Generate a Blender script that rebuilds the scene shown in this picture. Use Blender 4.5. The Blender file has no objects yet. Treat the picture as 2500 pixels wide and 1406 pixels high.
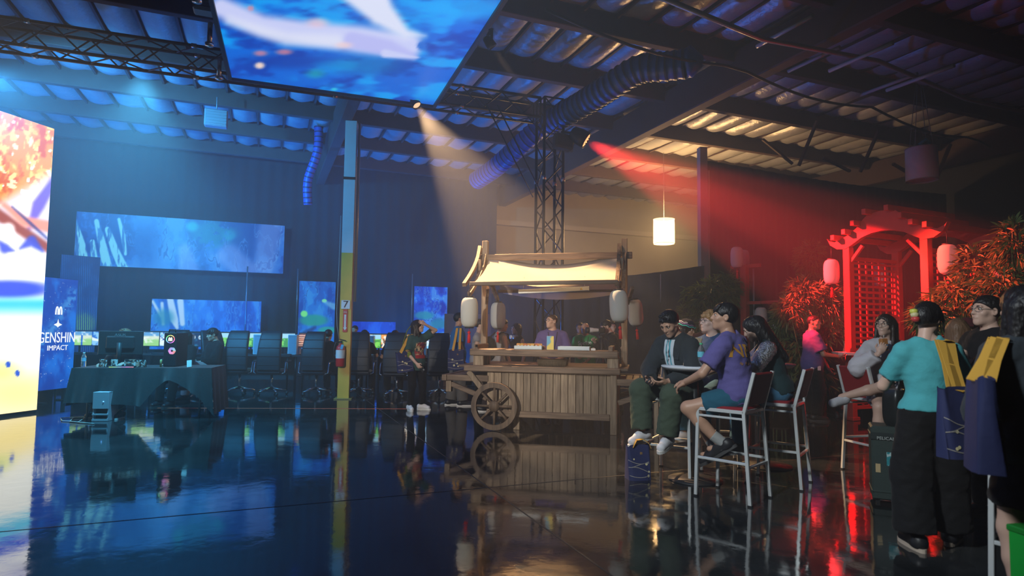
import bpy, bmesh, math, random
import numpy as np
from mathutils import Vector, Matrix, Euler
random.seed(7); np.random.seed(7)
SC = bpy.context.scene
COL = SC.collection
R = math.radians
# ------------------------------------------------------------------ camera
FPX, CX, CY = 1500.0, 1250.0, 703.0          # focal length in pixels of the 2500x1406 frame
CAM_H, TILT, ROLL = 1.40, math.atan(100/1500.0), 0.012
_F = Vector((0, math.cos(TILT), math.sin(TILT)))
_U0 = Vector((0, -math.sin(TILT), math.cos(TILT))); _R0 = Vector((1, 0, 0))
_UP = _U0*math.cos(ROLL) - _R0*math.sin(ROLL)
_RT = _R0*math.cos(ROLL) + _U0*math.sin(ROLL)
CAMP = Vector((0, 0, CAM_H))
def ray(px, py): return (_F*FPX + _RT*(px-CX) - _UP*(py-CY)).normalized()
def P(px, py, y):                            # the point of that pixel at distance y along the hall
    d = ray(px, py); return CAMP + d*(y/d.y)
def G(px, py, z=0.0):                        # the point of that pixel at height z (stands on something)
    d = ray(px, py); return CAMP + d*((z-CAM_H)/d.z)
def project(p):
    v = Vector(p)-CAMP; c = v.dot(_F); return (CX+FPX*v.dot(_RT)/c, CY-FPX*v.dot(_UP)/c, c)
cam = bpy.data.cameras.new('camera'); camo = bpy.data.objects.new('camera', cam); COL.objects.link(camo)
cam.sensor_width = 36; cam.lens = FPX/2500*36; cam.clip_end = 200; cam.clip_start = 0.05
M3 = Matrix((_RT, _UP, -_F)).transposed()
camo.matrix_world = Matrix.Translation(CAMP) @ M3.to_4x4()
cam.dof.use_dof = True; cam.dof.focus_distance = 8.0; cam.dof.aperture_fstop = 1.8
SC.camera = camo
# ------------------------------------------------------------------ world, exposure
w = bpy.data.worlds.new('world'); SC.world = w; w.use_nodes = True
w.node_tree.nodes['Background'].inputs[0].default_value = (0.01, 0.02, 0.04, 1)
w.node_tree.nodes['Background'].inputs[1].default_value = 0.0
SC.view_settings.view_transform = 'Standard'; SC.view_settings.look = 'None'
SC.view_settings.gamma = 1; SC.view_settings.use_curve_mapping = False
SC.view_settings.exposure = 0.0
try:
    SC.cycles.max_bounces = 5; SC.cycles.diffuse_bounces = 1; SC.cycles.glossy_bounces = 3
    SC.cycles.transmission_bounces = 5; SC.cycles.volume_bounces = 0; SC.cycles.transparent_max_bounces = 8
    SC.cycles.sample_clamp_indirect = 3.0; SC.cycles.sample_clamp_direct = 12.0
    SC.cycles.adaptive_threshold = 0.03; SC.cycles.caustics_reflective = False; SC.cycles.caustics_refractive = False
except Exception: pass
# hall axes: U runs along the purlins (right and away), V along the roof ribs (away and left)
YAW = R(22)
UX = Vector((math.cos(YAW), math.sin(YAW), 0)); VX = Vector((-math.sin(YAW), math.cos(YAW), 0))
ZX = Vector((0, 0, 1))
# ------------------------------------------------------------------ stage lamps (housings are built further down) and unhoused added fills
def lamp(name, kind, loc, color, energy, target=None, **kw):
    l = bpy.data.lights.new(name, kind); l.color = color; l.energy = energy
    for k, v in kw.items(): setattr(l, k, v)
    o = bpy.data.objects.new(name, l); COL.objects.link(o); o.location = loc
    if target is not None:
        o.rotation_euler = (Vector(target)-Vector(loc)).to_track_quat('-Z', 'Y').to_euler()
    return o
HAZE = 0.017
CART_SPOT = P(1021, 262, 9.55)
RED_LAMP = P(1436, 346, 10.35)
PENDANT = P(1621, 566, 16.2)
lamp('cart_spot_light', 'SPOT', CART_SPOT, (1.0, .60, .30), 4400, P(1330, 740, 8.3), spot_size=R(36), spot_blend=.35, shadow_soft_size=.05)
lamp('red_mover_light', 'SPOT', RED_LAMP, (1.0, .025, .03), 15500, (6.2, 9.6, 1.5), spot_size=R(26), spot_blend=.3, shadow_soft_size=.07)
lamp('red_mover_light', 'SPOT', RED_LAMP+Vector((.03,-.02,-.03)), (1.0, .055, .03), 13000, (6.25, 8.05, 1.9), spot_size=R(20), spot_blend=.4, shadow_soft_size=.07)  # second light added in the same head to redden the near bamboo
lamp('pendant_light', 'POINT', PENDANT, (1.0, .58, .22), 850, shadow_soft_size=.2)
# lamps added for the blue haze: two on truss, four floor cans behind desks
BLUE = (.0, .19, 1.0); TEAL = (.05, .44, 1.0)
WASH = [((-7.0, 8.0, 4.72), (-9.3, 15.5, 3.6), 3400, TEAL), ((-7.9, 7.65, 4.72), (-5.0, 17.0, 3.2), 3200, TEAL),
        ((-10.6, 11.8, 0.30), (-7.0, 13.5, 6.3), 2600, BLUE), ((-7.4, 15.6, 0.30), (-6.6, 15.0, 6.3), 1700, BLUE), ((-3.2, 16.6, 0.30), (-2.6, 15.4, 6.3), 1300, BLUE), ((-1.2, 13.2, 0.30), (1.6, 10.0, 6.3), 600, BLUE)]
for i, (a, b, e, c) in enumerate(WASH):
    lamp('blue_fill_light', 'SPOT', a, c, e, b, spot_size=R(96), spot_blend=.9, shadow_soft_size=.12)
# unseen cool white fill added to brighten the seated group
lamp('front_fill_light', 'SPOT', (-1.5, 1.4, 3.95), (.88, .96, 1.0), 950, (2.6, 5.6, 0.9), spot_size=R(64), spot_blend=.8, shadow_soft_size=.25)
lamp('cart_fill_light', 'SPOT', (-3.2, 0.8, 2.9), (1.0, .92, .82), 2100, (-0.9, 10.0, 1.3), spot_size=R(38), spot_blend=.7, shadow_soft_size=.1)  # unseen fill added to brighten the column, cart and vendor
lamp('teal_fill_light', 'SPOT', (-5.0, 8.1, 4.75), (.08, .50, .85), 2200, (-5.8, 8.9, 0), spot_size=R(105), spot_blend=.9, shadow_soft_size=.12)  # fill added without a housing to tint haze and tablecloth teal
lamp('side_spot_light', 'SPOT', P(1206, 120, 8.35), (1.0, .62, .36), 500, P(1330, 300, 8.6), spot_size=R(15), spot_blend=.6, shadow_soft_size=.04)

# ------------------------------------------------------------------ materials
MATS = {}
def nodes_of(m):
    m.use_nodes = True; return m.node_tree.nodes, m.node_tree.links
def mat(name, col=(.5,.5,.5), rough=.5, metal=0.0, emit=None, estr=0.0, spec=.5, noise=0.0, nscale=8.0, bump=0.0, bscale=30.0,
        trans=0.0, alpha=1.0, randv=0.0, stretch=(1,1,1), coat=0.0, sheen=0.0, ior=1.45, tl=0.0):
    if name in MATS: return MATS[name]
    m = bpy.data.materials.new(name); N, L = nodes_of(m)
    b = N['Principled BSDF']
    b.inputs['Base Color'].default_value = (*col, 1); b.inputs['Roughness'].default_value = rough
    b.inputs['Metallic'].default_value = metal; b.inputs['Specular IOR Level'].default_value = spec
    b.inputs['IOR'].default_value = ior; b.inputs['Alpha'].default_value = alpha
    b.inputs['Transmission Weight'].default_value = trans; b.inputs['Coat Weight'].default_value = coat
    b.inputs['Sheen Weight'].default_value = sheen
    if emit: b.inputs['Emission Color'].default_value = (*emit, 1); b.inputs['Emission Strength'].default_value = estr
    if noise or bump or randv:
        tc = N.new('ShaderNodeTexCoord'); mp = N.new('ShaderNodeMapping'); mp.inputs['Scale'].default_value = stretch
        L.new(tc.outputs['Object'], mp.inputs['Vector'])
        if noise or randv:
            t = N.new('ShaderNodeTexNoise'); t.inputs['Scale'].default_value = nscale; t.inputs['Detail'].default_value = 5
            L.new(mp.outputs[0], t.inputs['Vector'])
            oi = N.new('ShaderNodeObjectInfo')
            ma = N.new('ShaderNodeMath'); ma.operation = 'MULTIPLY_ADD'; ma.inputs[1].default_value = 2*noise; ma.inputs[2].default_value = 1-noise
            L.new(t.outputs['Fac'], ma.inputs[0])
            mb = N.new('ShaderNodeMath'); mb.operation = 'MULTIPLY_ADD'; mb.inputs[1].default_value = 2*randv; mb.inputs[2].default_value = 1-randv
            L.new(oi.outputs['Random'], mb.inputs[0])
            mc = N.new('ShaderNodeMath'); mc.operation = 'MULTIPLY'; L.new(ma.outputs[0], mc.inputs[0]); L.new(mb.outputs[0], mc.inputs[1])
            vm = N.new('ShaderNodeVectorMath'); vm.operation = 'SCALE'; vm.inputs[0].default_value = col
            L.new(mc.outputs[0], vm.inputs['Scale']); L.new(vm.outputs[0], b.inputs['Base Color'])
        if bump:
            t2 = N.new('ShaderNodeTexNoise'); t2.inputs['Scale'].default_value = bscale; t2.inputs['Detail'].default_value = 4
            L.new(mp.outputs[0], t2.inputs['Vector'])
            bn = N.new('ShaderNodeBump'); bn.inputs['Strength'].default_value = bump; bn.inputs['Distance'].default_value = .02
            L.new(t2.outputs['Fac'], bn.inputs['Height']); L.new(bn.outputs[0], b.inputs['Normal'])
    if tl:
        td = N.new('ShaderNodeBsdfTranslucent'); td.inputs[0].default_value = (*col, 1)
        mx = N.new('ShaderNodeMixShader'); mx.inputs[0].default_value = tl
        L.new(b.outputs[0], mx.inputs[1]); L.new(td.outputs[0], mx.inputs[2]); L.new(mx.outputs[0], N['Material Output'].inputs[0])
    MATS[name] = m; return m
def emat(name, col, s, base=(0.01,0.01,0.01)):
    return mat(name, base, .3, emit=col, estr=s)
def attr_emit(name, s, sample=True):
    """a screen: emission from the picture stored on the mesh"""
    if name in MATS: return MATS[name]
    m = bpy.data.materials.new(name); N, L = nodes_of(m); b = N['Principled BSDF']
    b.inputs['Base Color'].default_value = (.01,.01,.012,1); b.inputs['Roughness'].default_value = .4
    a = N.new('ShaderNodeAttribute'); a.attribute_name = 'pic'
    L.new(a.outputs['Color'], b.inputs['Emission Color']); b.inputs['Emission Strength'].default_value = s
    if not sample: m.cycles.emission_sampling = 'NONE'
    MATS[name] = m; return m
def attr_print(name, rough=.7):
    if name in MATS: return MATS[name]
    m = bpy.data.materials.new(name); N, L = nodes_of(m); b = N['Principled BSDF']; b.inputs['Roughness'].default_value = rough
    a = N.new('ShaderNodeAttribute'); a.attribute_name = 'pic'; L.new(a.outputs['Color'], b.inputs['Base Color'])
    MATS[name] = m; return m
# ------------------------------------------------------------------ mesh building
class MB:
    def __init__(s): s.v = []; s.f = []; s.mi = []; s.sm = []; s.cur = 0
    def add(s, V, F, smooth=False):
        o = len(s.v); s.v += [tuple(x) for x in V]; s.f += [tuple(i+o for i in f) for f in F]
        s.mi += [s.cur]*len(F); s.sm += [smooth]*len(F); return s
    def box(s, size, loc=(0,0,0), rot=None, bev=0.0):
        hx, hy, hz = size[0]/2, size[1]/2, size[2]/2; c = min(bev, hx*.9, hy*.9, hz*.9)
        M = (rot.to_3x3() if isinstance(rot, Matrix) else Euler(rot).to_matrix()) if rot is not None else Matrix.Identity(3)
        V = []; F = []
        if c <= 0:
            V = [(sx*hx, sy*hy, sz*hz) for sx in (-1,1) for sy in (-1,1) for sz in (-1,1)]
            F = [(0,1,3,2),(4,6,7,5),(0,4,5,1),(2,3,7,6),(0,2,6,4),(1,5,7,3)]
        else:
            idx = {}
            for sx in (-1,1):
                for sy in (-1,1):
                    for sz in (-1,1):
                        idx[sx,sy,sz] = len(V)
                        V += [(sx*hx, sy*(hy-c), sz*(hz-c)), (sx*(hx-c), sy*hy, sz*(hz-c)), (sx*(hx-c), sy*(hy-c), sz*hz)]
            I = lambda a,b,d,k: idx[a,b,d]+k
            for a in (-1,1):
                q = [I(a,-1,-1,0), I(a,1,-1,0), I(a,1,1,0), I(a,-1,1,0)]; F.append(q if a>0 else q[::-1])
                q = [I(-1,a,-1,1), I(1,a,-1,1), I(1,a,1,1), I(-1,a,1,1)]; F.append(q if a<0 else q[::-1])
                q = [I(-1,-1,a,2), I(1,-1,a,2), I(1,1,a,2), I(-1,1,a,2)]; F.append(q if a>0 else q[::-1])
                for b in (-1,1):
                    sg = a*b
                    q = [I(a,b,-1,0), I(a,b,-1,1), I(a,b,1,1), I(a,b,1,0)]; F.append(q if sg>0 else q[::-1])
                    q = [I(a,-1,b,0), I(a,-1,b,2), I(a,1,b,2), I(a,1,b,0)]; F.append(q[::-1] if sg>0 else q)
                    q = [I(-1,a,b,1), I(-1,a,b,2), I(1,a,b,2), I(1,a,b,1)]; F.append(q if sg>0 else q[::-1])
                    for d in (-1,1):
                        q = [I(a,b,d,0), I(a,b,d,1), I(a,b,d,2)]; F.append(q if a*b*d>0 else q[::-1])
        L = Vector(loc); return s.add([M@Vector(v)+L for v in V], F)
    def beam(s, a, b, w, h, up=(0,0,1), bev=0.0):
        a, b = Vector(a), Vector(b); d = b-a; y = d.normalized(); upv = Vector(up)
        if abs(y.dot(upv)) > .98: upv = Vector((1,0,0))
        x = y.cross(upv).normalized(); z = x.cross(y)
        return s.box((w, d.length, h), (a+b)/2, Matrix((x, y, z)).transposed(), bev)
    def tube(s, pts, r, n=8, cap=True, smooth=True, closed=False):
        pts = [Vector(p) for p in pts]; k = len(pts); rr = r if isinstance(r, (list, tuple, np.ndarray)) else [r]*k
        V = []; F = []; prev = None
        for i, p in enumerate(pts):
            if closed: t = pts[(i+1)%k]-pts[i-1]
            else: t = (pts[min(i+1,k-1)]-pts[max(i-1,0)])
            t = t.normalized() if t.length > 1e-9 else Vector((0,0,1))
            if prev is None:
                ref = Vector((0,0,1)) if abs(t.z) < .9 else Vector((1,0,0)); x = t.cross(ref).normalized()
            else:
                x = (prev - t*prev.dot(t)); x = x.normalized() if x.length > 1e-6 else t.orthogonal().normalized()
            prev = x; y = t.cross(x)
            for j in range(n):
                a = 2*math.pi*j/n; V.append(p + (x*math.cos(a)+y*math.sin(a))*rr[i])
        for i in range(k if closed else k-1):
            for j in range(n):
                F.append((i*n+j, i*n+(j+1)%n, ((i+1)%k)*n+(j+1)%n, ((i+1)%k)*n+j))
        s.add(V, F, smooth)
        if cap and not closed:
            o = len(s.v)-len(V); s.f += [tuple(o+j for j in range(n))[::-1], tuple(o+(k-1)*n+j for j in range(n))]
            s.mi += [s.cur]*2; s.sm += [False]*2
        return s
    def lathe(s, prof, n=20, loc=(0,0,0), M=None, smooth=True, cap=True):
        V = []; F = []; L = Vector(loc)
        for r, z in prof:
            for j in range(n):
                a = 2*math.pi*j/n; v = Vector((r*math.cos(a), r*math.sin(a), z)); V.append((M@v if M else v)+L)
        k = len(prof)
        for i in range(k-1):
            for j in range(n): F.append((i*n+j, i*n+(j+1)%n, (i+1)*n+(j+1)%n, (i+1)*n+j))
        s.add(V, F, smooth)
        if cap:
            o = len(s.v)-len(V)
            if prof[0][0] > 1e-5: s.f.append(tuple(o+j for j in range(n))[::-1]); s.mi.append(s.cur); s.sm.append(False)
            if prof[-1][0] > 1e-5: s.f.append(tuple(o+(k-1)*n+j for j in range(n))); s.mi.append(s.cur); s.sm.append(False)
        return s
    def prism(s, poly, y0, y1, M=None, loc=(0,0,0)):
        """polygon in x,z extruded along y"""
        n = len(poly); L = Vector(loc)
        V = [Vector((x, y0, z)) for x, z in poly]+[Vector((x, y1, z)) for x, z in poly]
        V = [(M@v if M else v)+L for v in V]
        F = [tuple(range(n)), tuple(range(2*n-1, n-1, -1))]+[(i, n+i, n+(i+1)%n, (i+1)%n) for i in range(n)]
        return s.add(V, F)
    def grid(s, fn, nu, nv, smooth=True):
        V = [fn(i/(nu), j/(nv)) for i in range(nu+1) for j in range(nv+1)]
        F = [(i*(nv+1)+j, (i+1)*(nv+1)+j, (i+1)*(nv+1)+j+1, i*(nv+1)+j+1) for i in range(nu) for j in range(nv)]
        return s.add(V, F, smooth)
    def mesh(s, name, mats):
        me = bpy.data.meshes.new(name); me.from_pydata(s.v, [], s.f)
        for m in (mats if isinstance(mats, (list, tuple)) else [mats]): me.materials.append(m)
        me.polygons.foreach_set('material_index', s.mi); me.polygons.foreach_set('use_smooth', s.sm); me.update(); return me
    def build(s, name, mats, parent=None, loc=(0,0,0), rot=(0,0,0)):
        return put(name, s.mesh(name, mats), parent, loc, rot)
def put(name, me, parent=None, loc=(0,0,0), rot=(0,0,0), scale=None):
    o = bpy.data.objects.new(name, me); COL.objects.link(o); o.location = loc
    if isinstance(rot, Matrix): o.rotation_euler = rot.to_euler()
    else: o.rotation_euler = rot
    if scale: o.scale = scale
    if parent is not None: o.parent = parent
    return o
def tag(o, label=None, cat=None, group=None, kind=None):
    if label: o['label'] = label
    if cat: o['category'] = cat
    if group: o['group'] = group
    if kind: o['kind'] = kind
    return o
def thing(name, label, cat, loc=(0,0,0), rz=0.0, group=None, kind=None):
    o = bpy.data.objects.new(name, None); COL.objects.link(o); o.location = loc; o.rotation_euler = (0,0,rz); o.empty_display_size = .1
    return tag(o, label, cat, group, kind)
def weld(o, d=1e-4):
    b = bmesh.new(); b.from_mesh(o.data); bmesh.ops.remove_doubles(b, verts=b.verts[:], dist=d); b.to_mesh(o.data); b.free(); return o
def kids(o): return [c for c in bpy.data.objects if c.parent is o]
def dup(root, loc=None, rz=None, label=None, parent=None):
    r = root.copy(); COL.objects.link(r)
    if loc is not None: r.location = loc
    if rz is not None: r.rotation_euler = (0,0,rz)
    if label: r['label'] = label
    if parent is not None: r.parent = parent
    for c in kids(root): dup(c, parent=r)
    return r
def text_mesh(s, size, depth=.002, font_scale_x=1.0, bold=0.0):
    cu = bpy.data.curves.new('txt', 'FONT'); cu.body = s; cu.size = size; cu.extrude = depth; cu.align_x = 'CENTER'; cu.align_y = 'CENTER'
    cu.resolution_u = 3; cu.offset = bold
    o = bpy.data.objects.new('txt', cu); COL.objects.link(o)
    me = bpy.data.meshes.new_from_object(o); bpy.data.objects.remove(o); bpy.data.curves.remove(cu)
    if font_scale_x != 1.0: me.transform(Matrix.Diagonal((font_scale_x, 1, 1, 1)))
    return me
FACE = Matrix(((1,0,0),(0,0,-1),(0,1,0)))       # text plane xy -> upright, reading from -y
def text(name, s, size, m, parent, loc, rz=0.0, sx=1.0, depth=.002, rot=None):
    me = text_mesh(s, size, depth, sx); me.transform(FACE.to_4x4()); me.materials.clear(); me.materials.append(m); me.name = name
    return put(name, me, parent, loc, rot if rot is not None else (0,0,rz))
def arches(name, size, m, parent, loc, rz=0.0, depth=.004, t=.13):
    """two tall rounded arches side by side"""
    b = MB(); w = size*.5
    for s in (-1, 1):
        out = []; inn = []
        for i in range(13):
            a = math.pi*i/12
            out.append((s*w*.5 + w*.5*math.cos(a), size*(math.sin(a)**.7)))
            inn.append((s*w*.5 + (w*.5-size*t)*math.cos(a), (size-size*t*.9)*(max(0, math.sin(a))**.7)))
        poly_o, poly_i = out, inn
        V = []; F = []
        for y in (-depth, depth):
            V += [(x, y, z) for x, z in poly_o]+[(x, y, z) for x, z in poly_i]
        n = 13
        for i in range(n-1):
            F += [(i, i+1, n+i+1, n+i), (2*n+i, 3*n+i, 3*n+i+1, 2*n+i+1), (i, 2*n+i, 2*n+i+1, i+1), (n+i, n+i+1, 3*n+i+1, 3*n+i)]
        F += [(0, n, 3*n, 2*n), (n-1, 3*n-1, 4*n-1, 2*n-1)]
        b.add(V, F)
    return b.build(name, m, parent, loc, rot if (rot := None) else (0,0,rz))
def vnoise(x, y, seed=0):
    """value noise, numpy arrays"""
    xi = np.floor(x).astype(np.int64); yi = np.floor(y).astype(np.int64); fx = x-xi; fy = y-yi
    fx = fx*fx*(3-2*fx); fy = fy*fy*(3-2*fy)
    def h(a, b):
        n = (a*374761393 + b*668265263 + seed*1442695041) & 0x7fffffff
        n = ((n ^ (n >> 13))*1274126177) & 0x7fffffff
        return (n & 0xffff)/65535.0
    return (h(xi,yi)*(1-fx)+h(xi+1,yi)*fx)*(1-fy)+(h(xi,yi+1)*(1-fx)+h(xi+1,yi+1)*fx)*fy
def fbm(x, y, oct=4, seed=0):
    s = 0; a = .5; t = 0
    for o in range(oct): s = s+a*vnoise(x*2**o, y*2**o, seed+o*17); t += a; a *= .55
    return s/t
def sstep(a, b, x):
    t = np.clip((x-a)/(b-a+1e-9), 0, 1); return t*t*(3-2*t)
def lin(c): return tuple(((v/255+.055)/1.055)**2.4 if v/255 > .04045 else v/255/12.92 for v in c)
def pic_panel(name, w, h, nx, ny, fn, m, parent, loc=(0,0,0), rot=(0,0,0)):
    """flat picture w x h, upright in x,z and facing -y; fn(u right, v up) -> linear rgb arrays"""
    u, v = np.meshgrid(np.linspace(0,1,nx+1), np.linspace(0,1,ny+1), indexing='ij')
    c = fn(u, v)
    pos = np.stack([(u-.5)*w, np.zeros_like(u), (v-.5)*h], -1).reshape(-1,3)
    i, j = np.meshgrid(np.arange(nx), np.arange(ny), indexing='ij'); a = (i*(ny+1)+j).ravel()
    F = np.stack([a, a+ny+1, a+ny+2, a+1], -1)
    me = bpy.data.meshes.new(name); me.vertices.add(len(pos)); me.vertices.foreach_set('co', pos.ravel())
    me.loops.add(F.size); me.loops.foreach_set('vertex_index', F.ravel().astype(np.int32))
    me.polygons.add(len(F)); me.polygons.foreach_set('loop_start', np.arange(0, F.size, 4, dtype=np.int32))
    me.update(calc_edges=True)
    at = me.color_attributes.new('pic', 'FLOAT_COLOR', 'POINT')
    rgba = np.ones((len(pos), 4), np.float32); rgba[:, :3] = np.stack(c, -1).reshape(-1,3)
    at.data.foreach_set('color', rgba.ravel()); me.materials.append(m)
    return put(name, me, parent, loc, rot)
def mixc(base, col, k):
    return [b*(1-k)+c*k for b, c in zip(base, col)]
def seg_d(u, v, a, b):
    ax, ay = a; bx, by = b; t = np.clip(((u-ax)*(bx-ax)+(v-ay)*(by-ay))/((bx-ax)**2+(by-ay)**2), 0, 1)
    return np.hypot(u-ax-t*(bx-ax), v-ay-t*(by-ay)), t

# ================================================================== room shell
def ST(s, t, z=0.0): return UX*s + VX*t + ZX*z
m_floor = bpy.data.materials.new('polished_floor'); N, L = nodes_of(m_floor); b = N['Principled BSDF']
tc = N.new('ShaderNodeTexCoord'); n1 = N.new('ShaderNodeTexNoise'); n1.inputs['Scale'].default_value = 1.1; n1.inputs['Detail'].default_value = 8
n2 = N.new('ShaderNodeTexNoise'); n2.inputs['Scale'].default_value = 7; n2.inputs['Detail'].default_value = 3
n3 = N.new('ShaderNodeTexNoise'); n3.inputs['Scale'].default_value = 40; n3.inputs['Detail'].default_value = 2
for n in (n1, n2, n3): L.new(tc.outputs['Object'], n.inputs['Vector'])
cr = N.new('ShaderNodeValToRGB'); cr.color_ramp.elements[0].color = (.008,.010,.012,1); cr.color_ramp.elements[1].color = (.045,.048,.05,1)
cr.color_ramp.elements[0].position = .35; cr.color_ramp.elements[1].position = .8
L.new(n1.outputs['Fac'], cr.inputs[0]); L.new(cr.outputs[0], b.inputs['Base Color'])
mr = N.new('ShaderNodeMapRange'); mr.inputs[1].default_value = .35; mr.inputs[2].default_value = .7; mr.inputs[3].default_value = .035; mr.inputs[4].default_value = .11
L.new(n2.outputs['Fac'], mr.inputs[0]); L.new(mr.outputs[0], b.inputs['Roughness'])
bp = N.new('ShaderNodeBump'); bp.inputs['Strength'].default_value = .06; bp.inputs['Distance'].default_value = .02
ad = N.new('ShaderNodeMath'); ad.operation = 'MULTIPLY_ADD'; ad.inputs[1].default_value = .12
L.new(n3.outputs['Fac'], ad.inputs[0]); L.new(n2.outputs['Fac'], ad.inputs[2]); L.new(ad.outputs[0], bp.inputs['Height']); L.new(bp.outputs[0], b.inputs['Normal'])
b.inputs['Specular IOR Level'].default_value = .75; b.inputs['IOR'].default_value = 1.55; b.inputs['Coat Weight'].default_value = .35; b.inputs['Coat Roughness'].default_value = .04
S0, S1, T0, T1 = -14.5, 24.0, -4.0, 23.6
ZR = 6.35
def slab(name, s0, s1, t0, t1, z0, z1, m):
    b = MB(); V = [ST(s, t, z) for z in (z0, z1) for s, t in ((s0,t0),(s1,t0),(s1,t1),(s0,t1))]
    b.add(V, [(3,2,1,0),(4,5,6,7),(0,1,5,4),(1,2,6,5),(2,3,7,6),(3,0,4,7)])
    return tag(b.build(name, m), kind='structure')
floor = slab('floor', S0, S1, T0, T1, -.2, 0, m_floor)
# saw-cut joints of the slab
m_joint = mat('floor_joint', (.05,.045,.04), .5)
for k, (a, c) in enumerate(((ST(-13, 5.2), ST(14, 5.2)), (ST(1.9, 0), ST(1.9, 20)), (ST(-4.2, 0), ST(-4.2, 20)))):
    jb = MB(); jb.beam(a+ZX*.0008, c+ZX*.0008, .012, .0016); jb.build('floor_joint', m_joint, floor)
tb = MB(); A, B = G(385, 996), G(1010, 998); tb.beam(A+ZX*.001, B+ZX*.001, .05, .002)
tape = tb.build('floor_tape', mat('tape', (.62,.12,.06), .45)); tag(tape, 'long red orange tape line stuck on the dark floor', 'floor tape')
# walls
m_wall = mat('plaster_wall', (.42,.33,.20), .8, noise=.12, nscale=2)
m_dark = mat('dark_wall', (.035,.035,.04), .9, noise=.2, nscale=3)
TB = 19.2                                        # the back wall, parallel to the purlins
slab('wall_back', S0, S1, TB, TB+.2, 0, ZR, m_wall)
slab('wall_left', S0-.2, S0, T0, TB, 0, ZR, m_dark)
slab('wall_right', 17.5, 17.7, T0, TB, 0, ZR, m_dark)
slab('wall_front', S0, 17.5, T0-.2, T0, 0, ZR, m_dark)
tr = MB(); tr.beam(ST(1, TB-.12, 4.95), ST(17, TB-.12, 4.95), .22, .16); tag(tr.build('trim_1', mat('trim_paint', (.5,.4,.27), .6)), kind='structure')
# ------------------------------------------------------------------ roof
ceiling = slab('ceiling', S0, 17.7, T0, T1, ZR, ZR+.12, mat('roof_deck', (.05,.05,.055), .7))
m_beam = mat('roof_timber', (.075,.042,.036), .75, noise=.25, nscale=5)
m_foil = mat('insulation_foil', (.40,.40,.41), .36, metal=.25, noise=.15, nscale=4, bump=.5, bscale=14)
PT = [2.2+1.95*k for k in range(10)]
for t in PT:
    b = MB(); b.beam(ST(S0+.1, t, ZR-.2), ST(17.4, t, ZR-.2), .14, .40, bev=.01); b.build('purlin', m_beam, ceiling)
for s in (-11.5, 1.4, 7.35, 15.6):
    b = MB(); b.beam(ST(s, T0+.1, ZR-.52), ST(s, TB-.05, ZR-.52), .24, .62, bev=.02); b.build('girder', m_beam, ceiling)
# bulging foil blankets between the joists: one piece per joist bay
PW = .58; cells = []
for bi in range(len(PT)-1):
    for i in range(int((17.2-S0)/PW)):
        s = S0+.3+i*PW; t = PT[bi]; c = ST(s+PW/2, t+.97, ZR-.12); q = project(c)
        if q[2] < 1.5 or not (-250 < q[0] < 2750) or not (-200 < q[1] < 760): continue
        cells.append((q[2], s, t, bi, i))
cells.sort()
def blanket(amp, seed):
    r = random.Random(seed); a0, a1 = r.uniform(.8, 1.15), r.uniform(-.25, .25)
    def fn(a, c):
        x = (a-.5)*(PW-.045); y = (c-.5)*1.80
        e = (1-(2*a-1)**2)**.8 if 0 < a < 1 else 0.0
        f = max(0.0, 1-(2*c-1)**6)
        return (x, y, -amp*a0*e*f*(1+a1*math.sin(3*c+1)) - .006*math.sin(23*c+7*a+seed)*e)
    return fn
pm = []
for sd in range(6):
    b = MB(); b.grid(blanket(.15, sd), 8, 8); me = b.mesh('insulation_blanket', m_foil); me.flip_normals(); pm.append(me)
rest = MB()
for k, (q, s, t, bi, i) in enumerate(cells):
    loc = ST(s+PW/2, t+.975, ZR-.05)
    if k < 290: put('insulation_blanket', pm[(i*7+bi*3) % 6], ceiling, loc, (0,0,YAW))
    else:
        fn = blanket(.15, (i*7+bi*3) % 6); M = Matrix.Rotation(YAW, 3, 'Z')
        rest.grid(lambda a, c: M@Vector(fn(a, c))+loc, 4, 4)
o = rest.build('insulation_blanket_field', m_foil, ceiling); o['kind'] = 'stuff'
jb = MB()
for (q, s, t, bi, i) in cells: jb.beam(ST(s, t+.07, ZR-.07), ST(s, t+1.88, ZR-.07), .04, .10)
o = jb.build('joist_field', m_beam, ceiling); o['kind'] = 'stuff'
# knee braces of the far roof bay
m_steel = mat('grey_steel', (.30,.29,.28), .45, metal=.6)
for (p0, d0, p1, d1) in (((1995,295),13.2,(1950,405),13.6), ((2145,320),13.0,(2100,420),13.4), ((2320,352),12.6,(2285,440),13.2), ((1862,340),13.8,(1935,400),13.8), ((2180,400),13.3,(2235,432),13.5), ((2010,385),13.6,(2075,418),13.8)):
    b = MB(); b.beam(P(*p0, d0), P(*p1, d1), .06, .05); b.build('knee_brace', m_beam, ceiling)
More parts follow.
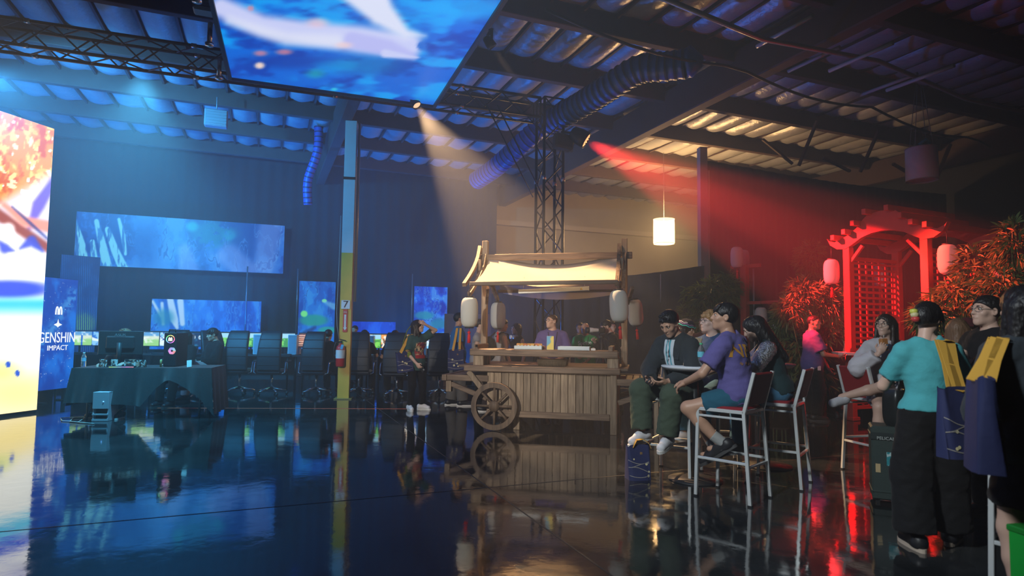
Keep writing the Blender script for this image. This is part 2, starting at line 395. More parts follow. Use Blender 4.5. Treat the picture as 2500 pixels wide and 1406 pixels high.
# sprinkler pipes and conduits
m_pipe = mat('sprinkler_pipe', (.36,.36,.38), .4, metal=.5)
def pipe(name, pts, r, m, label, cat, group=None):
    b = MB(); b.tube(pts, r, 8); return tag(b.build(name, m), label, cat, group)
pipe('sprinkler_pipe', [ST(4.2, 6.0, 5.44), ST(6.2, 6.3, 5.40), ST(8.3, 6.2, 5.43), ST(11, 6.6, 5.4), ST(15, 6.6, 5.42)], .035, m_pipe, 'pale sprinkler pipe slung under the roof above the drape side', 'pipe')
pts = []
for k in range(25):
    a = k/24; pts.append(ST(3.2+11*a, 6.9+1.2*a, 5.48-.16*abs(math.sin(a*math.pi*3.2))))
pipe('power_cable', pts, .022, mat('black_rubber', (.012,.012,.013), .5), 'black cable hanging in loops under the roof', 'cable')
for k, (px, py, d) in enumerate(((1985,38,7.9), (2050,115,9.2), (2180,105,8.0), (2330,160,8.3), (2240,180,9.5))):
    a = P(px, py, d); pipe('strip_light', [a, a+VX*1.0+ZX*.01], .03, mat('tube_grey', (.4,.44,.46), .35), 'unlit tube light fixed along the roof ribs', 'tube light', 'unlit tube lights under the roof')
for k in range(4):
    off = k*.09; A = ST(-10.3+off, 6.0, 5.72); B = ST(-10.0+off, 18.2, 5.72)
    pipe('conduit_pipe', [A, B], .028, mat('blue_grey_pipe', (.25,.28,.32), .4, metal=.4), 'grey conduit pipe in a bundle running under the roof', 'pipe', 'bundle of conduit pipes under the roof')
# exit-sign style box and heater hanging from the roof on the gaming side
for (px, py, d, sz, lab) in ((528, 290, 12.0, (.42,.2,.34), 'small square box hanging from the roof beam'), (512, 14, 7.4, (.36,.2,.22), 'slatted metal vent box hanging beside the ceiling screen')):
    b = MB(); c = P(px, py, d); b.box(sz, c, (0,0,YAW), .02)
    for k in range(5): b.box((sz[0]*.86, .02, .012), c+Vector((0,0,-sz[2]*.35+k*sz[2]*.17))+UX*0-VX*(sz[1]/2+.006), (0,0,YAW))
    b.tube([c+ZX*sz[2]/2, Vector((c.x, c.y, ZR-.4))], .012, 6); tag(b.build('hanging_box', mat('box_metal', (.28,.3,.32), .45, metal=.3)), lab, 'box')
# ------------------------------------------------------------------ columns
def column(name, base, top, label, w=.22, white_from=2.86, num=None):
    t = thing(name, label, 'column', base, YAW*.35)
    m_y = mat('column_yellow', (.62,.40,.05), .45, noise=.12, nscale=6); m_w = mat('column_white', (.55,.58,.58), .5, noise=.1, nscale=4)
    for (z0, z1, m, nm) in ((0, white_from, m_y, 'lower_shaft'), (white_from, top, m_w, 'upper_shaft')):
        if z1 <= z0: continue
        b = MB(); zc = (z0+z1)/2; h = z1-z0
        b.box((w, .015, h), (0, -w/2+.0075, zc), None, .002); b.box((w, .015, h), (0, w/2-.0075, zc), None, .002); b.box((.015, w-.03, h), (-w/2+.0075, 0, zc)); b.box((.015, w-.03, h), (w/2-.0075, 0, zc))
        b.build(nm, m, t)
    b = MB(); b.box((w+.12, w+.12, .02), (0,0,.01), None, .004); b.build('base_plate', mat('plate', (.3,.22,.06), .5), t)
    return t
c7 = G(839, 973)
col7 = column('steel_column', (c7.x, c7.y, 0), ZR-.83, 'yellow and white steel column carrying a black number plate')
def on7(z, dx=0): return (dx, -.125, z)
def hz(py, base): return CAM_H + (799-py)*base.y/1500
z7 = hz(745, c7)
b = MB(); b.box((.165,.006,.17), on7(z7), None, .002); pl = b.build('number_plate', mat('plate_white', (.72,.76,.74), .5), col7)
text('numeral', '7', .19, mat('ink_black', (.01,.012,.014), .5), pl, (0.0, -.131, z7), sx=1.1)
zf = hz(784, c7)
b = MB(); b.box((.085,.006,.44), on7(zf), None, .002); sg = b.build('fire_sign', mat('sign_red', (.62,.03,.03), .45), col7)
b = MB(); b.prism([(-.018,.12),(.018,.12),(.018,-.13),(.036,-.13),(0,-.19),(-.036,-.13),(-.018,-.13)], -.132, -.127, loc=(0,0,zf)); b.build('arrow', mat('plate_white'), sg)
text('fire_word', 'FIRE', .045, mat('plate_white'), sg, (0,-.131,zf+.165), sx=.75)
text('extinguisher_word', '\n'.join('EXTINGUISHER'), .0165, mat('sign_red'), sg, (0,-.1335,zf-.005), depth=.001)
b = MB(); b.tube([(.16,-.02,1.9), (.16,-.02,ZR-.85)], .028, 8); b.build('downpipe', mat('pipe_galv', (.42,.45,.47), .35, metal=.5), col7)
b = MB(); b.box((.24,.03,.05), (.0,-.115,4.35)); b.build('clamp', mat('ink_black'), col7)
b = MB(); b.tube([(-.15,-.06,3.6), (-.155,-.07,2.6), (-.17,-.08,1.7), (-.15,-.12,1.42), (-.1,-.13,1.15)], .008, 6); b.build('cable', mat('cable_grey', (.3,.3,.31), .5), col7)
# fire extinguisher on the column
ze = hz(866, c7)
fe = thing('fire_extinguisher', 'red fire extinguisher with black hose mounted on the yellow column', 'fire extinguisher', (c7.x-.03, c7.y-.22, ze))
b = MB(); b.lathe([(0,-.22),(.07,-.22),(.085,-.2),(.085,.12),(.07,.17),(.03,.2),(.03,.23)], 18); b.build('cylinder', mat('ext_red', (.55,.02,.02), .3, coat=.5), fe)
b = MB(); b.lathe([(.0865,-.06),(.0865,.1)], 18, cap=False); b.build('paper_label', mat('label_pale', (.6,.66,.68), .6), fe)
b = MB(); b.box((.05,.05,.05), (0,0,.25), None, .006); b.box((.12,.025,.02), (.04,0,.29), (0,.25,0), .004); b.build('valve', mat('ink_black'), fe)
b = MB(); b.tube([(-.02,0,.25),(-.09,-.02,.24),(-.12,-.02,.12),(-.115,-.02,-.1)], .014, 8); b.build('hose', mat('black_rubber'), fe)
b = MB(); b.box((.05,.004,.09), (.05,-.09,.16), (0,.3,0)); b.build('inspection_tag', mat('tag_blue', (.05,.35,.6), .5), fe)
# right-hand column beside the black drape
cr_ = P(1717, 700, 13.6)
col2 = column('steel_column', (cr_.x, cr_.y, 0), ZR-.83, 'plain grey steel column standing at the end of the tall black drape', w=.17, white_from=0.01)
b = MB(); b.tube([(.13,-.03,1.2),(.13,-.03,5.0)], .03, 8); b.build('downpipe', mat('pipe_galv'), col2)
# ------------------------------------------------------------------ drapes
m_drape = mat('black_drape', (.018,.018,.021), .85, sheen=.25, bump=.2, bscale=20)
def drape(name, a, b_, h, label, folds=.34, amp=.032, sag=0.0, m=None):
    a, b_ = Vector(a), Vector(b_); d = (b_-a); ln = d.length; x = d.normalized(); nrm = Vector((x.y, -x.x, 0)); n = max(24, int(ln/folds*6)); r = random.Random(len(label))
    ph = [r.uniform(0, 6) for _ in range(4)]
    def fn(u, v):
        s = u*ln; w = amp*(math.sin(s*2*math.pi/folds+ph[0]+.8*math.sin(s*1.3+ph[1]))+.5*math.sin(s*3.1+ph[2]))*(1-.55*v)
        hh = h(u) if callable(h) else h
        return a + x*s + nrm*w + ZX*(.01+v*(hh-.01))
    mb = MB(); mb.grid(fn, n, 6); return tag(mb.build(name, m or m_drape), label, 'drape')
drape('black_drape', ST(-14.2, TB-.75), ST(6.9, TB-.75), 6.1, 'long black drape hanging behind the blue wall screens')
q = Vector((cr_.x, cr_.y, 0))
drape('black_drape', q+UX*.12-VX*.02, q+UX*8.25-VX*.02, lambda u: 5.25-.1*math.sin(u*3), 'tall black drape behind the red arbor')
q2 = q-UX*.1-VX*.15
a2 = P(1545, 670, 15.2)
drape('black_drape', Vector((a2.x-.9, a2.y+.5, 0)), q2, lambda u: 2.72+.12*u**2, 'low black drape hung between the food cart and the grey column')
a3 = P(1200, 700, 15.6)
drape('black_drape', Vector((a3.x, a3.y, 0)), Vector((a2.x-.72, a2.y+.36, 0)), 2.55, 'low black drape hanging right behind the food cart')
b = MB(); c = P(1140, 800, 15.0); b.box((1.1,.06,1.75), (c.x, c.y, .875), (0,0,.1), .01); b.box((1.0,.02,1.5), (c.x-.003, c.y-.035, .87), (0,0,.1), .01)
tag(b.build('partition_board', mat('board_tan', (.13,.075,.06), .85)), 'low tan partition board behind the man in blue', 'partition')
# haze filling the hall: the air itself scatters
N, L = SC.world.node_tree.nodes, SC.world.node_tree.links
vs = N.new('ShaderNodeVolumeScatter'); vs.inputs['Color'].default_value = (.92,.96,1,1); vs.inputs['Density'].default_value = HAZE; vs.inputs['Anisotropy'].default_value = .25
L.new(vs.outputs[0], N['World Output'].inputs['Volume'])

# ================================================================== screens and truss
def proj_np(X):
    v = X - np.array(CAMP); c = v@np.array(_F); return CX+FPX*(v@np.array(_RT))/c, CY-FPX*(v@np.array(_UP))/c
def screen(name, label, A, Bp, z0, z1, fn, strength, thick=.09, nx=160, ny=120, group=None, cat='led screen', mname=None):
    """upright screen from floor point A (its left end, seen from the front) to Bp, between z0 and z1; fn(px, py) -> sRGB 0-255 arrays"""
    A = Vector((A[0], A[1], 0)); Bp = Vector((Bp[0], Bp[1], 0)); d = Bp-A; w = d.length; rz = math.atan2(d.y, d.x); mid = (A+Bp)/2; h = z1-z0
    t = thing(name, label, cat, (mid.x, mid.y, z0), rz, group)
    b = MB(); b.box((w, thick, h), (0, thick/2+.004, h/2), None, .006); b.build('cabinet', mat('cabinet_black', (.015,.015,.017), .6), t)
    X = np.array(d.normalized()); O = np.array(A)+np.array((0,0,z0))
    def f(u, v):
        W = O + X*(u[...,None]*w) + np.array((0,0,1.0))*(v[...,None]*h)
        px, py = proj_np(W); return to_lin(fn(px, py))
    pic_panel('picture', w-.012, h-.012, nx, ny, f, attr_emit(mname or name+'_pic%g' % strength, strength, name == 'led_wall'), t, (0,0,h/2))
    return t
def to_lin(c):
    out = []
    for a in c:
        a = np.clip(a, 0, 400)/255; out.append(np.where(a > .04045, ((a+.055)/1.055)**2.4, a/12.92))
    return out
def blob(px, py, x, y, rx, ry, soft=.5): return 1-sstep(1-soft, 1+soft*.3, np.hypot((px-x)/rx, (py-y)/ry))
def band(px, py, pts, wid, soft=3.0):
    k = np.zeros_like(px)
    for i in range(len(pts)-1):
        d, t = seg_d(px, py, pts[i], pts[i+1]); w = wid[i]+(wid[i+1]-wid[i])*t
        k = np.maximum(k, 1-sstep(w-soft, w+soft, d))
    return k
def flat(px, c): return [np.full_like(px, float(v)) for v in c]
def rocks(px, py, base=(20,95,215), dark=(8,45,150), light=(110,190,240), sx=26, sy=60, seed=1):
    wx = px+10*(fbm(px/40, py/40, 3, seed+9)-.5); n = fbm(wx/sx, py/sy, 5, seed); c = mixc(flat(px, base), dark, .55*sstep(.44,.50,n)+.45*sstep(.56,.62,n)); c = mixc(c, light, .35*(1-sstep(.34,.40,n)))
    r = np.abs(fbm(wx/(sx*.9)+9, py/(sy*1.8), 4, seed+5)-.5); c = mixc(c, dark, .8*(1-sstep(.004,.016,r))); c = mixc(c, light, .5*sstep(.010,.014,r)*(1-sstep(.018,.034,r))); return c
# ---- the tall bright screen at the side
A, Bp = G(-130, 1036), G(90, 1007)
def pic_side(px, py):
    c = flat(px, (238,150,62)); n = fbm(px/26, py/34, 4, 3); c = mixc(c, (205,96,40), sstep(.5,.7,n)); c = mixc(c, (255,205,110), sstep(.52,.66, fbm(px/17+30, py/24, 3, 8)))
    # leaf shapes and light spots
    r = random.Random(5)
    for k in range(90):
        x, y, a = r.uniform(-150,140), r.uniform(230,500), r.uniform(0,3.1); rx, ry = r.uniform(9,15), r.uniform(4,7)
        X = (px-x)*math.cos(a)+(py-y)*math.sin(a); Y = -(px-x)*math.sin(a)+(py-y)*math.cos(a)
        c = mixc(c, r.choice([(255,220,140),(250,190,90),(226,120,48),(255,236,190)]), (1-sstep(.8,1.05,np.abs(X/rx)**1.4+np.abs(Y/ry)**1.6))*.9)
    for k in range(46):
        x, y = r.uniform(-150,140), r.uniform(260,520); c = mixc(c, (255,252,245), blob(px,py,x,y,r.uniform(2,5),r.uniform(3,6),.4))
    # cloth-like white and violet forms, then water and sand
    low = sstep(470, 520, py+.55*px); c = mixc(c, (225,226,250), low)
    for pts, wd, col in (([(130,455),(60,520),(20,610)], [16,30,10], (250,250,255)), ([(140,430),(95,500),(70,560)], [9,16,4], (120,100,220)), ([(-120,520),(-10,520),(140,620)], [10,14,10], (150,70,60)),
                         ([(150,560),(60,540),(10,500)], [16,12,6], (238,150,130)), ([(-100,600),(20,560),(40,640)], [20,16,6], (250,250,255))):
        c = mixc(c, col, band(px,py,pts,wd,7))
    for pts, wd in (([(-2,590),(12,606),(34,612)],[3,12,2]), ([(50,606),(78,588),(104,612)],[2,13,3]), ([(-120,590),(-80,610),(-50,590)],[4,16,3])): c = mixc(c, (60,74,205), .9*band(px,py,pts,wd,6))
    c = mixc(c, (205,205,245), .7*band(px,py,[(-20,630),(60,650),(130,640)],[8,12,6],10)); c = mixc(c, (30,40,120), .8*band(px,py,[(30,505),(75,545),(125,590)],[2,4,2],4))
    c = mixc(c, (252,253,255), sstep(630,650,py-.05*px)); c = mixc(c, (60,80,215), blob(px,py,20,706,130,26,.5)); c = mixc(c, (50,190,235), sstep(715,745,py)*(1-sstep(745,800,py)))
    c = mixc(c, (246,248,240), sstep(730,800,py)); c = mixc(c, (255,236,178), sstep(850,960,py)); c = mixc(c, (255,232,150), blob(px,py,40,960,120,50,.9)); c = mixc(c, (214,226,120), .7*blob(px,py,0,905,60,30,.8))
    for x, y in ((20,890),(43,912)): c = mixc(c, (40,80,190), blob(px,py,x,y,7,9,.3))
    return [v*1.0 for v in c]
screen('led_wall', 'tall bright screen with orange foliage and pale sand picture standing on the floor', A, Bp, .04, 4.55, pic_side, 1.7, .12, 60, 200)
# ---- blue branded screen
A, Bp = P(84, 955, 10.7), P(176, 947, 11.5)
def pic_star(px, py):
    n = fbm(px/30, py/60, 4, 2); c = mixc(flat(px, (8,70,190)), (20,120,235), sstep(.35,.7,n)); c = mixc(c, (90,180,250), .7*band(px,py,[(95,850),(150,770),(180,720)],[14,9,16],14)*sstep(.3,.7,fbm(px/8,py/8,3,4)))
    c = mixc(c, (5,50,150), sstep(880,960,py)*.5); r = random.Random(3)
    for k in range(120):
        x, y = r.uniform(84,178), r.uniform(684,950); c = mixc(c, (235,245,255), blob(px,py,x,y,r.uniform(.5,1.1),r.uniform(.5,1.1),.3)*r.uniform(.4,1))
    return c
bs = screen('branded_screen', 'narrow blue starry screen with white game lettering', A, Bp, .22, 2.22, pic_star, 1.0, .08, 120, 300)
bw = (Vector(Bp)-Vector(A)).length; mw = emat('letter_glow', (.9,.95,1), 1.25)
text('logo_word', 'GENSHIN', .33*bw, mw, bs, (0,-.004,.92), sx=.72); text('logo_small_word', 'IMPACT', .16*bw, mw, bs, (.02,-.004,.74), sx=1.0)
b = MB(); b.prism([(0,.1),(.02,.03),(.09,0),(.02,-.03),(0,-.05),(-.02,-.03),(-.09,0),(-.02,.03)], -.004, 0, loc=(0,0,1.16)); b.build('logo_star', mw, bs)
for x in (-bw*.35, bw*.35):
    b = MB(); b.box((.10,.30,.02), (x,.05,-.21), None, .004); b.box((.05,.05,.22), (x,.06,-.10), None, .004); b.build('stand_foot', mat('cabinet_black'), bs)
arches('logo_arches', .15, mw, bs, (0,-.004,1.34), t=.16)
# ---- wall screens
def wall_pt(px, off=.0):
    k = (px-CX)/FPX; o = ST(0, TB-1.15-off)          # ray meets the plane of the screens
    n = VX; d = Vector(ray(px, 760)); d.z = 0; s = o.dot(n)/d.dot(n); return d*s
def wall_screen(name, label, x0, x1, y0, y1, fn, strength, nx, ny, off=0, group='blue picture screens on the back drape'):
    A, Bp = wall_pt(x0, off), wall_pt(x1, off); m = (A+Bp)/2; 
    def zz(p, py): # height of the ray through py at that spot
        pr = project((p.x, p.y, CAM_H)); return CAM_H + (pr[1]-py)*p.length/ math.sqrt(FPX**2+(pr[0]-CX)**2)
    z1 = (zz(A, y0[0])+zz(Bp, y0[1]))/2; z0 = (zz(A, y1[0])+zz(Bp, y1[1]))/2
    return screen(name, label, A, Bp, max(z0,.05), z1, fn, strength, .1, nx, ny, group)
def p_big(px, py):
    c = rocks(px, py, (30,100,205), (8,48,150), (80,155,232), 44, 60, 3)
    for pts, wd in (([(180,530),(200,600),(212,655)], [4,9,6]), ([(175,560),(190,620),(195,655)], [3,6,5]), ([(235,540),(250,600),(262,655)], [6,10,12]), ([(225,590),(232,650)], [6,9]), ([(262,560),(280,610),(300,655)], [7,10,12]), ([(290,535),(300,575),(306,620)], [4,6,4])):
        c = mixc(c, (110,205,238), band(px,py,pts,wd,2)*(.35+.65*sstep(.38,.52,fbm(px/6,py/30,3,6))))
    c = mixc(c, (18,80,180), .8*blob(px,py,360,580,46,80,.6)); c = mixc(c, (10,105,150), .9*blob(px,py,520,570,70,42,.6)*sstep(.25,.5,fbm(px/12,py/10,3,2))); c = mixc(c, (30,190,190), .7*blob(px,py,470,552,18,16,.6)); c = mixc(c, (25,150,190), .6*blob(px,py,560,575,20,16,.6))
    c = mixc(c, (105,150,230), .65*band(px,py,[(450,610),(460,660)],[16,26],10)); c = mixc(c, (110,150,232), .6*band(px,py,[(560,625),(600,660)],[30,26],12)); c = mixc(c, (115,158,236), .55*band(px,py,[(660,560),(645,650)],[30,26],14)); return c
wall_screen('wall_screen', 'widest blue rock picture screen hung high on the back drape', 172, 688, (517,545), (648,667), p_big, 1.0, 380, 110)
def p_low(px, py):
    c = rocks(px, py, (22,105,225), (10,60,180), (70,160,235), 30, 70, 8)
    for pts, wd in (([(415,730),(425,780),(432,800)], [8,10,4]), ([(440,735),(445,790)], [8,6]), ([(395,740),(398,790)], [4,4]), ([(372,735),(392,770)], [3,4])): c = mixc(c, (165,205,240), band(px,py,pts,wd,3))
    c = mixc(c, (20,120,160), .7*blob(px,py,400,775,30,26,.6)); return c
wall_screen('wall_screen', 'blue rock picture screen with pale crystals standing over the row of monitors', 369, 638, (727,737), (850,855), p_low, 1.1, 200, 90)
def p_por(px, py):
    c = rocks(px, py, (16,110,215), (6,66,170), (60,170,240), 26, 60, 12); c = mixc(c, (20,150,140), .85*blob(px,py,765,782,40,16,.4)); c = mixc(c, (25,160,150), .8*blob(px,py,800,806,26,10,.4))
    c = mixc(c, (120,240,130), .9*blob(px,py,742,766,10,9,.4)); c = mixc(c, (120,235,140), .9*blob(px,py,792,734,7,5,.4)); c = mixc(c, (120,200,245), .6*band(px,py,[(790,735),(815,748)],[3,8],4)); c = mixc(c, (8,50,120), .8*band(px,py,[(745,815),(768,800)],[8,3],4)); return c
wall_screen('wall_screen', 'upright blue screen with green lily pads beside the yellow column', 728, 818, (685,688), (850,853), p_por, 1.1, 110, 150)
def p_sm(px, py):
    c = rocks(px, py, (10,85,230), (4,50,185), (40,120,240), 34, 120, 15); return c
wall_screen('wall_screen', 'low plain deep blue screen right of the yellow column', 852, 967, (783,787), (852,854), p_sm, 1.15, 100, 60)
def p_por2(px, py):
    c = rocks(px, py, (14,90,225), (4,42,170), (120,200,250), 20, 26, 18); c = mixc(c, (20,140,165), .8*blob(px,py,1035,770,30,12,.5)); c = mixc(c, (14,125,165), .8*blob(px,py,1070,790,24,16,.5)); return c
wall_screen('wall_screen', 'upright blue cliff picture screen behind the woman in green', 1010, 1092, (697,702), (850,853), p_por2, 1.15, 110, 150)
# striped screen seen at a grazing angle
A, Bp = wall_pt(141, .6), wall_pt(238, .2)
def p_str(px, py):
    c = flat(px, (10,60,140)); c = mixc(c, (40,120,215), .8*(np.sin(px*2*math.pi/5.2) > .3)*sstep(.2,.7,fbm(px/30,py/30,3,3))); g = blob(px,py,205,790,34,30,.5); c = mixc(c, (120,200,120), .8*g*(np.sin(px*2*math.pi/5.2) > .1)); return c
screen('striped_screen', 'dim screen of fine vertical blue lines with green foliage at its foot', A, Bp, .3, 1.4+155*A.length/1700, p_str, .7, .08, 180, 60)
for x, lb in ((600, 'thin steel pole above the crystal picture screen'), (724, 'thin steel pole at the left edge of the lily pad screen'), (1005, 'thin steel pole at the left edge of the cliff picture screen')):
    b = MB(); p = wall_pt(x, .05); b.tube([(p.x, p.y, 1.2), (p.x, p.y, 3.0)], .018, 6); tag(b.build('drape_pole', mat('pole_grey', (.25,.26,.28), .4, metal=.6)), lb, 'pole', 'thin poles in front of the back drape')
# ---- ceiling screen, its truss frame and tower
ZL = 5.0
FL, FR = G(562, 190, ZL), G(1060, 258, ZL)
Wd = (FR-FL).length; Ln = 5.4
ux = (FR-FL).normalized(); vx = Vector((-ux.y, ux.x, 0))
os_ = thing('ceiling_screen', 'huge blue screen hung flat under the roof with pale streaks on its picture', 'led screen', FL+(FR-FL)/2)
ROT = Matrix((ux, ZX, -vx)).transposed()
def pic_over(u, v):
    W = np.array(FL)+np.array(ux)*(u[...,None]*Wd)-np.array(vx)*(v[...,None]*Ln); px, py = proj_np(W)
    n = fbm(px/70, py/22, 4, 2); c = mixc(flat(px, (4,104,220)), (6,64,180), sstep(.45,.7,n)); c = mixc(c, (0,160,250), sstep(.5,.75,fbm(px/90+5, py/26, 3, 7)))
    c = mixc(c, (2,172,255), .8*blob(px,py,1150,20,170,40,.8)); c = mixc(c, (10,60,170), .8*blob(px,py,700,150,150,24,.8)); c = mixc(c, (0,120,190), .6*blob(px,py,900,160,120,30,.8))
    wv = (208,214,255)
    c = mixc(c, wv, band(px,py,[(540,18),(640,62),(760,82),(880,96),(1000,112)],[26,26,30,34,30],16)); c = mixc(c, (232,236,255), .8*band(px,py,[(560,50),(700,96),(820,100)],[10,16,16],14))
    c = mixc(c, (188,190,250), .8*band(px,py,[(860,98),(950,118),(1010,138)],[20,20,8],8)); c = mixc(c, wv, band(px,py,[(940,130),(1022,141)],[10,1],4))
    c = mixc(c, (226,232,255), band(px,py,[(880,-40),(930,30),(990,82),(1038,88)],[60,34,14,1.5],14)); c = mixc(c, (30,110,215), blob(px,py,1030,112,14,12,.5))
    for x, y, r in ((636,130,22),(694,127,26),(612,20,10)): c = mixc(c, (240,140,150), .75*blob(px,py,x,y,r,9,.8))
    c = mixc(c, (252,222,205), blob(px,py,634,160,15,10,.7)); c = mixc(c, (250,210,220), .7*blob(px,py,775,55,34,16,.8)); c = mixc(c, (250,215,215), .7*blob(px,py,840,110,26,10,.8))
    c = mixc(c, (70,220,240), .8*blob(px,py,816,218,10,5,.8)); c = mixc(c, (30,200,190), .6*blob(px,py,770,180,30,14,.9)); c = mixc(c, (30,210,170), .7*blob(px,py,1018,248,8,7,.8)); return to_lin(c)
cn = (FL+FR)/2 - vx*Ln/2
pic_panel('picture', Wd, Ln, 110, 110, pic_over, attr_emit('ceiling_pic', 1.0), os_, cn-FL-(FR-FL)/2, ROT)
b = MB(); M4 = Matrix((ux, vx, ZX)).transposed(); b.box((Wd+.02, Ln+.02, .1), cn-FL-(FR-FL)/2+ZX*.056, M4, .01); b.build('cabinet', mat('cabinet_black'), os_)
b = MB(); o_ = -(FR-FL)/2
for p0, p1 in ((Vector((0,0,0)), FR-FL), (FR-FL, FR-FL-vx*Ln), (Vector((0,0,0)), -vx*Ln)):
    b.beam(o_+p0+ZX*.03, o_+p1+ZX*.03, .05, .14)
b.build('edge_frame', mat('frame_black', (.02,.022,.025), .5), os_)
m_truss = mat('truss_black', (.03,.032,.036), .4, metal=.5)
def truss(name, a, b_, w, label, cat='truss', up=ZX, group=None):
    a, b_ = Vector(a), Vector(b_); t = thing(name, label, cat, a, group=group); d = b_-a; ln = d.length; y = d.normalized(); u = Vector(up)
    x = y.cross(u).normalized(); z = x.cross(y); h = w/2; cs = [x*h+z*h, x*h-z*h, -x*h-z*h, -x*h+z*h]
    for c in cs: mb = MB(); mb.tube([c, c+d], .026, 8); mb.build('chord', m_truss, t)
    mb = MB(); n = max(2, int(round(ln/(w*1.05)))); 
    for f in range(4):
        c0, c1 = cs[f], cs[(f+1)%4]
        for k in range(n):
            p = c0+d*(k/n) if k%2 == 0 else c1+d*(k/n); q = c1+d*((k+1)/n) if k%2 == 0 else c0+d*((k+1)/n); mb.tube([p, q], .012, 5, cap=False)
        for k in (0, n): mb.tube([c0+d*(k/n), c1+d*(k/n)], .016, 5, cap=False)
    mb.build('lacing', m_truss, t)
    for k in range(1, int(ln/2)+1):
        pl = MB(); c = d*(k*2.0/ln) if k*2.0 < ln-.1 else None
        if c is None: continue
        for cc in cs: pl = MB(); pl.tube([c+cc-y*.035, c+cc+y*.035], .036, 8); pl.build('coupler', mat('coupler_steel', (.5,.52,.55), .3, metal=.9), t)
    return t
tw = FR + ux*2.15 + vx*.25; tw.z = 0
TZ = ZL+.26
truss('truss_tower', (tw.x, tw.y, .02), (tw.x, tw.y, TZ+.2), .36, 'black box truss tower standing behind the food cart', up=vx)
b = MB(); b.box((.7,.7,.02), (tw.x, tw.y, .01), (0,0,YAW), .004); tag(b.build('truss_base_plate', m_truss), 'square black steel base plate under the truss tower', 'base plate')
truss('ceiling_truss', FL+vx*.25-ux*6.5+ZX*.26, FR+vx*.25+ux*1.9+ZX*.26, .34, 'long black truss along the far edge of the ceiling screen')
truss('ceiling_truss', FR-ux*.22-vx*.1+ZX*.34, FR-ux*.22-vx*5.3+ZX*.34, .3, 'black truss above the right edge of the ceiling screen')
truss('ceiling_truss', FL+ux*.22-vx*.1+ZX*.34, FL+ux*.22-vx*5.3+ZX*.34, .3, 'black truss above the left edge of the ceiling screen')
m_steelb = mat('shackle_steel', (.7,.72,.74), .25, metal=.9)
for k in range(3):
    b = MB(); c = FL-ux*.12-vx*(.25+k*1.1)+ZX*.02; b.tube([c-ZX*.12, c+ZX*.14], .03, 8); b.lathe([(0,-.03),(.05,-.02),(.05,.02),(0,.03)], 10, c-ZX*.14); b.build('hanging_clamp', m_steelb, os_, -(FL+(FR-FL)/2))
# chain hoist wires of the tower
for k in range(2):
    b = MB(); p = tw+ZX*(TZ-.1)-ux*(.35+k*.2)-vx*.2; b.tube([p-ux*.75-ZX*.02-vx*.12, p+ux*.17-ZX*1.5+vx*.02], .012, 5); tag(b.build('guy_wire', m_truss), 'thin black guy wire slanting down to the truss tower', 'wire', 'guy wires of the truss tower')
# ---- stage lamp housings
def par_can(name, label, loc, target, r=.11, ln=.28, hang=None, glow=None, group=None):
    t = thing(name, label, 'stage light', loc, group=group); d = (Vector(target)-Vector(loc)).normalized(); M = d.to_track_quat('Z', 'Y').to_matrix()
    b = MB(); b.lathe([(r*.55,-ln),(r*.8,-ln*.92),(r,-ln*.5),(r,-.03),(r*.93,-.03),(r*.9,-.1),(0,-.1)], 20, M=M, cap=True); b.build('housing', mat('lamp_black', (.018,.018,.02), .45), t)
    if glow: b = MB(); b.lathe([(0,-.06),(r*.88,-.06)], 20, M=M, cap=False); b.build('lens', glow, t)
    b = MB(); sd = M@Vector((1,0,0)); c = -d*ln*.5
    upv = Vector(hang)-Vector(loc) if hang is not None else ZX*.3
    b.beam(c+sd*(r+.015), c+sd*(r+.015)+upv*.8, .02, .04); b.beam(c-sd*(r+.015), c-sd*(r+.015)+upv*.8, .02, .04); b.beam(c+sd*(r+.03)+upv*.8, c-sd*(r+.03)+upv*.8, .04, .02); b.tube([c+upv*.8, c+upv], .02, 6); b.build('yoke', mat('lamp_black'), t)
    return t
par_can('spot_lamp', 'spot lamp under the corner of the ceiling screen throwing a warm beam', CART_SPOT, P(1340,760,8.3), .075, .24, CART_SPOT+ZX*.35, emat('spot_lens', (1,.62,.35), 1.2))
sp2 = P(1206,120,8.35); par_can('spot_lamp', 'small spot lamp on the right edge truss of the ceiling screen', sp2, P(1330,300,8.6), .07, .2, sp2+ZX*.2, emat('spot_lens', (1,.62,.35), 1.2))
rt = (6.3, 9.6, 1.35)
par_can('moving_head_lamp', 'moving head lamp on the truss tower throwing a red beam', RED_LAMP, rt, .145, .34, RED_LAMP+Vector((-.35,.25,.12)), None)
dred = (Vector(rt)-RED_LAMP).normalized(); Mr = dred.to_track_quat('Z', 'Y').to_matrix()
rl = [o for o in bpy.data.objects if o.name == 'moving_head_lamp'][0]
b = MB(); b.lathe([(0,-.055),(.128,-.055)], 24, M=Mr, cap=False); b.build('lens', emat('red_lens', (1,.14,.06), 1.5), rl)
b = MB()
for i in range(19):
    rr, a = (0,0) if i == 0 else ((.05, i*math.pi/3) if i < 7 else (.1, i*math.pi/6)); b.lathe([(0,-.03),(.02,-.045)], 8, M=Mr, loc=Mr@Vector((rr*math.cos(a), rr*math.sin(a), 0)), cap=False)
b.build('led_lenses', emat('red_cells', (1,.42,.16), 2.2), rl)
b = MB(); b.box((.34,.2,.26), (-.42,.1,.02), (0,.1,.3), .03); b.build('base_box', mat('lamp_black'), rl)
for k, (a, b_, e, c_) in enumerate(WASH):  # housings of the added blue lamps
    if k < 2: par_can('added_wash_lamp', 'added black wash lamp throwing blue light, clamped to the long truss', a, b_, .1, .26, Vector(a)+ZX*.3, None, 'added blue wash lamps on the long truss')
    else: par_can('added_floor_lamp', 'added black floor lamp throwing blue light up behind the gaming desks', a, b_, .09, .2, Vector(a)-ZX*.28, None, 'added blue floor lamps on the gaming side')

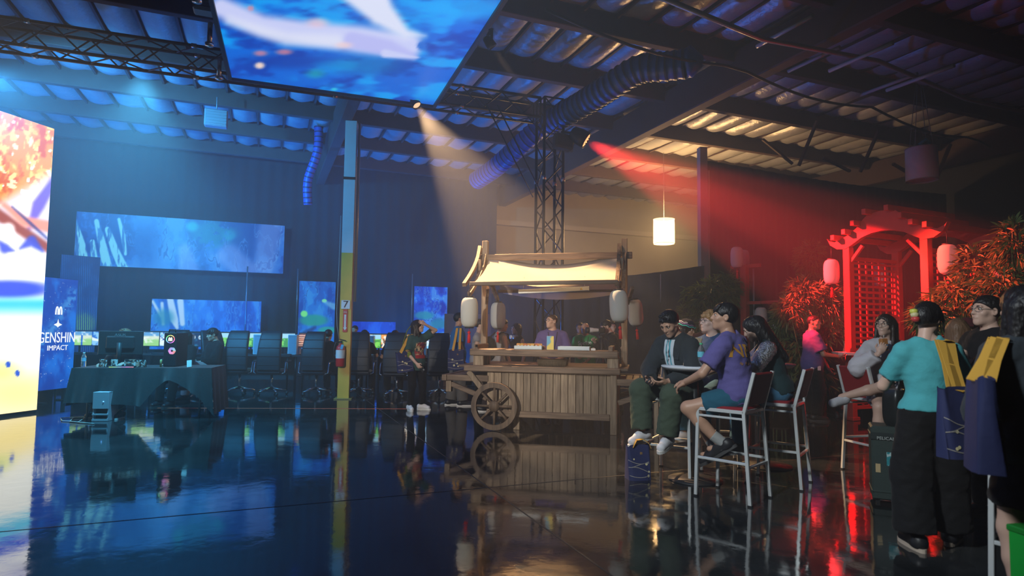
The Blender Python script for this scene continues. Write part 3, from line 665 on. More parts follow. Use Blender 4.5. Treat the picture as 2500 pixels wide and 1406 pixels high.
# ================================================================== food cart
def wood_mat(name, dark, light, scale=1.0, rough=.65, ax=0):
    if name in MATS: return MATS[name]
    m = bpy.data.materials.new(name); N, L = nodes_of(m); b = N['Principled BSDF']
    tc = N.new('ShaderNodeTexCoord'); mp = N.new('ShaderNodeMapping'); st = [14*scale]*3; st[ax] = 1.2*scale; mp.inputs['Scale'].default_value = st
    oi = N.new('ShaderNodeObjectInfo'); va = N.new('ShaderNodeVectorMath'); va.operation = 'ADD'; vm = N.new('ShaderNodeVectorMath'); vm.operation = 'SCALE'; vm.inputs[0].default_value = (7,5,3)
    L.new(oi.outputs['Random'], vm.inputs['Scale']); L.new(tc.outputs['Object'], mp.inputs['Vector']); L.new(mp.outputs[0], va.inputs[0]); L.new(vm.outputs[0], va.inputs[1])
    n = N.new('ShaderNodeTexNoise'); n.inputs['Scale'].default_value = 2.2; n.inputs['Detail'].default_value = 6; n.inputs['Distortion'].default_value = .6; L.new(va.outputs[0], n.inputs['Vector'])
    cr = N.new('ShaderNodeValToRGB'); cr.color_ramp.elements[0].position = .32; cr.color_ramp.elements[1].position = .68; cr.color_ramp.elements[0].color = (*dark,1); cr.color_ramp.elements[1].color = (*light,1)
    L.new(n.outputs['Fac'], cr.inputs[0])
    h = N.new('ShaderNodeHueSaturation'); mr = N.new('ShaderNodeMapRange'); mr.inputs[3].default_value = .75; mr.inputs[4].default_value = 1.25; L.new(oi.outputs['Random'], mr.inputs[0]); L.new(mr.outputs[0], h.inputs['Value']); L.new(cr.outputs[0], h.inputs['Color']); L.new(h.outputs[0], b.inputs['Base Color'])
    bp = N.new('ShaderNodeBump'); bp.inputs['Strength'].default_value = .35; bp.inputs['Distance'].default_value = .01; L.new(n.outputs['Fac'], bp.inputs['Height']); L.new(bp.outputs[0], b.inputs['Normal'])
    b.inputs['Roughness'].default_value = rough; MATS[name] = m; return m
WX = wood_mat('cart_wood_x', (.11,.070,.046), (.28,.195,.130), ax=0); WY = wood_mat('cart_wood_y', (.11,.070,.046), (.28,.195,.130), ax=1); WZ = wood_mat('cart_wood_z', (.17,.120,.078), (.38,.285,.190), ax=2)
WD = wood_mat('cart_wood_dark', (.075,.050,.034), (.19,.13,.085), ax=2)
CB = G(1505, 1063); CYAW = R(-12)
cart = thing('food_cart', 'wooden food cart with big spoked wheel and cream cloth roof', 'food cart', CB, CYAW)
CM = Matrix.Translation(CB) @ Matrix.Rotation(CYAW, 4, 'Z')
def CW(x, y, z): return CM @ Vector((x, y, z))
def cb(name, m, a, b_, w, h, up=(0,0,1), bev=.006, parent=None):
    mb = MB(); mb.beam((0,0,0), Vector(b_)-Vector(a), w, h, up, bev); return mb.build(name, m, parent or cart, a)
LW = 1.99; DP = 1.15                     # body width and depth
XL = -1.80
# planks of the front, back and side
pw = .112
n = 17; pw = (0-XL-.03)/n
pb = MB(); pb.box((pw-.006, .022, .60), (0,0,0), None, .004); pme = pb.mesh('plank', WZ)
for i in range(n):
    put('plank', pme, cart, (XL+pw*(i+.5), .05+random.uniform(-.004,.004), .52), (0,0,0))
    put('plank', pme, cart, (XL+pw*(i+.5), DP-.05, .52), (0,0,0))
for i in range(10):
    put('plank', pme, cart, (-.02, .09+(DP-.16)*(i+.5)/10, .52), (0,0,R(90)), (1,1,1))
    put('plank', pme, cart, (XL+.02, .09+(DP-.16)*(i+.5)/10, .52), (0,0,R(90)))
for x in (-.04, XL+.55):
    for y in (.04, DP-.05):
        if x < -.1: continue
        cb('leg', WZ, (x, y, 0), (x, y, .80), .085, .085)
cb('leg', WZ, (-.40+XL+.42, DP-.05, 0), (-.40+XL+.42, DP-.05, .80), .085, .085); cb('leg', WZ, (XL+.42, .12, 0), (XL+.42, .12, .22), .09, .09)
cb('bottom_rail', WX, (XL+.02, .03, .225), (-.09, .03, .225), .05, .085)
cb('bottom_rail', WX, (XL+.02, DP-.03, .225), (-.09, DP-.03, .225), .05, .085)
cb('bottom_rail', WY, (-.03, .09, .225), (-.03, DP-.1, .225), .05, .085)
# counter: front beam and boards
cb('counter_edge', WX, (XL-.32, -.01, .845), (.05, -.01, .845), .07, .085, bev=.01)
cb('counter_edge', WX, (XL-.32, DP, .845), (.05, DP, .845), .07, .085, bev=.01)
for i in range(8):
    y = .03+i*(DP-.06)/8; mb = MB(); mb.box((LW+.10+.28, (DP-.06)/8-.006, .03), (0,0,0), None, .004); mb.build('counter_board', WX, cart, ((XL-.32+.05)/2, y+.07, .868))
# side handles
for sx, x0, x1 in ((-1, XL+.02, XL-.62), (1, .0, .62)):
    z = .70
    for y in (.06, DP-.08):
        cb('handle_beam', WX, (x0, y, z), (x1, y, z), .075, .085)
        cb('handle_brace', WX, (x0+sx*.02, y, .42), (x1-sx*.09, y, z-.09), .05, .07)
        cb('handle_post', WZ, (x1-sx*.06, y, z-.20), (x1-sx*.06, y, z-.045), .08, .08)
    for i in range(6):
        mb = MB(); mb.box((.088,DP-.2,.022), (0,0,0), None, .004); mb.build('side_board', WY, cart, (x0+(x1-x0)*(i+.6)/6.3, DP/2, z+.02))
    cb('handle_end', WY, (x1, 0.0, z), (x1, DP, z), .07, .085)
    if sx > 0: cb('leg', WZ, (x1-.1, .12, 0), (x1-.1, .12, z-.05), .06, .06)
cb('corner_brace', WZ, (XL-.26, .0, .80), (XL-.06, .0, .56), .05, .075)
# wheels
def wheel(name, y):
    w = thing(name, None, None); w.parent = cart; w.location = (XL+.14, y, .335); 
    R0, R1 = .325, .255; mb = MB(); n = 40
    prof = [(R0,-.03),(R0,.03),(R1,.03),(R1,-.03)]
    V = []; F = []
    for i in range(n):
        a = 2*math.pi*i/n
        for r, yy in prof: V.append((r*math.cos(a), yy, r*math.sin(a)))
    for i in range(n):
        for j in range(4): F.append((i*4+j, ((i+1)%n)*4+j, ((i+1)%n)*4+(j+1)%4, i*4+(j+1)%4))
    mb.add(V, F); mb.build('rim', WD, w)
    for k in range(8):
        a = R(45*k); mb = MB(); mb.tube([(.05*math.cos(a),0,.05*math.sin(a)), (R1*1.01*math.cos(a),0,R1*1.01*math.sin(a))], .018, 8); mb.build('spoke', WD, w)
    mb = MB(); mb.lathe([(0,-.055),(.025,-.055),(.03,-.045),(.07,-.04),(.075,.03),(0,.03)], 20, M=Matrix.Rotation(R(-90), 3, 'X')@Matrix.Rotation(math.pi, 3, 'X')); mb.build('hub', WD, w)
    return w
wheel('wheel', -.085); wheel('wheel', DP+.10)
cb('axle', WY, (XL+.14, -.06, .335), (XL+.14, DP+.08, .335), .04, .04)
# upper shelf on stub posts
for x in (XL-.13, -.05):
    for y in (.06, .42):
        mb = MB(); mb.box((.15,.06,.14), (0,0,0), None, .006); mb.build('stub_post', WZ, cart, (x, y, .952))
    cb('shelf_side_rail', WY, (x-.03, .0, 1.145), (x-.03, .62, 1.145), .06, .07)
    cb('stub_post', WZ, (x+.045, .30, .88), (x+.045, .30, 1.10), .05, .05)
cb('shelf_front_beam', WX, (XL-.25, .03, 1.068), (.02, .03, 1.068), .07, .095, bev=.01)
for i in range(3):
    mb = MB(); mb.box((LW+.05,.10,.025), (0,0,0), None, .004); mb.build('shelf_board', WX, cart, (XL/2-.12, .13+i*.106, 1.105))
# main posts, ridge and roof
YP = .58
for x in (XL-.19, .09):
    cb('roof_post', WZ, (x, YP, .88), (x, YP, 2.73), .085, .085)
    cb('corbel', WX, (x+.04, YP-.04, 1.78), (x+.12, YP-.3, 2.0), .045, .05)
    # curved rafters: two stacked strips on each slope
    for sgn in (-1, 1):
        for off in (0.0, .13):
            pts = []
            for i in range(9):
                u = i/8; yy = YP+sgn*(.04+.82*u); zz = 2.45+.10-off-(.58*u-.30*u*(1-u)*-1*(-1)) 
                zz = (2.64-off) - .64*(u**.62)
                pts.append((x+(-.075 if off == 0 else .0), yy, zz))
            mb = MB()
            for i in range(8): mb.beam(pts[i], pts[i+1], .05, .055)
            mb.build('rafter', WY, cart)
    for sgn in (-1, 1): cb('rafter_strut', WZ, (x-.03, YP+sgn*.28, 2.08), (x-.03, YP+sgn*.22, 2.42), .04, .05)
cb('ridge_beam', WX, (XL-.30, YP, 2.475), (.20, YP, 2.485), .06, .095)
cb('eave_beam', WX, (XL-.19, YP-.84, 2.015), (.03, YP-.84, 2.035), .05, .055); cb('eave_beam', WX, (XL-.19, YP+.84, 2.015), (.06, YP+.84, 2.035), .05, .055)
m_cloth = mat('canopy_cloth', (.80,.70,.56), .9, noise=.06, nscale=5, tl=.42, bump=.15, bscale=18)
def canopy(u, v):
    x = XL-.13+(.05-XL+.13)*u; s = 2*v-1; w = abs(s); yy = YP+.82*s; zz = 2.49-.45*(w**.62)
    sag = math.sin(math.pi*u)**1.2*(.15*(1-w)**.7+.10*math.sin(math.pi*w)) + .012*math.sin(17*u+5*v)*math.sin(math.pi*w)
    return (x, yy, zz-sag*.9)
mb = MB(); mb.grid(canopy, 40, 32); mb.build('canopy_cloth', m_cloth, cart)
def skirt(u, v):
    x = XL-.10+(.02-XL+.10)*u; return (x, YP+.83+.01*math.sin(9*u), 2.03-.05*v-.10*v*math.sin(math.pi*u))
mb = MB(); mb.grid(skirt, 30, 4); mb.build('canopy_valance', m_cloth, cart)
# batten light under the canopy
bl = thing('batten_light', 'long white batten light hung under the cart canopy', 'batten light', CW(-.90, YP-.30, 1.96), CYAW)
mb = MB(); mb.box((1.02,.06,.06), (0,0,0), (0,R(-2.5),0), .006); mb.build('casing', mat('batten_white', (.72,.8,.8), .4), bl)
mb = MB(); mb.prism([(-.018,-.012),(.018,-.012),(0,.018)], -.034, -.031, loc=(.40,0,.017)); mb.build('warning_sticker', mat('sticker_yellow', (.8,.6,.05), .5), bl)
for x in (-.44, .44): mb = MB(); mb.tube([(x,0,.02), (x,.06,.20)], .004, 5); mb.build('hanging_wire', mat('cable_grey'), bl)
# ------------------------------------------------------------------ paper lanterns
m_paper = mat('lantern_paper', (.78,.80,.74), .75, tl=.35, noise=.04)
m_tassel = mat('tassel_red', (.70,.02,.02), .7); m_cap = mat('lantern_cap', (.03,.03,.03), .5)
def lantern_proto():
    t = bpy.data.objects.new('paper_lantern', None); COL.objects.link(t); t.empty_display_size = .1
    prof = []; n = 40
    for i in range(n+1):
        z = -.205+.41*i/n; a = abs(z)/.205; r = .06+(.122-.06)*(1-a**3.6)**.55; r += .0022*math.cos(i*math.pi)
        prof.append((r, z))
    b = MB(); b.lathe(prof, 28, cap=False); b.build('shade', m_paper, t)
    for z in (-.212, .212): b = MB(); b.lathe([(.062,z-.012),(.062,z+.012)], 20); b.build('cap_ring', m_cap, t)
    b = MB(); b.tube([(0,0,.22),(0,0,.40)], .004, 5); b.build('hanging_cord', m_cap, t)
    b = MB(); b.tube([(0,0,-.22),(0,0,-.27)], .004, 5); b.lathe([(0,-.26),(.022,-.275),(.022,-.295),(.008,-.305),(.02,-.32),(.024,-.43),(0,-.43)], 10); b.build('tassel', m_tassel, t)
    return t
LAN = [None]
def lantern(pos, label, scale=1.0, tilt=(0,0), group=None):
    if LAN[0] is None: LAN[0] = lantern_proto(); o = LAN[0]
    else: o = dup(LAN[0])
    o.location = pos; o.rotation_euler = (tilt[0], tilt[1], 0); o.scale = (scale,)*3
    tag(o, label, 'lantern', group); return o
y0 = YP-.84; y1 = YP+.84
lantern(P(1146, 762, CW(XL-.06,y0,1.6).y), 'round white paper lantern with red tassel at the cart corner above the wheel', .98)
lantern(P(1216, 770, CW(XL,y1,1.6).y), 'white paper lantern hanging behind the left post of the cart', 1.02)
lantern(P(1511, 747, CW(.04,y0,1.6).y), 'large white paper lantern hanging from the front right corner of the cart roof', 1.0, (0,R(-3)))
lantern(P(1551, 763, CW(.1,y1,1.6).y), 'white paper lantern leaning beside the right rear of the cart roof', .98, (0,R(-5)))
# ------------------------------------------------------------------ goods on the cart
def on_cart(px, py, x, y, z): return CW(x, y, z)
m_tray = mat('tray_white', (.70,.80,.82), .4)
def cartx(px, y, z):
    # local x where the ray column px crosses local depth y
    best = min((abs(project(CW(XL+i*.005, y, z))[0]-px), XL+i*.005) for i in range(int((.3-XL)/.005))); return best[1]
ZS = 1.118
def tray(x0, x1, label):
    a, b_ = cartx(x0, .12, ZS), cartx(x1, .12, ZS); w = b_-a; t = thing('serving_tray', label, 'tray', CW((a+b_)/2, .16, ZS), CYAW)
    b = MB(); b.box((w,.22,.008), (0,0,.004)); b.build('bottom', m_tray, t)
    for nm, sz, lc in (('rim', (w,.008,.05), (0,-.106,.025)), ('rim', (w,.008,.05), (0,.106,.025)), ('rim', (.008,.22,.05), (-w/2+.004,0,.025)), ('rim', (.008,.22,.05), (w/2-.004,0,.025))):
        b = MB(); b.box(sz, lc, None, .002); b.build(nm, m_tray, t)
    return a, b_
a, b_ = tray(1257, 1325, 'white tray full of small orange food boxes on the cart shelf')
for i in range(7):
    x = a+.04+(b_-a-.08)*i/6; bx = thing('food_box', 'small orange and white food box standing in the cart tray', 'box', CW(x, .16+random.uniform(-.03,.03), ZS+.01), CYAW+random.uniform(-.3,.3), 'food boxes in the cart tray')
    b = MB(); b.prism([(-.024,0),(.024,0),(.028,.06),(.018,.072),(-.018,.072),(-.028,.06)], -.025, .025); b.build('carton', mat('box_orange%d' % (i%3), [(.75,.32,.05),(.8,.45,.08),(.72,.22,.06)][i%3], .5), bx)
    b = MB(); b.box((.026,.003,.034), (0,-.0265,.032)); b.build('paper_label', mat('label_white', (.75,.72,.66), .5), bx)
tray(1363, 1440, 'empty white tray on the cart shelf right of the card')
x = cartx(1343, .1, ZS)
cd = thing('menu_card', 'yellow and blue card standing between the two white trays', 'card', CW(x, .10, ZS), CYAW)
def card_pic(u, v): 
    k = sstep(.42,.58,.62*u+(1-v)*.55+.10*np.sin(v*9)); return to_lin(mixc(flat(u, (120,190,225)), (250,225,120), k))
b = MB(); b.box((.098,.006,.19), (0,.004,.095)); b.build('card_back', mat('label_white'), cd); pic_panel('card_print', .096, .186, 24, 40, card_pic, attr_print('card_print'), cd, (0,-.001,.095))
b = MB(); b.box((.06,.006,.03), (0,0,.015), (R(-15),0,0)); tag(b.build('price_card', mat('label_white'), None, CW(cartx(1448,.12,ZS),.1,ZS), (0,0,CYAW)), 'tiny white price card at the end of the cart shelf', 'card')
b = MB(); b.box((.07,.02,.05), (0,0,.025), (0,0,.3), .005); tag(b.build('sauce_packet', mat('packet_brown', (.25,.10,.06), .5), None, CW(cartx(1331,.2,ZS)-.02,.16,ZS), (0,0,CYAW)), 'small brown packet beside the yellow and blue card', 'packet')
# basket on the counter
xb = cartx(1350, .3, .88)
bk = thing('wicker_basket', 'flat dark wicker basket with handles on the cart counter', 'basket', CW(xb, .34, .884), CYAW)
m_wick = mat('wicker', (.10,.07,.04), .7, noise=.3, nscale=40)
for k in range(5):
    b = MB(); z = .012+k*.018; w, d = .19+.004*k, .13+.004*k; b.tube([(-w,-d,z),(w,-d,z),(w,d,z),(-w,d,z)], .0105, 6, closed=True); b.build('weave_ring', m_wick, bk)
b = MB()
for i in range(20):
    s = -.19+.38*i/19
    for yy in (-.14,.14): b.tube([(s,yy,0),(s*1.03,yy*1.05,.085)], .006, 5)
o = b.build('stakes', m_wick, bk); o['kind'] = 'stuff'
b = MB(); b.box((.38,.26,.012), (0,0,.006)); b.build('bottom', m_wick, bk)
for s in (-1,1): b = MB(); b.tube([(s*.205,-.05,.085),(s*.225,-.04,.125),(s*.225,.04,.125),(s*.205,.05,.085)], .008, 6); b.build('handle', m_wick, bk)

# ================================================================== gaming area: desks, monitors, chairs
m_blk = mat('plastic_black', (.016,.017,.019), .45); m_chrome = mat('chrome', (.75,.78,.8), .12, metal=1.0)
DY = 14.1; DROT = R(4)
def gp(px, d=0.0): 
    """point on the desk row under image column px"""
    o = Vector((-6, DY+d, 0)); dr = Vector((math.cos(DROT), math.sin(DROT), 0)); n = Vector((-dr.y, dr.x, 0)); v = Vector(ray(px, 800)); v.z = 0; return v*(o.dot(n)/v.dot(n))
# long black desks
def desk(px0, px1, label):
    A, Bq = gp(px0), gp(px1); w = (Bq-A).length; t = thing('gaming_desk', label, 'desk', (A+Bq)/2, DROT)
    b = MB(); b.box((w-.02,.75,.03), (0,.1,.73), None, .006); b.build('tabletop', mat('desk_black', (.02,.02,.022), .5), t)
    b = MB(); b.box((w-.1,.02,.55), (0,.44,.42)); b.build('modesty_panel', mat('desk_black'), t)
    for x in (-w/2+.08, w/2-.08):
        for y in (-.2,.4): b = MB(); b.tube([(x,y,0),(x,y,.72)], .02, 8); b.build('leg', m_blk, t)
labs = ['black gaming desk behind the black draped table', 'black gaming desk under the crystal picture screen', 'black gaming desk left of the yellow column', 'black gaming desk right of the yellow column', 'black gaming desk under the upright cliff screen']
for i, (a, b_) in enumerate(((150,340),(342,530),(532,720),(722,910),(912,1105))): desk(a, b_, labs[i])
def mon_pic(kind):
    def f(u, v):
        n = fbm(u*6, v*4, 4, kind+3)
        if kind == 0: c = mixc(mixc(flat(u,(200,215,190)), (140,200,120), sstep(.55,.35,v)*1.0), (90,150,200), sstep(.62,.75,v)); c = mixc(c, (230,240,240), sstep(.55,.7,n)*.7)
        elif kind == 1: c = mixc(flat(u,(40,100,190)), (130,190,230), sstep(.45,.6,n)); c = mixc(c, (215,235,245), band(u*100,v*100,[(5,75),(50,40),(90,25)],[4,9,3],3))
        elif kind == 2: c = mixc(mixc(flat(u,(120,205,90)), (60,140,70), sstep(.45,.6,n)), (150,205,235), sstep(.6,.66,v))
        elif kind == 3: c = mixc(flat(u,(150,90,70)), (60,40,50), sstep(.4,.6,n)); c = mixc(c, (225,190,170), ((v*7)%1 > .55)*(u < .4)*.8)
        elif kind == 4: 
            c = mixc(flat(u,(18,40,80)), (30,90,130), sstep(.4,.7,n))
            for k in range(3): c = mixc(c, (200,225,235), blob(u*100,v*100,22+k*24,62,7,16,.3)); c = mixc(c, (90,150,200), blob(u*100,v*100,22+k*24,60,4,8,.3))
        elif kind == 5: c = mixc(flat(u,(225,225,215)), (235,150,60), sstep(.5,.62,n)); c = mixc(c, (60,50,60), sstep(.6,.7,fbm(u*8+3,v*5,3,4)))
        else: c = mixc(flat(u,(215,235,245)), (120,190,235), sstep(.4,.6,n)); c = mixc(c, (30,60,150), sstep(.62,.7,fbm(u*9,v*9,3,9)))
        c = mixc(c, (15,20,26), ((v > .955)*.8)); return to_lin([x*1.0 for x in c])
    return f
def monitor_mesh(kind):
    return kind
MONP = {}
def monitor(loc, rz, kind, label, back=False, size=(.60,.35), group='lit monitors along the gaming desks'):
    if kind in MONP: 
        o = dup(MONP[kind], loc, rz, label); return o
    t = thing('gaming_monitor', label, 'monitor', loc, rz, group); w, h = size
    b = MB(); b.box((w,.025,h), (0,.015,.16+h/2), None, .006); b.box((w*.5,.05,h*.5), (0,.045,.16+h/2), None, .02); b.build('casing', m_blk, t)
    pic_panel('screen_picture', w-.02, h-.025, 40, 26, mon_pic(kind), attr_emit('monitor_pic', 1.5, False), t, (0,.0,.16+h/2))
    b = MB(); b.tube([(0,.06,.01),(0,.06,.30)], .022, 8); b.build('stand', m_blk, t)
    b = MB(); b.box((.24,.18,.012), (0,.05,.006), None, .004); b.build('stand_foot', m_blk, t)
    MONP[kind] = t; return t
mons = [(193,0,'lit monitor with sandy scene at the screen end of the gaming row'),(232,1,'lit monitor with blue wave picture left of the big desk monitor'),(358,0,'lit monitor with pale meadow beside the big desk monitor'),(418,6,'lit monitor behind the black case with rainbow ring'),(492,4,'lit monitor with three bottle shapes behind the seated staff'),
        (566,2,'lit monitor with green field left of the high chairs'),(612,2,'lit monitor with green field between two high chairs'),(690,2,'lit monitor with green hills beside a white computer tower'),(762,3,'lit monitor with brown menu list behind a high chair'),(880,6,'lit monitor with pale picture right of the yellow column'),
        (925,2,'lit monitor with bright green picture near the seated players'),(962,5,'lit monitor with orange and white picture beside the player'),(1000,5,'lit monitor with orange menu behind the woman in green'),(1050,6,'lit monitor with white picture beside the woman in green'),(1098,6,'lit monitor with pale blue picture behind the man in blue')]
for px, k, lab in mons:
    p = gp(px, .12); monitor((p.x, p.y, .747), DROT+random.uniform(-.04,.04), k, lab)
    # thin light bar on top of the frames
m_tow = mat('tower_white', (.55,.58,.62), .5)
TL = ['beside the pale meadow monitor', 'beside the monitor with bottle shapes', 'behind the seated man in black', 'between the two empty high chairs', 'right of the green hills monitor', 'near the players right of the column', 'behind the woman in green']
for i, px in enumerate((318, 462, 520, 634, 718, 905, 1032)):
    p = gp(px, .05); t = thing('computer_tower', 'pale computer tower on a gaming desk '+TL[i], 'computer', (p.x, p.y, .747), DROT, 'computer towers on the gaming desks')
    b = MB(); b.box((.2,.42,.46), (0,.1,.23), None, .012); b.build('case', m_tow, t)
    b = MB(); b.box((.15,.004,.40), (0,-.113,.23)); b.build('front_panel', mat('tower_panel', (.35,.38,.44), .3), t)
    b = MB(); b.box((.16,.01,.006), (0,-.115,.43)); b.build('drive_slot', m_blk, t)
# mirror strip lights: keyboards
KL = ['below the sandy scene monitor', 'behind the black case', 'below the monitor with bottle shapes', 'left of the empty high chairs', 'below the green hills monitor', 'below the brown menu monitor', 'right of the yellow column', 'of the player behind the woman in green', 'beside the woman in green']
for i, px in enumerate((210, 400, 500, 570, 690, 760, 880, 960, 1050)):
    p = gp(px, -.16); t = thing('keyboard', 'dark keyboard on a gaming desk '+KL[i], 'keyboard', (p.x, p.y, .747), DROT, 'keyboards on the gaming desks')
    b = MB(); b.box((.42,.14,.02), (0,0,.01), None, .005); b.build('base', m_blk, t)
    for r_ in range(4): b = MB(); b.box((.39,.022,.008), (0,-.045+r_*.03,.023), None, .002); b.build('key_row', mat('key_grey', (.05,.055,.06), .4), t)
# ---- high-back office chairs on star bases
def make_chair():
    t = thing('gaming_chair', 'x', 'chair', group='black high chairs at the gaming desks')
    m_le = mat('chair_leather', (.012,.015,.020), .5)
    b = MB()
    def back(u, v):
        a = u*2*math.pi; x = math.cos(a); y = math.sin(a); sq = lambda c: math.copysign(abs(c)**.35, c); z = .52+.78*v; w = (.235-.035*v**3)*(1 if v < .96 else .93); d = .045*(1 if v < .96 else .6); bend = -.02-.16*v+.06*math.sin(v*math.pi)
        return (sq(x)*w, -bend*-1*-1+sq(y)*d-.24, z)
    b.grid(back, 20, 14); V = [back(i/20, 1) for i in range(20)]; b.add(V, [tuple(range(20))]); weld(b.build('backrest', m_le, t))
    for k in range(4):
        b = MB(); z = .62+k*.17; b.box((.42,.008,.012), (0,-.24-.052+.02+.16*(z-.52)/.78-.06*math.sin((z-.52)/.78*math.pi),z), None, .003); b.build('stitch_line', mat('stitch', (.012,.014,.018), .6), t)
    b = MB(); b.box((.50,.50,.10), (0,.03,.47), None, .04); b.build('seat', m_le, t)
    for s in (-1,1):
        b = MB(); b.tube([(s*.25,-.2,.44),(s*.31,-.17,.46),(s*.31,-.12,.66),(s*.31,.16,.67)], .014, 8); b.build('arm_frame', m_chrome, t)
        b = MB(); b.box((.06,.28,.03), (s*.31,.04,.685), None, .012); b.build('armrest', m_le, t)
    b = MB(); b.tube([(0,0,.10),(0,0,.44)], .026, 10); b.build('gas_column', m_chrome, t)
    for k in range(5):
        a = R(72*k+20); d = Vector((math.cos(a), math.sin(a), 0)); lg = MB(); lg.tube([d*.03+ZX*.13, d*.30+ZX*.075], [.024,.015], 8); o = lg.build('star_leg', m_chrome, t)
        cs = MB(); c = d*.30+ZX*.03; cs.lathe([(0,-.012),(.03,-.012),(.03,.012),(0,.012)], 12, loc=c, M=Matrix.Rotation(R(90), 3, 'X')); cs.tube([c, c+ZX*.045], .01, 6); cs.build('caster', m_blk, o)
    return t
chA = make_chair()
chs = [(590,12.75,0,'empty high chair left of two, under the crystal screen'),(668,12.7,3,'empty high chair beside the lit green hills monitor'),(776,12.75,-4,'high chair of the player left of the yellow column'),(880,12.9,6,'high chair just right of the yellow column'),(972,12.6,-5,'high chair of the player behind the woman in green'),
       (1075,12.75,4,'high chair between the woman in green and the man in blue'),(510,12.4,55,'high chair of the seated staff beside the draped table'),(442,13.0,10,'high chair behind the black case with rainbow ring'),(700,13.55,170,'high chair pushed in beside a white computer tower'),(838,13.4,160,'high chair pushed in at the desk behind the yellow column')]
for i, (px, d, a, lab) in enumerate(chs[:8]):
    v = Vector(ray(px, 800)); p = v*(d/v.y); o = chA if i == 0 else dup(chA)
    o.location = (p.x, p.y, 0); o.rotation_euler = (0,0,R(a)); o['label'] = lab
# ================================================================== draped table with the big monitor
TA, TBp = G(172, 1026), G(508, 1021)
m_tc = mat('tablecloth_black', (.03,.034,.036), .8, sheen=.3, bump=.2, bscale=25)
d = TBp-TA; TRZ = math.atan2(d.y, d.x); TW = d.length; tmid = (TA+TBp)/2
TM = Matrix.Translation(tmid) @ Matrix.Rotation(TRZ, 4, 'Z')
def TT(px, y=.3, z=.76):
    best = min((abs(project(TM@Vector((-TW/2-.2+i*.01, y, z)))[0]-px), -TW/2-.2+i*.01) for i in range(int((TW+.4)/.01))); return TM@Vector((best[1], y, z))
tb_ = thing('folding_table', 'long folding table under a black cloth with big monitor', 'table', tmid, TRZ)
b = MB(); b.box((TW,.76,.03), (0,.4,.735), None, .006); b.build('tabletop', mat('table_grey', (.3,.3,.3), .6), tb_)
for x in (-TW/2+.16, TW/2-.16):
    for y in (.12,.68): b = MB(); b.tube([(x,y,0),(x,y,.72)], .016, 8); b.build('leg', mat('table_leg', (.35,.38,.4), .4, metal=.6), tb_)
    b = MB(); b.tube([(x,.12,.2),(x,.68,.2)], .012, 6); b.build('crossbar', mat('table_leg'), tb_)
cl = thing('tablecloth', 'black cloth draped unevenly over the folding table', 'tablecloth', tmid, TRZ)
def top(u, v): return ((u-.5)*(TW+.03), .0+.79*v, .7545+.002*math.sin(9*u)*math.sin(7*v))
b = MB(); b.grid(top, 20, 6); b.build('cloth_top', m_tc, cl)
def hem(u):      # height of the front hem along the table
    if u < .52: return .25-.06*u+.02*math.sin(9*u)
    if u < .70: return .22+.36*math.sin((u-.52)/.18*math.pi/2)
    if u < .88: return .58-.22*(u-.70)/.18
    return .36-.32*(u-.88)/.12
def front(u, v):
    x = (u-.5)*(TW+.04); z = .756+(hem(u)-.756)*v; f = .035*v*(math.sin(u*34+.6*math.sin(u*9))+.5*math.sin(u*71)); fl = .10*v if u > .05 else .10*v
    return (x+(u-.5)*.12*v, -.012-fl*.6+f, z)
b = MB(); b.grid(front, 90, 14); b.build('cloth_front', m_tc, cl)
for s in (-1, 1):
    def side(u, v):
        z = .756+((.06 if s > 0 else .2)-.756)*v; return (s*((TW+.04)/2+.06*v+.02*v*math.sin(u*20)), .0+.79*u, z)
    b = MB(); b.grid(side, 20, 8); b.build('cloth_side', m_tc, cl)
# monitor seen from behind
p = TT(293, .36); mo = thing('desk_monitor', 'large black monitor seen from behind on the draped table', 'monitor', (p.x, p.y, .76), TRZ+R(2))
b = MB(); b.box((.615,.03,.365), (0,0,.355), None, .008); b.box((.4,.05,.2), (0,-.02,.36), None, .02); b.build('casing', mat('monitor_grey', (.03,.034,.038), .5), mo)
b = MB(); b.tube([(0,-.06,.02),(0,-.06,.36)], [.03,.036], 10); b.build('stand', mat('monitor_grey'), mo); b = MB(); b.box((.28,.2,.014), (0,-.02,.007), None, .004); b.build('stand_foot', mat('monitor_grey'), mo)
text('brand_word', 'ASUS', .055, mat('word_grey', (.22,.24,.25), .4), mo, (0,-.048,.475), sx=1.25)
pic_panel('screen_picture', .59, .33, 20, 14, mon_pic(1), attr_emit('monitor_pic', 1.5, False), mo, (0,.0165,.355), (0,0,math.pi))
# things on the table
def bottle(loc, label, h=.21, liquid=(.55,.68,.75), cap=(.7,.75,.8), lab=(.35,.6,.75)):
    t = thing('water_bottle', label, 'bottle', loc); s = h/.21
    b = MB(); b.lathe([(0,0),(.03*s,0),(.032*s,.01*s),(.032*s,.075*s),(.030*s,.08*s),(.032*s,.085*s),(.032*s,.14*s),(.026*s,.165*s),(.013*s,.185*s),(.013*s,.2*s)], 18); b.build('body', mat('bottle_plastic', (.75,.85,.9), .08, trans=.85, ior=1.33), t)
    b = MB(); b.lathe([(.0325*s,.085*s),(.0325*s,.135*s)], 18, cap=False); b.build('wrapper', mat('wrap_%d' % int(lab[2]*100), lab, .4), t)
    b = MB(); b.lathe([(.014*s,.198*s),(.015*s,.2*s),(.015*s,.214*s),(0,.215*s)], 14); b.build('cap', mat('cap_%d' % int(cap[1]*100), cap, .4), t)
    return t
bottle(TT(203,.2), 'clear water bottle standing at the end of the draped table')
p = TT(421, .4); pc = thing('computer_case', 'black computer case with rainbow ring logo on the draped table', 'computer', (p.x, p.y, .76), TRZ+R(-4))
b = MB(); b.box((.19,.44,.52), (0,.1,.26), None, .01); b.build('case', mat('case_black', (.02,.022,.026), .4), pc)
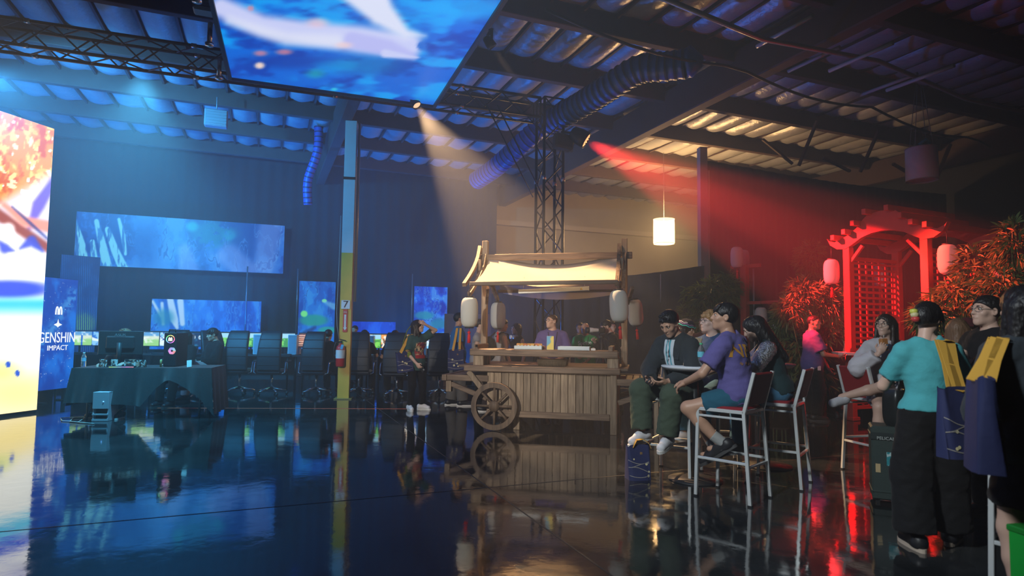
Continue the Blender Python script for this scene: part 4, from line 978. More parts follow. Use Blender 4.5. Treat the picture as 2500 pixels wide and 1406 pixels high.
b = MB(); b.tube([(-.05,-.06,.52),(-.045,-.06,.565),(.045,-.06,.565),(.05,-.06,.52)], .01, 6); b.build('carry_handle', m_blk, pc)
def ring(name, R0, z, r, hue):
    seg = 12
    for k in range(seg):
        import colorsys; c = colorsys.hsv_to_rgb((k/seg+hue)%1, .75, 1); b = MB(); b.tube([(R0*math.cos(a), -.123, z+R0*math.sin(a)) for a in [2*math.pi*(k+j/3)/seg for j in range(4)]], r, 6, cap=False); b.build(name, emat('rgb_%d_%g' % (k, hue), c, 1.4), pc)
ring('ring_light', .058, .42, .006, 0.0); arches('logo_arches', .06, emat('logo_white', (1,1,.9), 1.2), pc, (0,-.124,.39), t=.2)
for k in range(6):
    a = R(60*k); import colorsys; c = colorsys.hsv_to_rgb(.55+.09*k, .6, 1); b = MB(); z0 = .24
    b.add([(.02*math.cos(a)+.03, -.122, z0+.02*math.sin(a)), (.058*math.cos(a)+.03, -.122, z0+.058*math.sin(a)), (.058*math.cos(a+R(55))+.03, -.122, z0+.058*math.sin(a+R(55))), (.02*math.cos(a+R(80))+.03, -.122, z0+.02*math.sin(a+R(80)))], [(0,1,2,3)]); b.build('fan_blade', emat('fan_%d' % k, c, 1.0), pc)
p = TT(300, .12); kb = thing('keyboard', 'keyboard with coloured edge lights on the draped table', 'keyboard', (p.x, p.y, .757), TRZ)
b = MB(); b.box((.34,.13,.022), (0,0,.011), None, .004); b.build('base', m_blk, kb)
for k in range(6): import colorsys; b = MB(); b.box((.055,.004,.008), (-.14+.056*k,-.067,.008)); b.build('edge_light', emat('kb_%d' % k, colorsys.hsv_to_rgb(.3+.13*k,.6,1), 1.2), kb)
p = TT(461, .1); b = MB(); b.box((.07,.012,.11), (0,0,.055), (R(-18),R(-8),0), .003); tag(b.build('card_holder', mat('card_white', (.72,.78,.75), .5), None, (p.x,p.y,.757), (0,0,TRZ)), 'white card holder leaning on the draped table', 'card')
p = TT(393, .2); b = MB(); b.lathe([(0,0),(.016,0),(.016,.1),(.012,.115),(0,.115)], 12); tag(b.build('marker_bottle', mat('marker_yellow', (.6,.65,.25), .4), None, (p.x,p.y,.757)), 'small yellow bottle beside the black computer case', 'bottle')
def picbox(px, w, h, kind, label):
    p = TT(px, .16); t = thing('picture_card', label, 'card', (p.x,p.y,.757), TRZ)
    b = MB(); b.box((w,.02,h), (0,.012,h/2), None, .003); b.build('board', m_blk, t)
    pic_panel('print', w-.006, h-.006, 30, 20, kind, attr_print('goods_print'), t, (0,.0,h/2))
    return t
def pk(seed, a, b_):
    return lambda u, v: to_lin(mixc(mixc(flat(u,a), b_, sstep(.42,.56,fbm(u*5+seed,v*4,3,seed))), (250,246,240), sstep(.56,.68,fbm(u*7,v*5+seed,3,seed+3))))
picbox(252, .11, .12, pk(2,(60,45,45),(200,120,90)), 'small picture card with rounded shapes below the monitor')
picbox(279, .10, .12, pk(5,(70,55,50),(230,200,180)), 'striped white picture card below the monitor')
picbox(322, .21, .12, pk(8,(50,40,42),(220,160,130)), 'wide picture card below the right side of the monitor')
picbox(348, .10, .11, pk(11,(40,32,30),(150,90,70)), 'dark picture card with diamond mark below the monitor')
# computer on the floor below the table
p = G(241, 1029); pcf = thing('computer_tower', 'white computer standing on the floor under the draped table', 'computer', (p.x, p.y+.12, 0), TRZ+R(-6))
b = MB(); b.box((.02,.42,.42), (-.10,.1,.21), None, .004); b.box((.02,.42,.42), (.10,.1,.21), None, .004); b.box((.22,.42,.02), (0,.1,.41), None, .004); b.box((.22,.02,.24), (0,-.11,.30), None, .004); b.box((.22,.02,.03), (0,-.11,.02)); b.box((.22,.02,.02), (0,-.11,.10)); b.build('case', mat('tower_white'), pcf)
b = MB(); b.box((.17,.36,.38), (0,.12,.2)); b.build('inner_chassis', m_blk, pcf)
b = MB(); b.lathe([(0,0),(.008,0),(.006,.01)], 8, loc=(.04,-.122,.28), M=None); b.build('power_light', emat('led_blue', (.1,.4,1), 4), pcf)
for k in range(3):
    b = MB(); r = random.Random(k); q = G(190+20*k, 1032+2*k); b.tube([q+Vector((0,0,.01)), q+Vector((-.3,.1,.012)), q+Vector((-.5,.35+.1*k,.01)), q+Vector((-.2,.55,.012)), q+Vector((.35,.5,.35))], .007, 6)
    tag(b.build('power_cable', mat('cable_pale', (.45,.5,.45), .5)), 'pale cable coiled on the floor beside the draped table', 'cable', 'cables on the floor under the draped table')

# ================================================================== red garden arbor, plants, pendants, ducts
m_red = mat('arbor_red', (.42,.045,.03), .55, noise=.2, nscale=7, stretch=(1,1,.2))
AL = Vector((5.5, 10.0, 0)); AYAW = math.atan2(-1.1, .5); AWD = 1.24; ADP = 1.22
arb = thing('garden_arbor', 'red wooden arbor gate with curved top beam and lattice sides', 'arbor', AL, AYAW)
AM = Matrix.Translation(AL) @ Matrix.Rotation(AYAW, 4, 'Z')
def ab(name, a, b_, w, h, up=(0,0,1), bev=.005): mb = MB(); mb.beam((0,0,0), Vector(b_)-Vector(a), w, h, up, bev); return mb.build(name, m_red, arb, a)
# in local axes x runs along the gate front, y to its rear
for x in (0, AWD):
    for y in (0, ADP):
        ab('post', (x,y,0), (x,y,2.80), .115, .115); mb = MB(); mb.box((.17,.17,.06), (0,0,.03), None, .01); mb.build('post_foot', m_red, arb, (x,y,0))
def prof():
    up = [(-.34,2.98),(-.30,2.935),(-.20,2.90),(-.08,2.94),(.08,3.00),(.22,3.10),(.32,3.21),(.40,3.27),(.62,3.30)]; lo = [(-.28,2.86),(-.15,2.78),(0,2.77),(.12,2.83),(.28,2.92),(.45,2.97),(.62,2.985)]
    m = lambda L: L+[(AWD-x, z) for x, z in reversed(L[:-1])]
    return m(up)[::-1]+m(lo)
for y in (-.02, ADP+.02): mb = MB(); mb.prism(prof(), y-.045, y+.045); mb.build('curved_beam', m_red, arb)
for x, z in ((-.12,2.96),(.08,3.03),(.24,3.15),(.44,3.30),(AWD-.44,3.30),(AWD-.24,3.15),(AWD-.08,3.03),(AWD+.12,2.96)): ab('roof_batten', (x,-.22,z), (x,ADP+.22,z), .07, .085)
for x in (0, AWD):
    for z in (.20, 2.62): ab('lattice_rail', (x,.05,z), (x,ADP-.05,z), .06, .06)
    for k in range(7): yy = .12+(ADP-.24)*k/6; ab('lattice_slat', (x-.012,yy,.2), (x-.012,yy,2.62), .042, .02)
    for k in range(25): zz = .28+k*.0945; ab('lattice_slat', (x+.012,.05,zz), (x+.012,ADP-.05,zz), .02, .042)
for s, x in ((1,0),(-1,AWD)): ab('corner_bracket', (x,0,2.5), (x+s*.26,0,2.80), .05, .05); ab('corner_bracket', (x,ADP,2.5), (x+s*.26,ADP,2.80), .05, .05)
def AW(x, y, z): return AM@Vector((x,y,z))
lantern(AW(-.30,-.02,2.42), 'red lit paper lantern with tassel at the outer corner of the arbor beam', 1.0)
lantern(AW(AWD+.30,-.02,2.45), 'large glowing paper lantern at the near corner of the arbor beam', 1.0)
lantern(AW(-.30,ADP+.02,2.42), 'pale paper lantern seen behind the arbor lattice', 1.0)
lantern(AW(AWD+.30,ADP+.02,2.45), 'pale paper lantern half behind the bamboo leaves at the rear arbor corner', 1.0)
# second, lower gate frame behind the tables
g0 = P(1818, 700, 12.4); g1 = P(1935, 700, 11.6)
gt = thing('lantern_frame', 'dark red timber frame with low crossbeam behind the seated group', 'frame', (g0.x, g0.y, 0), math.atan2(g1.y-g0.y, g1.x-g0.x)); gl = (Vector((g1.x,g1.y,0))-Vector((g0.x,g0.y,0))).length
for x, h in ((0,2.75),(gl+.5,2.0)): mb = MB(); mb.beam((x,0,0), (x,0,h), .13, .13, bev=.005); mb.build('post', m_red, gt)
mb = MB(); mb.beam((-.1,0,1.98), (gl+.6,0,1.98), .07, .06); mb.build('crossbeam', m_red, gt)
mb = MB(); mb.beam((-.3,0,2.72), (.35,0,2.72), .06, .07); mb.build('top_arm', m_red, gt)
lantern(P(1799, 628, 12.25), 'small pale paper lantern on the tall post of the dark red frame', 1.0); lantern(P(1815, 634, 12.9), 'dim paper lantern hidden behind another on the tall frame post', 1.0)
lantern(P(1903, 783, 11.8), 'red paper lantern half covered by red bamboo leaves', 1.0); lantern(P(1944, 782, 12.2), 'dull paper lantern behind the bamboo beside the bald man', .95)
lantern(P(1858, 775, 12.0), 'paper lantern behind the head of the woman with the sequin sleeve', .95)
mb = MB(); p = P(1840, 700, 12.8); mb.tube([(p.x,p.y,0),(p.x,p.y,2.72)], .02, 8); tag(mb.build('drape_pole', mat('pole_pale', (.5,.5,.5), .4, metal=.5)), 'pale upright pole beside the dark red frame', 'pole')
p = P(1613, 700, 13.2); mb = MB(); mb.tube([(p.x,p.y,2.62),(p.x,p.y,2.0)], .012, 6); tag(mb.build('hanging_ribbon', mat('pole_pale')), 'short white ribbon hanging on the low black drape', 'ribbon')
# ------------------------------------------------------------------ bamboo
m_leaf = mat('bamboo_leaf', (.14,.20,.055), .5, noise=.3, nscale=3, tl=.25); m_stem = mat('bamboo_stem', (.20,.22,.08), .5, noise=.2, nscale=6)
def bamboo(label, base, h, clusters, nleaf, seed, stems=6, leaf=.16, pot=None):
    """base on floor; clusters: list of (offset x, offset y, z, radius x, radius z, share)"""
    r = random.Random(seed); t = thing('bamboo_plant', label, 'plant', base)
    for k in range(stems):
        a = r.uniform(0,6.3); q = Vector((math.cos(a), math.sin(a), 0))*r.uniform(.02,.14); cl = clusters[k % len(clusters)]
        top = Vector((cl[0]+r.uniform(-.4,.4)*cl[3], cl[1]+r.uniform(-.3,.3)*cl[3], cl[2]+r.uniform(-.1,.6)*cl[4])); mid = (q+top)/2+Vector((q.x,q.y,.12*h)); mb = MB(); pts = []
        for i in range(9): u = i/8; pts.append(q*(1-u)**2+mid*2*u*(1-u)+top*u*u)
        mb.tube(pts, [.014*(1-.7*i/8)+.002 for i in range(9)], 6); mb.build('stem', m_stem, t)
    V = []; F = []; tot = sum(c[5] for c in clusters)
    for (cx, cy, cz, rx, rz, sh) in clusters:
        for k in range(int(nleaf*sh/tot/5)):
            while True:
                a = [r.uniform(-1,1) for _ in range(3)]
                if sum(x*x for x in a) < 1: break
            p = Vector((cx+a[0]*rx, cy+a[1]*rx*.8, cz+a[2]*rz)); out = Vector((a[0]*rx, a[1]*rx, a[2]*rz*.6-.05)); out = out.normalized() if out.length > 1e-4 else ZX
            for j in range(5):
                d = (out*1.0+Vector((r.uniform(-.8,.8), r.uniform(-.8,.8), r.uniform(-1.0,.5)))).normalized(); L_ = leaf*r.uniform(.7,1.25); w = .011*r.uniform(.8,1.3); sd = d.cross(Vector((r.uniform(-1,1), r.uniform(-1,1), r.uniform(-1,1)))).normalized(); nn = d.cross(sd)
                o = len(V); V += [p, p+d*L_*.3+sd*w, p+d*L_*.3-sd*w, p+d*L_*.7+sd*w*.8-ZX*.012, p+d*L_*.7-sd*w*.8-ZX*.012, p+d*L_-ZX*.03]
                F += [(o,o+1,o+2),(o+1,o+3,o+4,o+2),(o+3,o+5,o+4)]
    mb = MB(); mb.add(V, F); f = mb.build('foliage', m_leaf, t); f['kind'] = 'stuff'
    mb = MB(); mb.lathe([(0,0),(.13,0),(.17,.30),(.185,.30),(.185,.33),(.155,.33),(.15,.28),(0,.28)], 20); mb.build('pot', pot or mat('pot_dark', (.05,.035,.03), .6), t)
    return t
p = P(1985, 800, 11.9); bamboo('tall pale bamboo rising behind the red lit bamboo', (p.x,p.y,0), 2.9, [(0,0,2.75,.28,.45,1.2),(.1,0,2.2,.4,.4,1.2),(0,0,1.7,.4,.4,1)], 2600, 3)
p = P(1985, 800, 10.7); bamboo('red lit bamboo clump left of the arbor', (p.x,p.y,0), 2.2, [(-.1,0,2.05,.40,.30,1.4),(.25,-.1,1.9,.32,.38,1.2),(-.38,-.05,1.78,.28,.22,.8),(.3,0,1.35,.32,.4,1),(-.2,.0,1.15,.3,.4,.7),(0,0,.7,.36,.4,.6)], 4200, 4)
p = P(1903, 800, 11.2); bamboo('low red lit bamboo covering a paper lantern', (p.x,p.y,0), 1.8, [(0,-.12,1.58,.2,.24,1),(.1,0,1.0,.28,.35,.7)], 1100, 9, 4)
p = P(1742, 800, 12.6); bamboo('dark unlit bamboo in front of the low black drape', (p.x,p.y,0), 2.6, [(0,0,2.1,.6,.4,1.4),(-.25,0,1.6,.5,.4,1.2),(.35,0,2.35,.35,.3,.8)], 3000, 5)
p = P(2335, 800, 8.1); bamboo('bright red bamboo in front of the near arbor post', (p.x,p.y,0), 2.4, [(0,-.05,1.82,.42,.27,1.6),(-.42,-.1,1.62,.24,.16,.7),(.32,.1,2.18,.24,.42,.9),(.35,0,1.75,.32,.3,.9),(0,0,1.2,.4,.4,.8)], 3600, 6, 7, .15)
p = P(2468, 800, 7.5); bamboo('olive green bamboo at the right of the arbor', (p.x,p.y,0), 2.7, [(.1,0,2.45,.22,.4,1),(-.05,0,1.9,.35,.35,1.4),(.1,0,1.4,.35,.35,1)], 2600, 8, 6, .15)
p = G(2058, 1011); mb = MB(); mb.lathe([(0,0),(.085,0),(.10,.36),(.12,.36),(.12,.42),(.10,.42),(.095,.30),(0,.30)], 20)
t = thing('planter_pot', 'tall orange red planter pot at the foot of the arbor', 'planter', (p.x,p.y,0)); mb.build('pot_body', mat('pot_orange', (.55,.10,.04), .5), t)
# ------------------------------------------------------------------ drum pendants
def drum(px, py, d, r, h, label, lit, topy):
    c = P(px, py, d); t = thing('drum_pendant', label, 'pendant light', (c.x, c.y, c.z-h/2))
    mb = MB(); mb.lathe([(r*.97,0),(r,h*.02),(r,h*.5),(r*.985,h*.98),(r*.96,h)], 32, cap=False)
    ms = bpy.data.materials.new('drum_shade'); 
    if lit:
        ms = mat('drum_lit', (.85,.75,.55), .8, emit=(1,.72,.40), estr=5.0); N, L = nodes_of(ms); tr_ = N.new('ShaderNodeBsdfTransparent'); mx = N.new('ShaderNodeMixShader'); mx.inputs[0].default_value = .55   # thin paper lets the bulb through
        L.new(N['Principled BSDF'].outputs[0], mx.inputs[1]); L.new(tr_.outputs[0], mx.inputs[2]); L.new(mx.outputs[0], N['Material Output'].inputs[0])
    else: ms = mat('drum_cloth', (.85,.83,.88), .85, bump=.3, bscale=12)
    mb.build('shade', ms, t)
    mb = MB(); mb.lathe([(0,.02),(r*.95,.02)], 32, cap=False); mb.build('diffuser', ms, t)
    for z in (0, h): mb = MB(); mb.tube([(r*math.cos(a), r*math.sin(a), z) for a in np.linspace(0, 2*math.pi, 32, endpoint=False)], .008, 5, closed=True); mb.build('hoop', mat('hoop_pale', (.6,.55,.5), .5), t)
    top = ZR-.03-(c.z-h/2)
    if not lit:
        mb = MB(); mb.lathe([(0,h+.10),(.12,h+.10),(.14,h+.02),(r*.9,h-.01)], 20, cap=False); mb.build('motor_housing', mat('lamp_black'), t)
        mb = MB(); mb.tube([(-.1,-.1,h+.05),(0,-.14,h+.14),(.1,-.1,h+.08)], .03, 8); mb.build('blue_strap', mat('strap_blue', (.03,.30,.55), .5), t)
        for k in range(4): a = R(90*k+30); mb = MB(); mb.tube([(r*.8*math.cos(a), r*.8*math.sin(a), h-.01), (.05*math.cos(a), .05*math.sin(a), top)], .006, 5); mb.build('hanging_wire', mat('cable_grey'), t)
    else: mb = MB(); mb.tube([(0,0,.3),(0,0,top)], .007, 5); mb.build('hanging_wire', mat('cable_grey'), t)
    return t
drum(1621, 565, PENDANT.y, .275, .66, 'glowing drum pendant lamp hanging before the tan wall', True, 440)
drum(2250, 402, 11.6, .27, .62, 'unlit white cloth drum pendant on wires above the arbor', False, 215)
# ------------------------------------------------------------------ flexible ducts
m_duct = mat('duct_blue', (.02,.11,.48), .42, bump=.3, bscale=10); m_hoop = mat('duct_hoop', (.012,.03,.09), .5)
def duct(label, pts, r, end=False):
    t = thing('flexible_duct', label, 'duct', pts[0]); n = len(pts); P_ = []
    for i in range(n-1):
        p0, p1, p2, p3 = pts[max(i-1,0)], pts[i], pts[i+1], pts[min(i+2,n-1)]
        for k in range(10):
            u = k/10; P_.append(.5*((2*p1)+(p2-p0)*u+(2*p0-5*p1+4*p2-p3)*u*u+(3*p1-p0-3*p2+p3)*u**3)-pts[0])
    P_.append(pts[-1]-pts[0]); ln = [0]
    for i in range(1, len(P_)): ln.append(ln[-1]+(P_[i]-P_[i-1]).length)
    def at(s):
        i = max(0, min(len(P_)-2, next((k for k in range(len(ln)-1) if ln[k+1] >= s), len(P_)-2))); u = (s-ln[i])/max(1e-6, ln[i+1]-ln[i]); return P_[i].lerp(P_[i+1], u)
    m = int(ln[-1]/.03); sp = [at(ln[-1]*k/m) for k in range(m+1)]; mb = MB(); mb.tube(sp, [r*(1+.035*math.cos(k*math.pi/2)) for k in range(m+1)], 18, cap=False); mb.build('sleeve', m_duct, t)
    k = 0
    while k < m: mb = MB(); mb.tube(sp[k:k+2], r*1.05, 18, cap=False); mb.build('hoop', m_hoop, t); k += 4
    if end:
        d = (sp[-1]-sp[-2]).normalized(); mb = MB(); mb.tube([sp[-1], sp[-1]+d*.1+ZX*.02, sp[-1]+d*.26], [r*.98, r*1.08, r*.35], 12); mb.build('crumpled_end', m_duct, t)
    return t
duct('blue ribbed flexible duct curving up under the roof right of the ceiling screen', [P(1340,300,10.9), P(1420,255,10.2), P(1500,205,9.6), P(1560,170,9.3), P(1630,162,9.1), P(1672,156,9.0)], .215, True)
duct('dim blue flexible duct sagging behind the truss tower', [P(1330,300,11.9), P(1275,350,12.2), P(1215,405,12.8), P(1165,440,13.6)], .2)
duct('thin blue duct dropping from the roof left of the yellow column', [P(778,310,14.2), P(775,370,14.2), P(752,440,14.3), P(752,500,14.4)], .10)

# ================================================================== bar stools, tables
m_frame = mat('stool_frame', (.82,.86,.86), .28, metal=.35, coat=.5); m_seat = mat('stool_red', (.23,.012,.018), .5, bump=.1, bscale=40)
def make_stool():
    t = thing('bar_stool', 'x', 'bar stool', group='red bar stools with white metal frames')
    W, D, H = .19, .20, .74
    def bm(name, a, b_, w=.028, h=.028, m=m_frame): mb = MB(); mb.beam(a, b_, w, h, bev=.003); return mb.build(name, m, t)
    for s in (-1,1):
        bm('front_leg', (s*(W+.015),D+.02,0), (s*W,D,H)); bm('back_leg', (s*(W+.015),-D-.05,0), (s*W,-D,H)); bm('back_post', (s*W,-D,H-.01), (s*W,-D-.09,1.07))
        bm('seat_rail', (s*W,-D,H), (s*W,D,H)); bm('lower_rail', (s*W,-D,H-.055), (s*W,D,H-.055), .018, .018); bm('side_footrest', (s*(W+.009),-D-.03,.33), (s*(W+.009),D+.012,.33), .022, .022)
        mb = MB(); mb.box((.034,.034,.014), (s*(W+.015),D+.02,.007)); mb.build('foot_cap', m_blk, t); mb = MB(); mb.box((.034,.034,.014), (s*(W+.015),-D-.05,.007)); mb.build('foot_cap', m_blk, t)
    for y in (-D, D): bm('seat_rail', (-W,y,H), (W,y,H))
    bm('footrest', (-W-.009,D+.012,.30), (W+.009,D+.012,.30), .022, .022); bm('back_footrest', (-W-.009,-D-.03,.30), (W+.009,-D-.03,.30), .022, .022)
    mb = MB(); mb.box((2*W-.02,2*D-.01,.045), (0,0,H+.012), None, .014); mb.build('seat', m_seat, t)
    mb = MB(); Mx = Matrix.Rotation(math.atan2(.09,.33), 3, 'X'); mb.box((2*W-.03,.028,.28), (0,-D-.055,H+.19), Mx, .01); mb.build('back_panel', m_seat, t)
    return t
st0 = make_stool(); ST_N = [0]
def stool(x, y, rz, label):
    o = st0 if ST_N[0] == 0 else dup(st0); ST_N[0] += 1; o.location = (x,y,0); o.rotation_euler = (0,0,R(rz)); o['label'] = label; return o
stool(1.89, 5.34, 46, 'red bar stool under the man in the purple shirt')
stool(2.50, 5.85, 54, 'red bar stool under the woman with the sequin sleeve')
stool(1.62, 6.15, 150, 'red bar stool under the man looking at his phone')
stool(3.72, 6.30, -75, 'red bar stool under the woman drinking with crossed legs')
stool(2.86, 3.30, 122, 'red bar stool beside the woman in the dark jacket')
stool(2.21, 6.68, 165, 'red bar stool of the blond person behind the small table')
def bar_table(x, y, r, label):
    t = thing('bar_table', label, 'table', (x,y,0)); mb = MB(); mb.lathe([(0,1.025),(r*.86,1.03),(r*.98,1.052),(r,1.062),(r*.99,1.07),(0,1.07)], 40); mb.build('tabletop', mat('table_white', (.72,.76,.80), .35), t)
    mb = MB(); mb.lathe([(.035,.02),(.035,1.03)], 16); mb.build('pedestal', m_blk, t); mb = MB(); mb.lathe([(0,0),(.25,0),(.25,.012),(.05,.03),(0,.03)], 28); mb.build('base', m_blk, t); return t
T1 = G(1695, 898, 1.05); T1 = Vector((T1.x, T1.y, 0))
bar_table(T1.x, T1.y, .31, 'small round white bar table between the man in the jacket and the purple shirt')
T2 = P(1868, 900, 6.55); bar_table(T2.x, T2.y, .30, 'round white bar table in front of the woman with the sequin sleeve')
print('T1', T1, 'T2', T2)
b1 = bottle((T1.x+.035, T1.y-.10, 1.071), 'clear water bottle with green cap on the round bar table', .215, cap=(.08,.5,.25), lab=(.15,.55,.70))
pb_ = thing('paper_bag', 'brown paper food bag standing on the round bar table', 'paper bag', (T1.x-.02, T1.y+.02, 1.071), R(12))
mb = MB()
def bagf(u, v):
    a = u*2*math.pi; x = math.copysign(abs(math.cos(a))**.4, math.cos(a))*(.075-.012*v); y = math.copysign(abs(math.sin(a))**.4, math.sin(a))*(.045-.032*v); return (x+.05*v**2, y, .26*v+.012*v*math.sin(7*a))
mb.grid(bagf, 28, 8); mb.add([bagf(i/28,0) for i in range(28)], [tuple(range(28))]); mb.build('bag_body', mat('kraft_paper', (.55,.43,.28), .8, bump=.4, bscale=20), pb_)
mb = MB(); mb.lathe([(0,0),(.014,0)], 14, loc=(-.01,-.049,.09), M=Matrix.Rotation(R(90),3,'X'), cap=False); mb.build('round_sticker', mat('sticker_red', (.6,.08,.05), .5), pb_)

# ================================================================== people: smooth surfaces grown from distance fields
def _v(p): return np.array(p, np.float32)
def cap(a, b, ra, rb=None, k=.02, ca=False, cb=False): return ('c', _v(a), _v(b), ra, ra if rb is None else rb, k, ca, cb)
def ell(c, r, M=None, k=.02, sub=False): return ('e', _v(c), _v(r), None if M is None else np.array(M, np.float32), k, sub)
def cut(p, n): return ('p', _v(p), _v(n))                       # keep the side the normal points to
def sdf_grid(prims, h, wob=0.0, wl=.12, seed=0, fine=0.0):
    lo = np.array([9e9]*3); hi = -lo
    for p in prims:
        if p[0] == 'c': r = max(p[3], p[4]); lo = np.minimum(lo, np.minimum(p[1], p[2])-r); hi = np.maximum(hi, np.maximum(p[1], p[2])+r)
        elif p[0] == 'e' and not p[5]: r = p[2].max(); lo = np.minimum(lo, p[1]-r); hi = np.maximum(hi, p[1]+r)
    pad = 3*h+wob+fine; lo -= pad; hi += pad; n = np.ceil((hi-lo)/h).astype(int)+1
    ax = [lo[i]+h*np.arange(n[i]) for i in range(3)]; F = np.full(n, 1.0, np.float32)
    def sub(a, b, m):
        s = []
        for i in range(3):
            i0 = max(0, int((a[i]-m-lo[i])/h)); i1 = min(n[i], int((b[i]+m-lo[i])/h)+2); s.append(slice(i0, i1))
        return tuple(s), ax[0][s[0]][:,None,None], ax[1][s[1]][None,:,None], ax[2][s[2]][None,None,:]
    for p in prims:
        if p[0] == 'c':
            _, a, b, ra, rb, k, ca, cb_ = p; r = max(ra, rb); s, X, Y, Z = sub(np.minimum(a,b)-r, np.maximum(a,b)+r, k+3*h)
            d = b-a; L2 = float(d@d)+1e-9; t0 = ((X-a[0])*d[0]+(Y-a[1])*d[1]+(Z-a[2])*d[2])/L2; t = np.clip(t0, 0, 1)
            D = np.sqrt((X-a[0]-t*d[0])**2+(Y-a[1]-t*d[1])**2+(Z-a[2]-t*d[2])**2)-(ra+(rb-ra)*t); L = math.sqrt(L2)
            if cb_: D = np.maximum(D, (t0-1)*L)
            if ca: D = np.maximum(D, -t0*L)
        elif p[0] == 'e':
            _, c, r, M, k, sb = p; m = r.max(); s, X, Y, Z = sub(c-m, c+m, k+3*h); x, y, z = X-c[0], Y-c[1], Z-c[2]
            if M is not None: x, y, z = x*M[0,0]+y*M[1,0]+z*M[2,0], x*M[0,1]+y*M[1,1]+z*M[2,1], x*M[0,2]+y*M[1,2]+z*M[2,2]
            k0 = np.sqrt((x/r[0])**2+(y/r[1])**2+(z/r[2])**2); k1 = np.sqrt((x/r[0]**2)**2+(y/r[1]**2)**2+(z/r[2]**2)**2)+1e-6; D = k0*(k0-1)/k1
            if sb:
                G_ = F[s]; q = np.clip(.5-.5*(G_+D)/k, 0, 1); F[s] = G_*(1-q)-D*q+k*q*(1-q); continue
        else:
            _, c, nn = p; D = (ax[0][:,None,None]-c[0])*nn[0]+(ax[1][None,:,None]-c[1])*nn[1]+(ax[2][None,None,:]-c[2])*nn[2]; F = np.maximum(F, -D); continue
        G_ = F[s]; q = np.clip(.5+.5*(D-G_)/k, 0, 1); F[s] = D*(1-q)+G_*q-k*q*(1-q)
    if wob or fine:
        X, Y, Z = ax[0][:,None,None], ax[1][None,:,None], ax[2][None,None,:]; w = 2*math.pi/wl
        if wob: F = F+wob*np.sin(w*X+2*np.sin(w*.6*Z+seed)+seed)*np.sin(w*.8*Y+1.7*np.sin(w*.5*Z)+2*seed)*np.sin(w*1.1*Z+1.5*np.sin(w*.7*X)+seed*3)
        if fine: F = F+fine*np.sin(140*X+seed+3*np.sin(60*Z))*np.sin(150*Y+2*np.sin(70*X))*np.sin(60*Z+seed)
    return F.astype(np.float32), lo, h
def surf(F, lo, h):
    S = F < 0; n = np.array(F.shape)
    cs = [(i,j,k) for i in (0,1) for j in (0,1) for k in (0,1)]; sl = lambda o: tuple(slice(o[i], n[i]-1+o[i]) for i in range(3))
    cnt = sum(S[sl(o)].astype(np.int8) for o in cs); act = np.argwhere((cnt > 0) & (cnt < 8))
    if len(act) == 0: return np.zeros((0,3)), np.zeros((0,4), int)
    idx = np.full(n-1, -1, np.int64); idx[tuple(act.T)] = np.arange(len(act)); acc = np.zeros((len(act),3)); num = np.zeros(len(act))
    for a in cs:
        for d in range(3):
            if a[d]: continue
            b = list(a); b[d] = 1; Fa = F[tuple((act+a).T)]; Fb = F[tuple((act+b).T)]; m = (Fa < 0) != (Fb < 0); t = np.where(m, Fa/(Fa-Fb+1e-12), 0); p = np.array(a, float)[None,:].repeat(len(act),0); p[:,d] = t; acc += p*m[:,None]; num += m
    V = lo+h*(act+acc/num[:,None]); Q = []
    for d in range(3):
        u, w = (d+1)%3, (d+2)%3; s0 = [slice(None)]*3; s1 = [slice(None)]*3; s0[d] = slice(0,-1); s1[d] = slice(1,None); e = np.argwhere(S[tuple(s0)] != S[tuple(s1)])
        ok = (e[:,u] > 0) & (e[:,w] > 0) & (e[:,u] < n[u]-1) & (e[:,w] < n[w]-1); e = e[ok]; flip = S[tuple(e.T)]
        def g(du, dw): f = e.copy(); f[:,u] -= du; f[:,w] -= dw; return idx[tuple(f.T)]
        q = np.stack([g(1,1), g(0,1), g(0,0), g(1,0)], -1); q[~flip] = q[~flip][:, ::-1]; Q.append(q)
    return V, np.concatenate(Q)
def mesh_from(name, parts, m):
    V = []; Q = []; o = 0
    for v, q in parts: V.append(v); Q.append(q+o); o += len(v)
    V = np.concatenate(V); Q = np.concatenate(Q).astype(np.int32); me = bpy.data.meshes.new(name); me.vertices.add(len(V)); me.vertices.foreach_set('co', V.astype(np.float32).ravel())
    me.loops.add(Q.size); me.loops.foreach_set('vertex_index', Q.ravel()); me.polygons.add(len(Q)); me.polygons.foreach_set('loop_start', np.arange(0, Q.size, 4, dtype=np.int32)); me.update(calc_edges=True)
    me.polygons.foreach_set('use_smooth', [True]*len(Q)); me.materials.append(m); return me
def field(name, prims, h, m, parent, **kw): return put(name, mesh_from(name, [surf(*sdf_grid(prims, h, **kw))], m), parent)
def ik(a, t, l1, l2, pole):
    a, t = Vector(a), Vector(t); d = t-a; L = min(d.length, (l1+l2)*.999); u = d.normalized(); t = a+u*L; x = (l1*l1-l2*l2+L*L)/(2*L); hgt = math.sqrt(max(1e-6, l1*l1-x*x)); p = Vector(pole); p = p-u*p.dot(u)
    p = p.normalized() if p.length > 1e-5 else u.orthogonal().normalized(); return a+u*x+p*hgt, t
SKIN = {'tan': (.52,.30,.20), 'light': (.66,.43,.33), 'deep': (.30,.16,.10), 'fair': (.72,.50,.42)}
def skin(k): return mat('skin_'+k, SKIN[k], .45, noise=.06, nscale=14)
def cloth(name, col, rough=.85, **kw): return mat('cloth_'+name, col, rough, sheen=.05, spec=.3, bump=.15, bscale=60, **kw)
def hairm(name, col): return mat('hair_'+name, col, .42, noise=.3, nscale=30, bump=.5, bscale=60, stretch=(1,1,.25))
M_EYEW = mat('eye_white', (.75,.73,.70), .25); M_IRIS = mat('eye_iris', (.015,.01,.008), .15); M_LIP = mat('lip', (.40,.18,.14), .45)
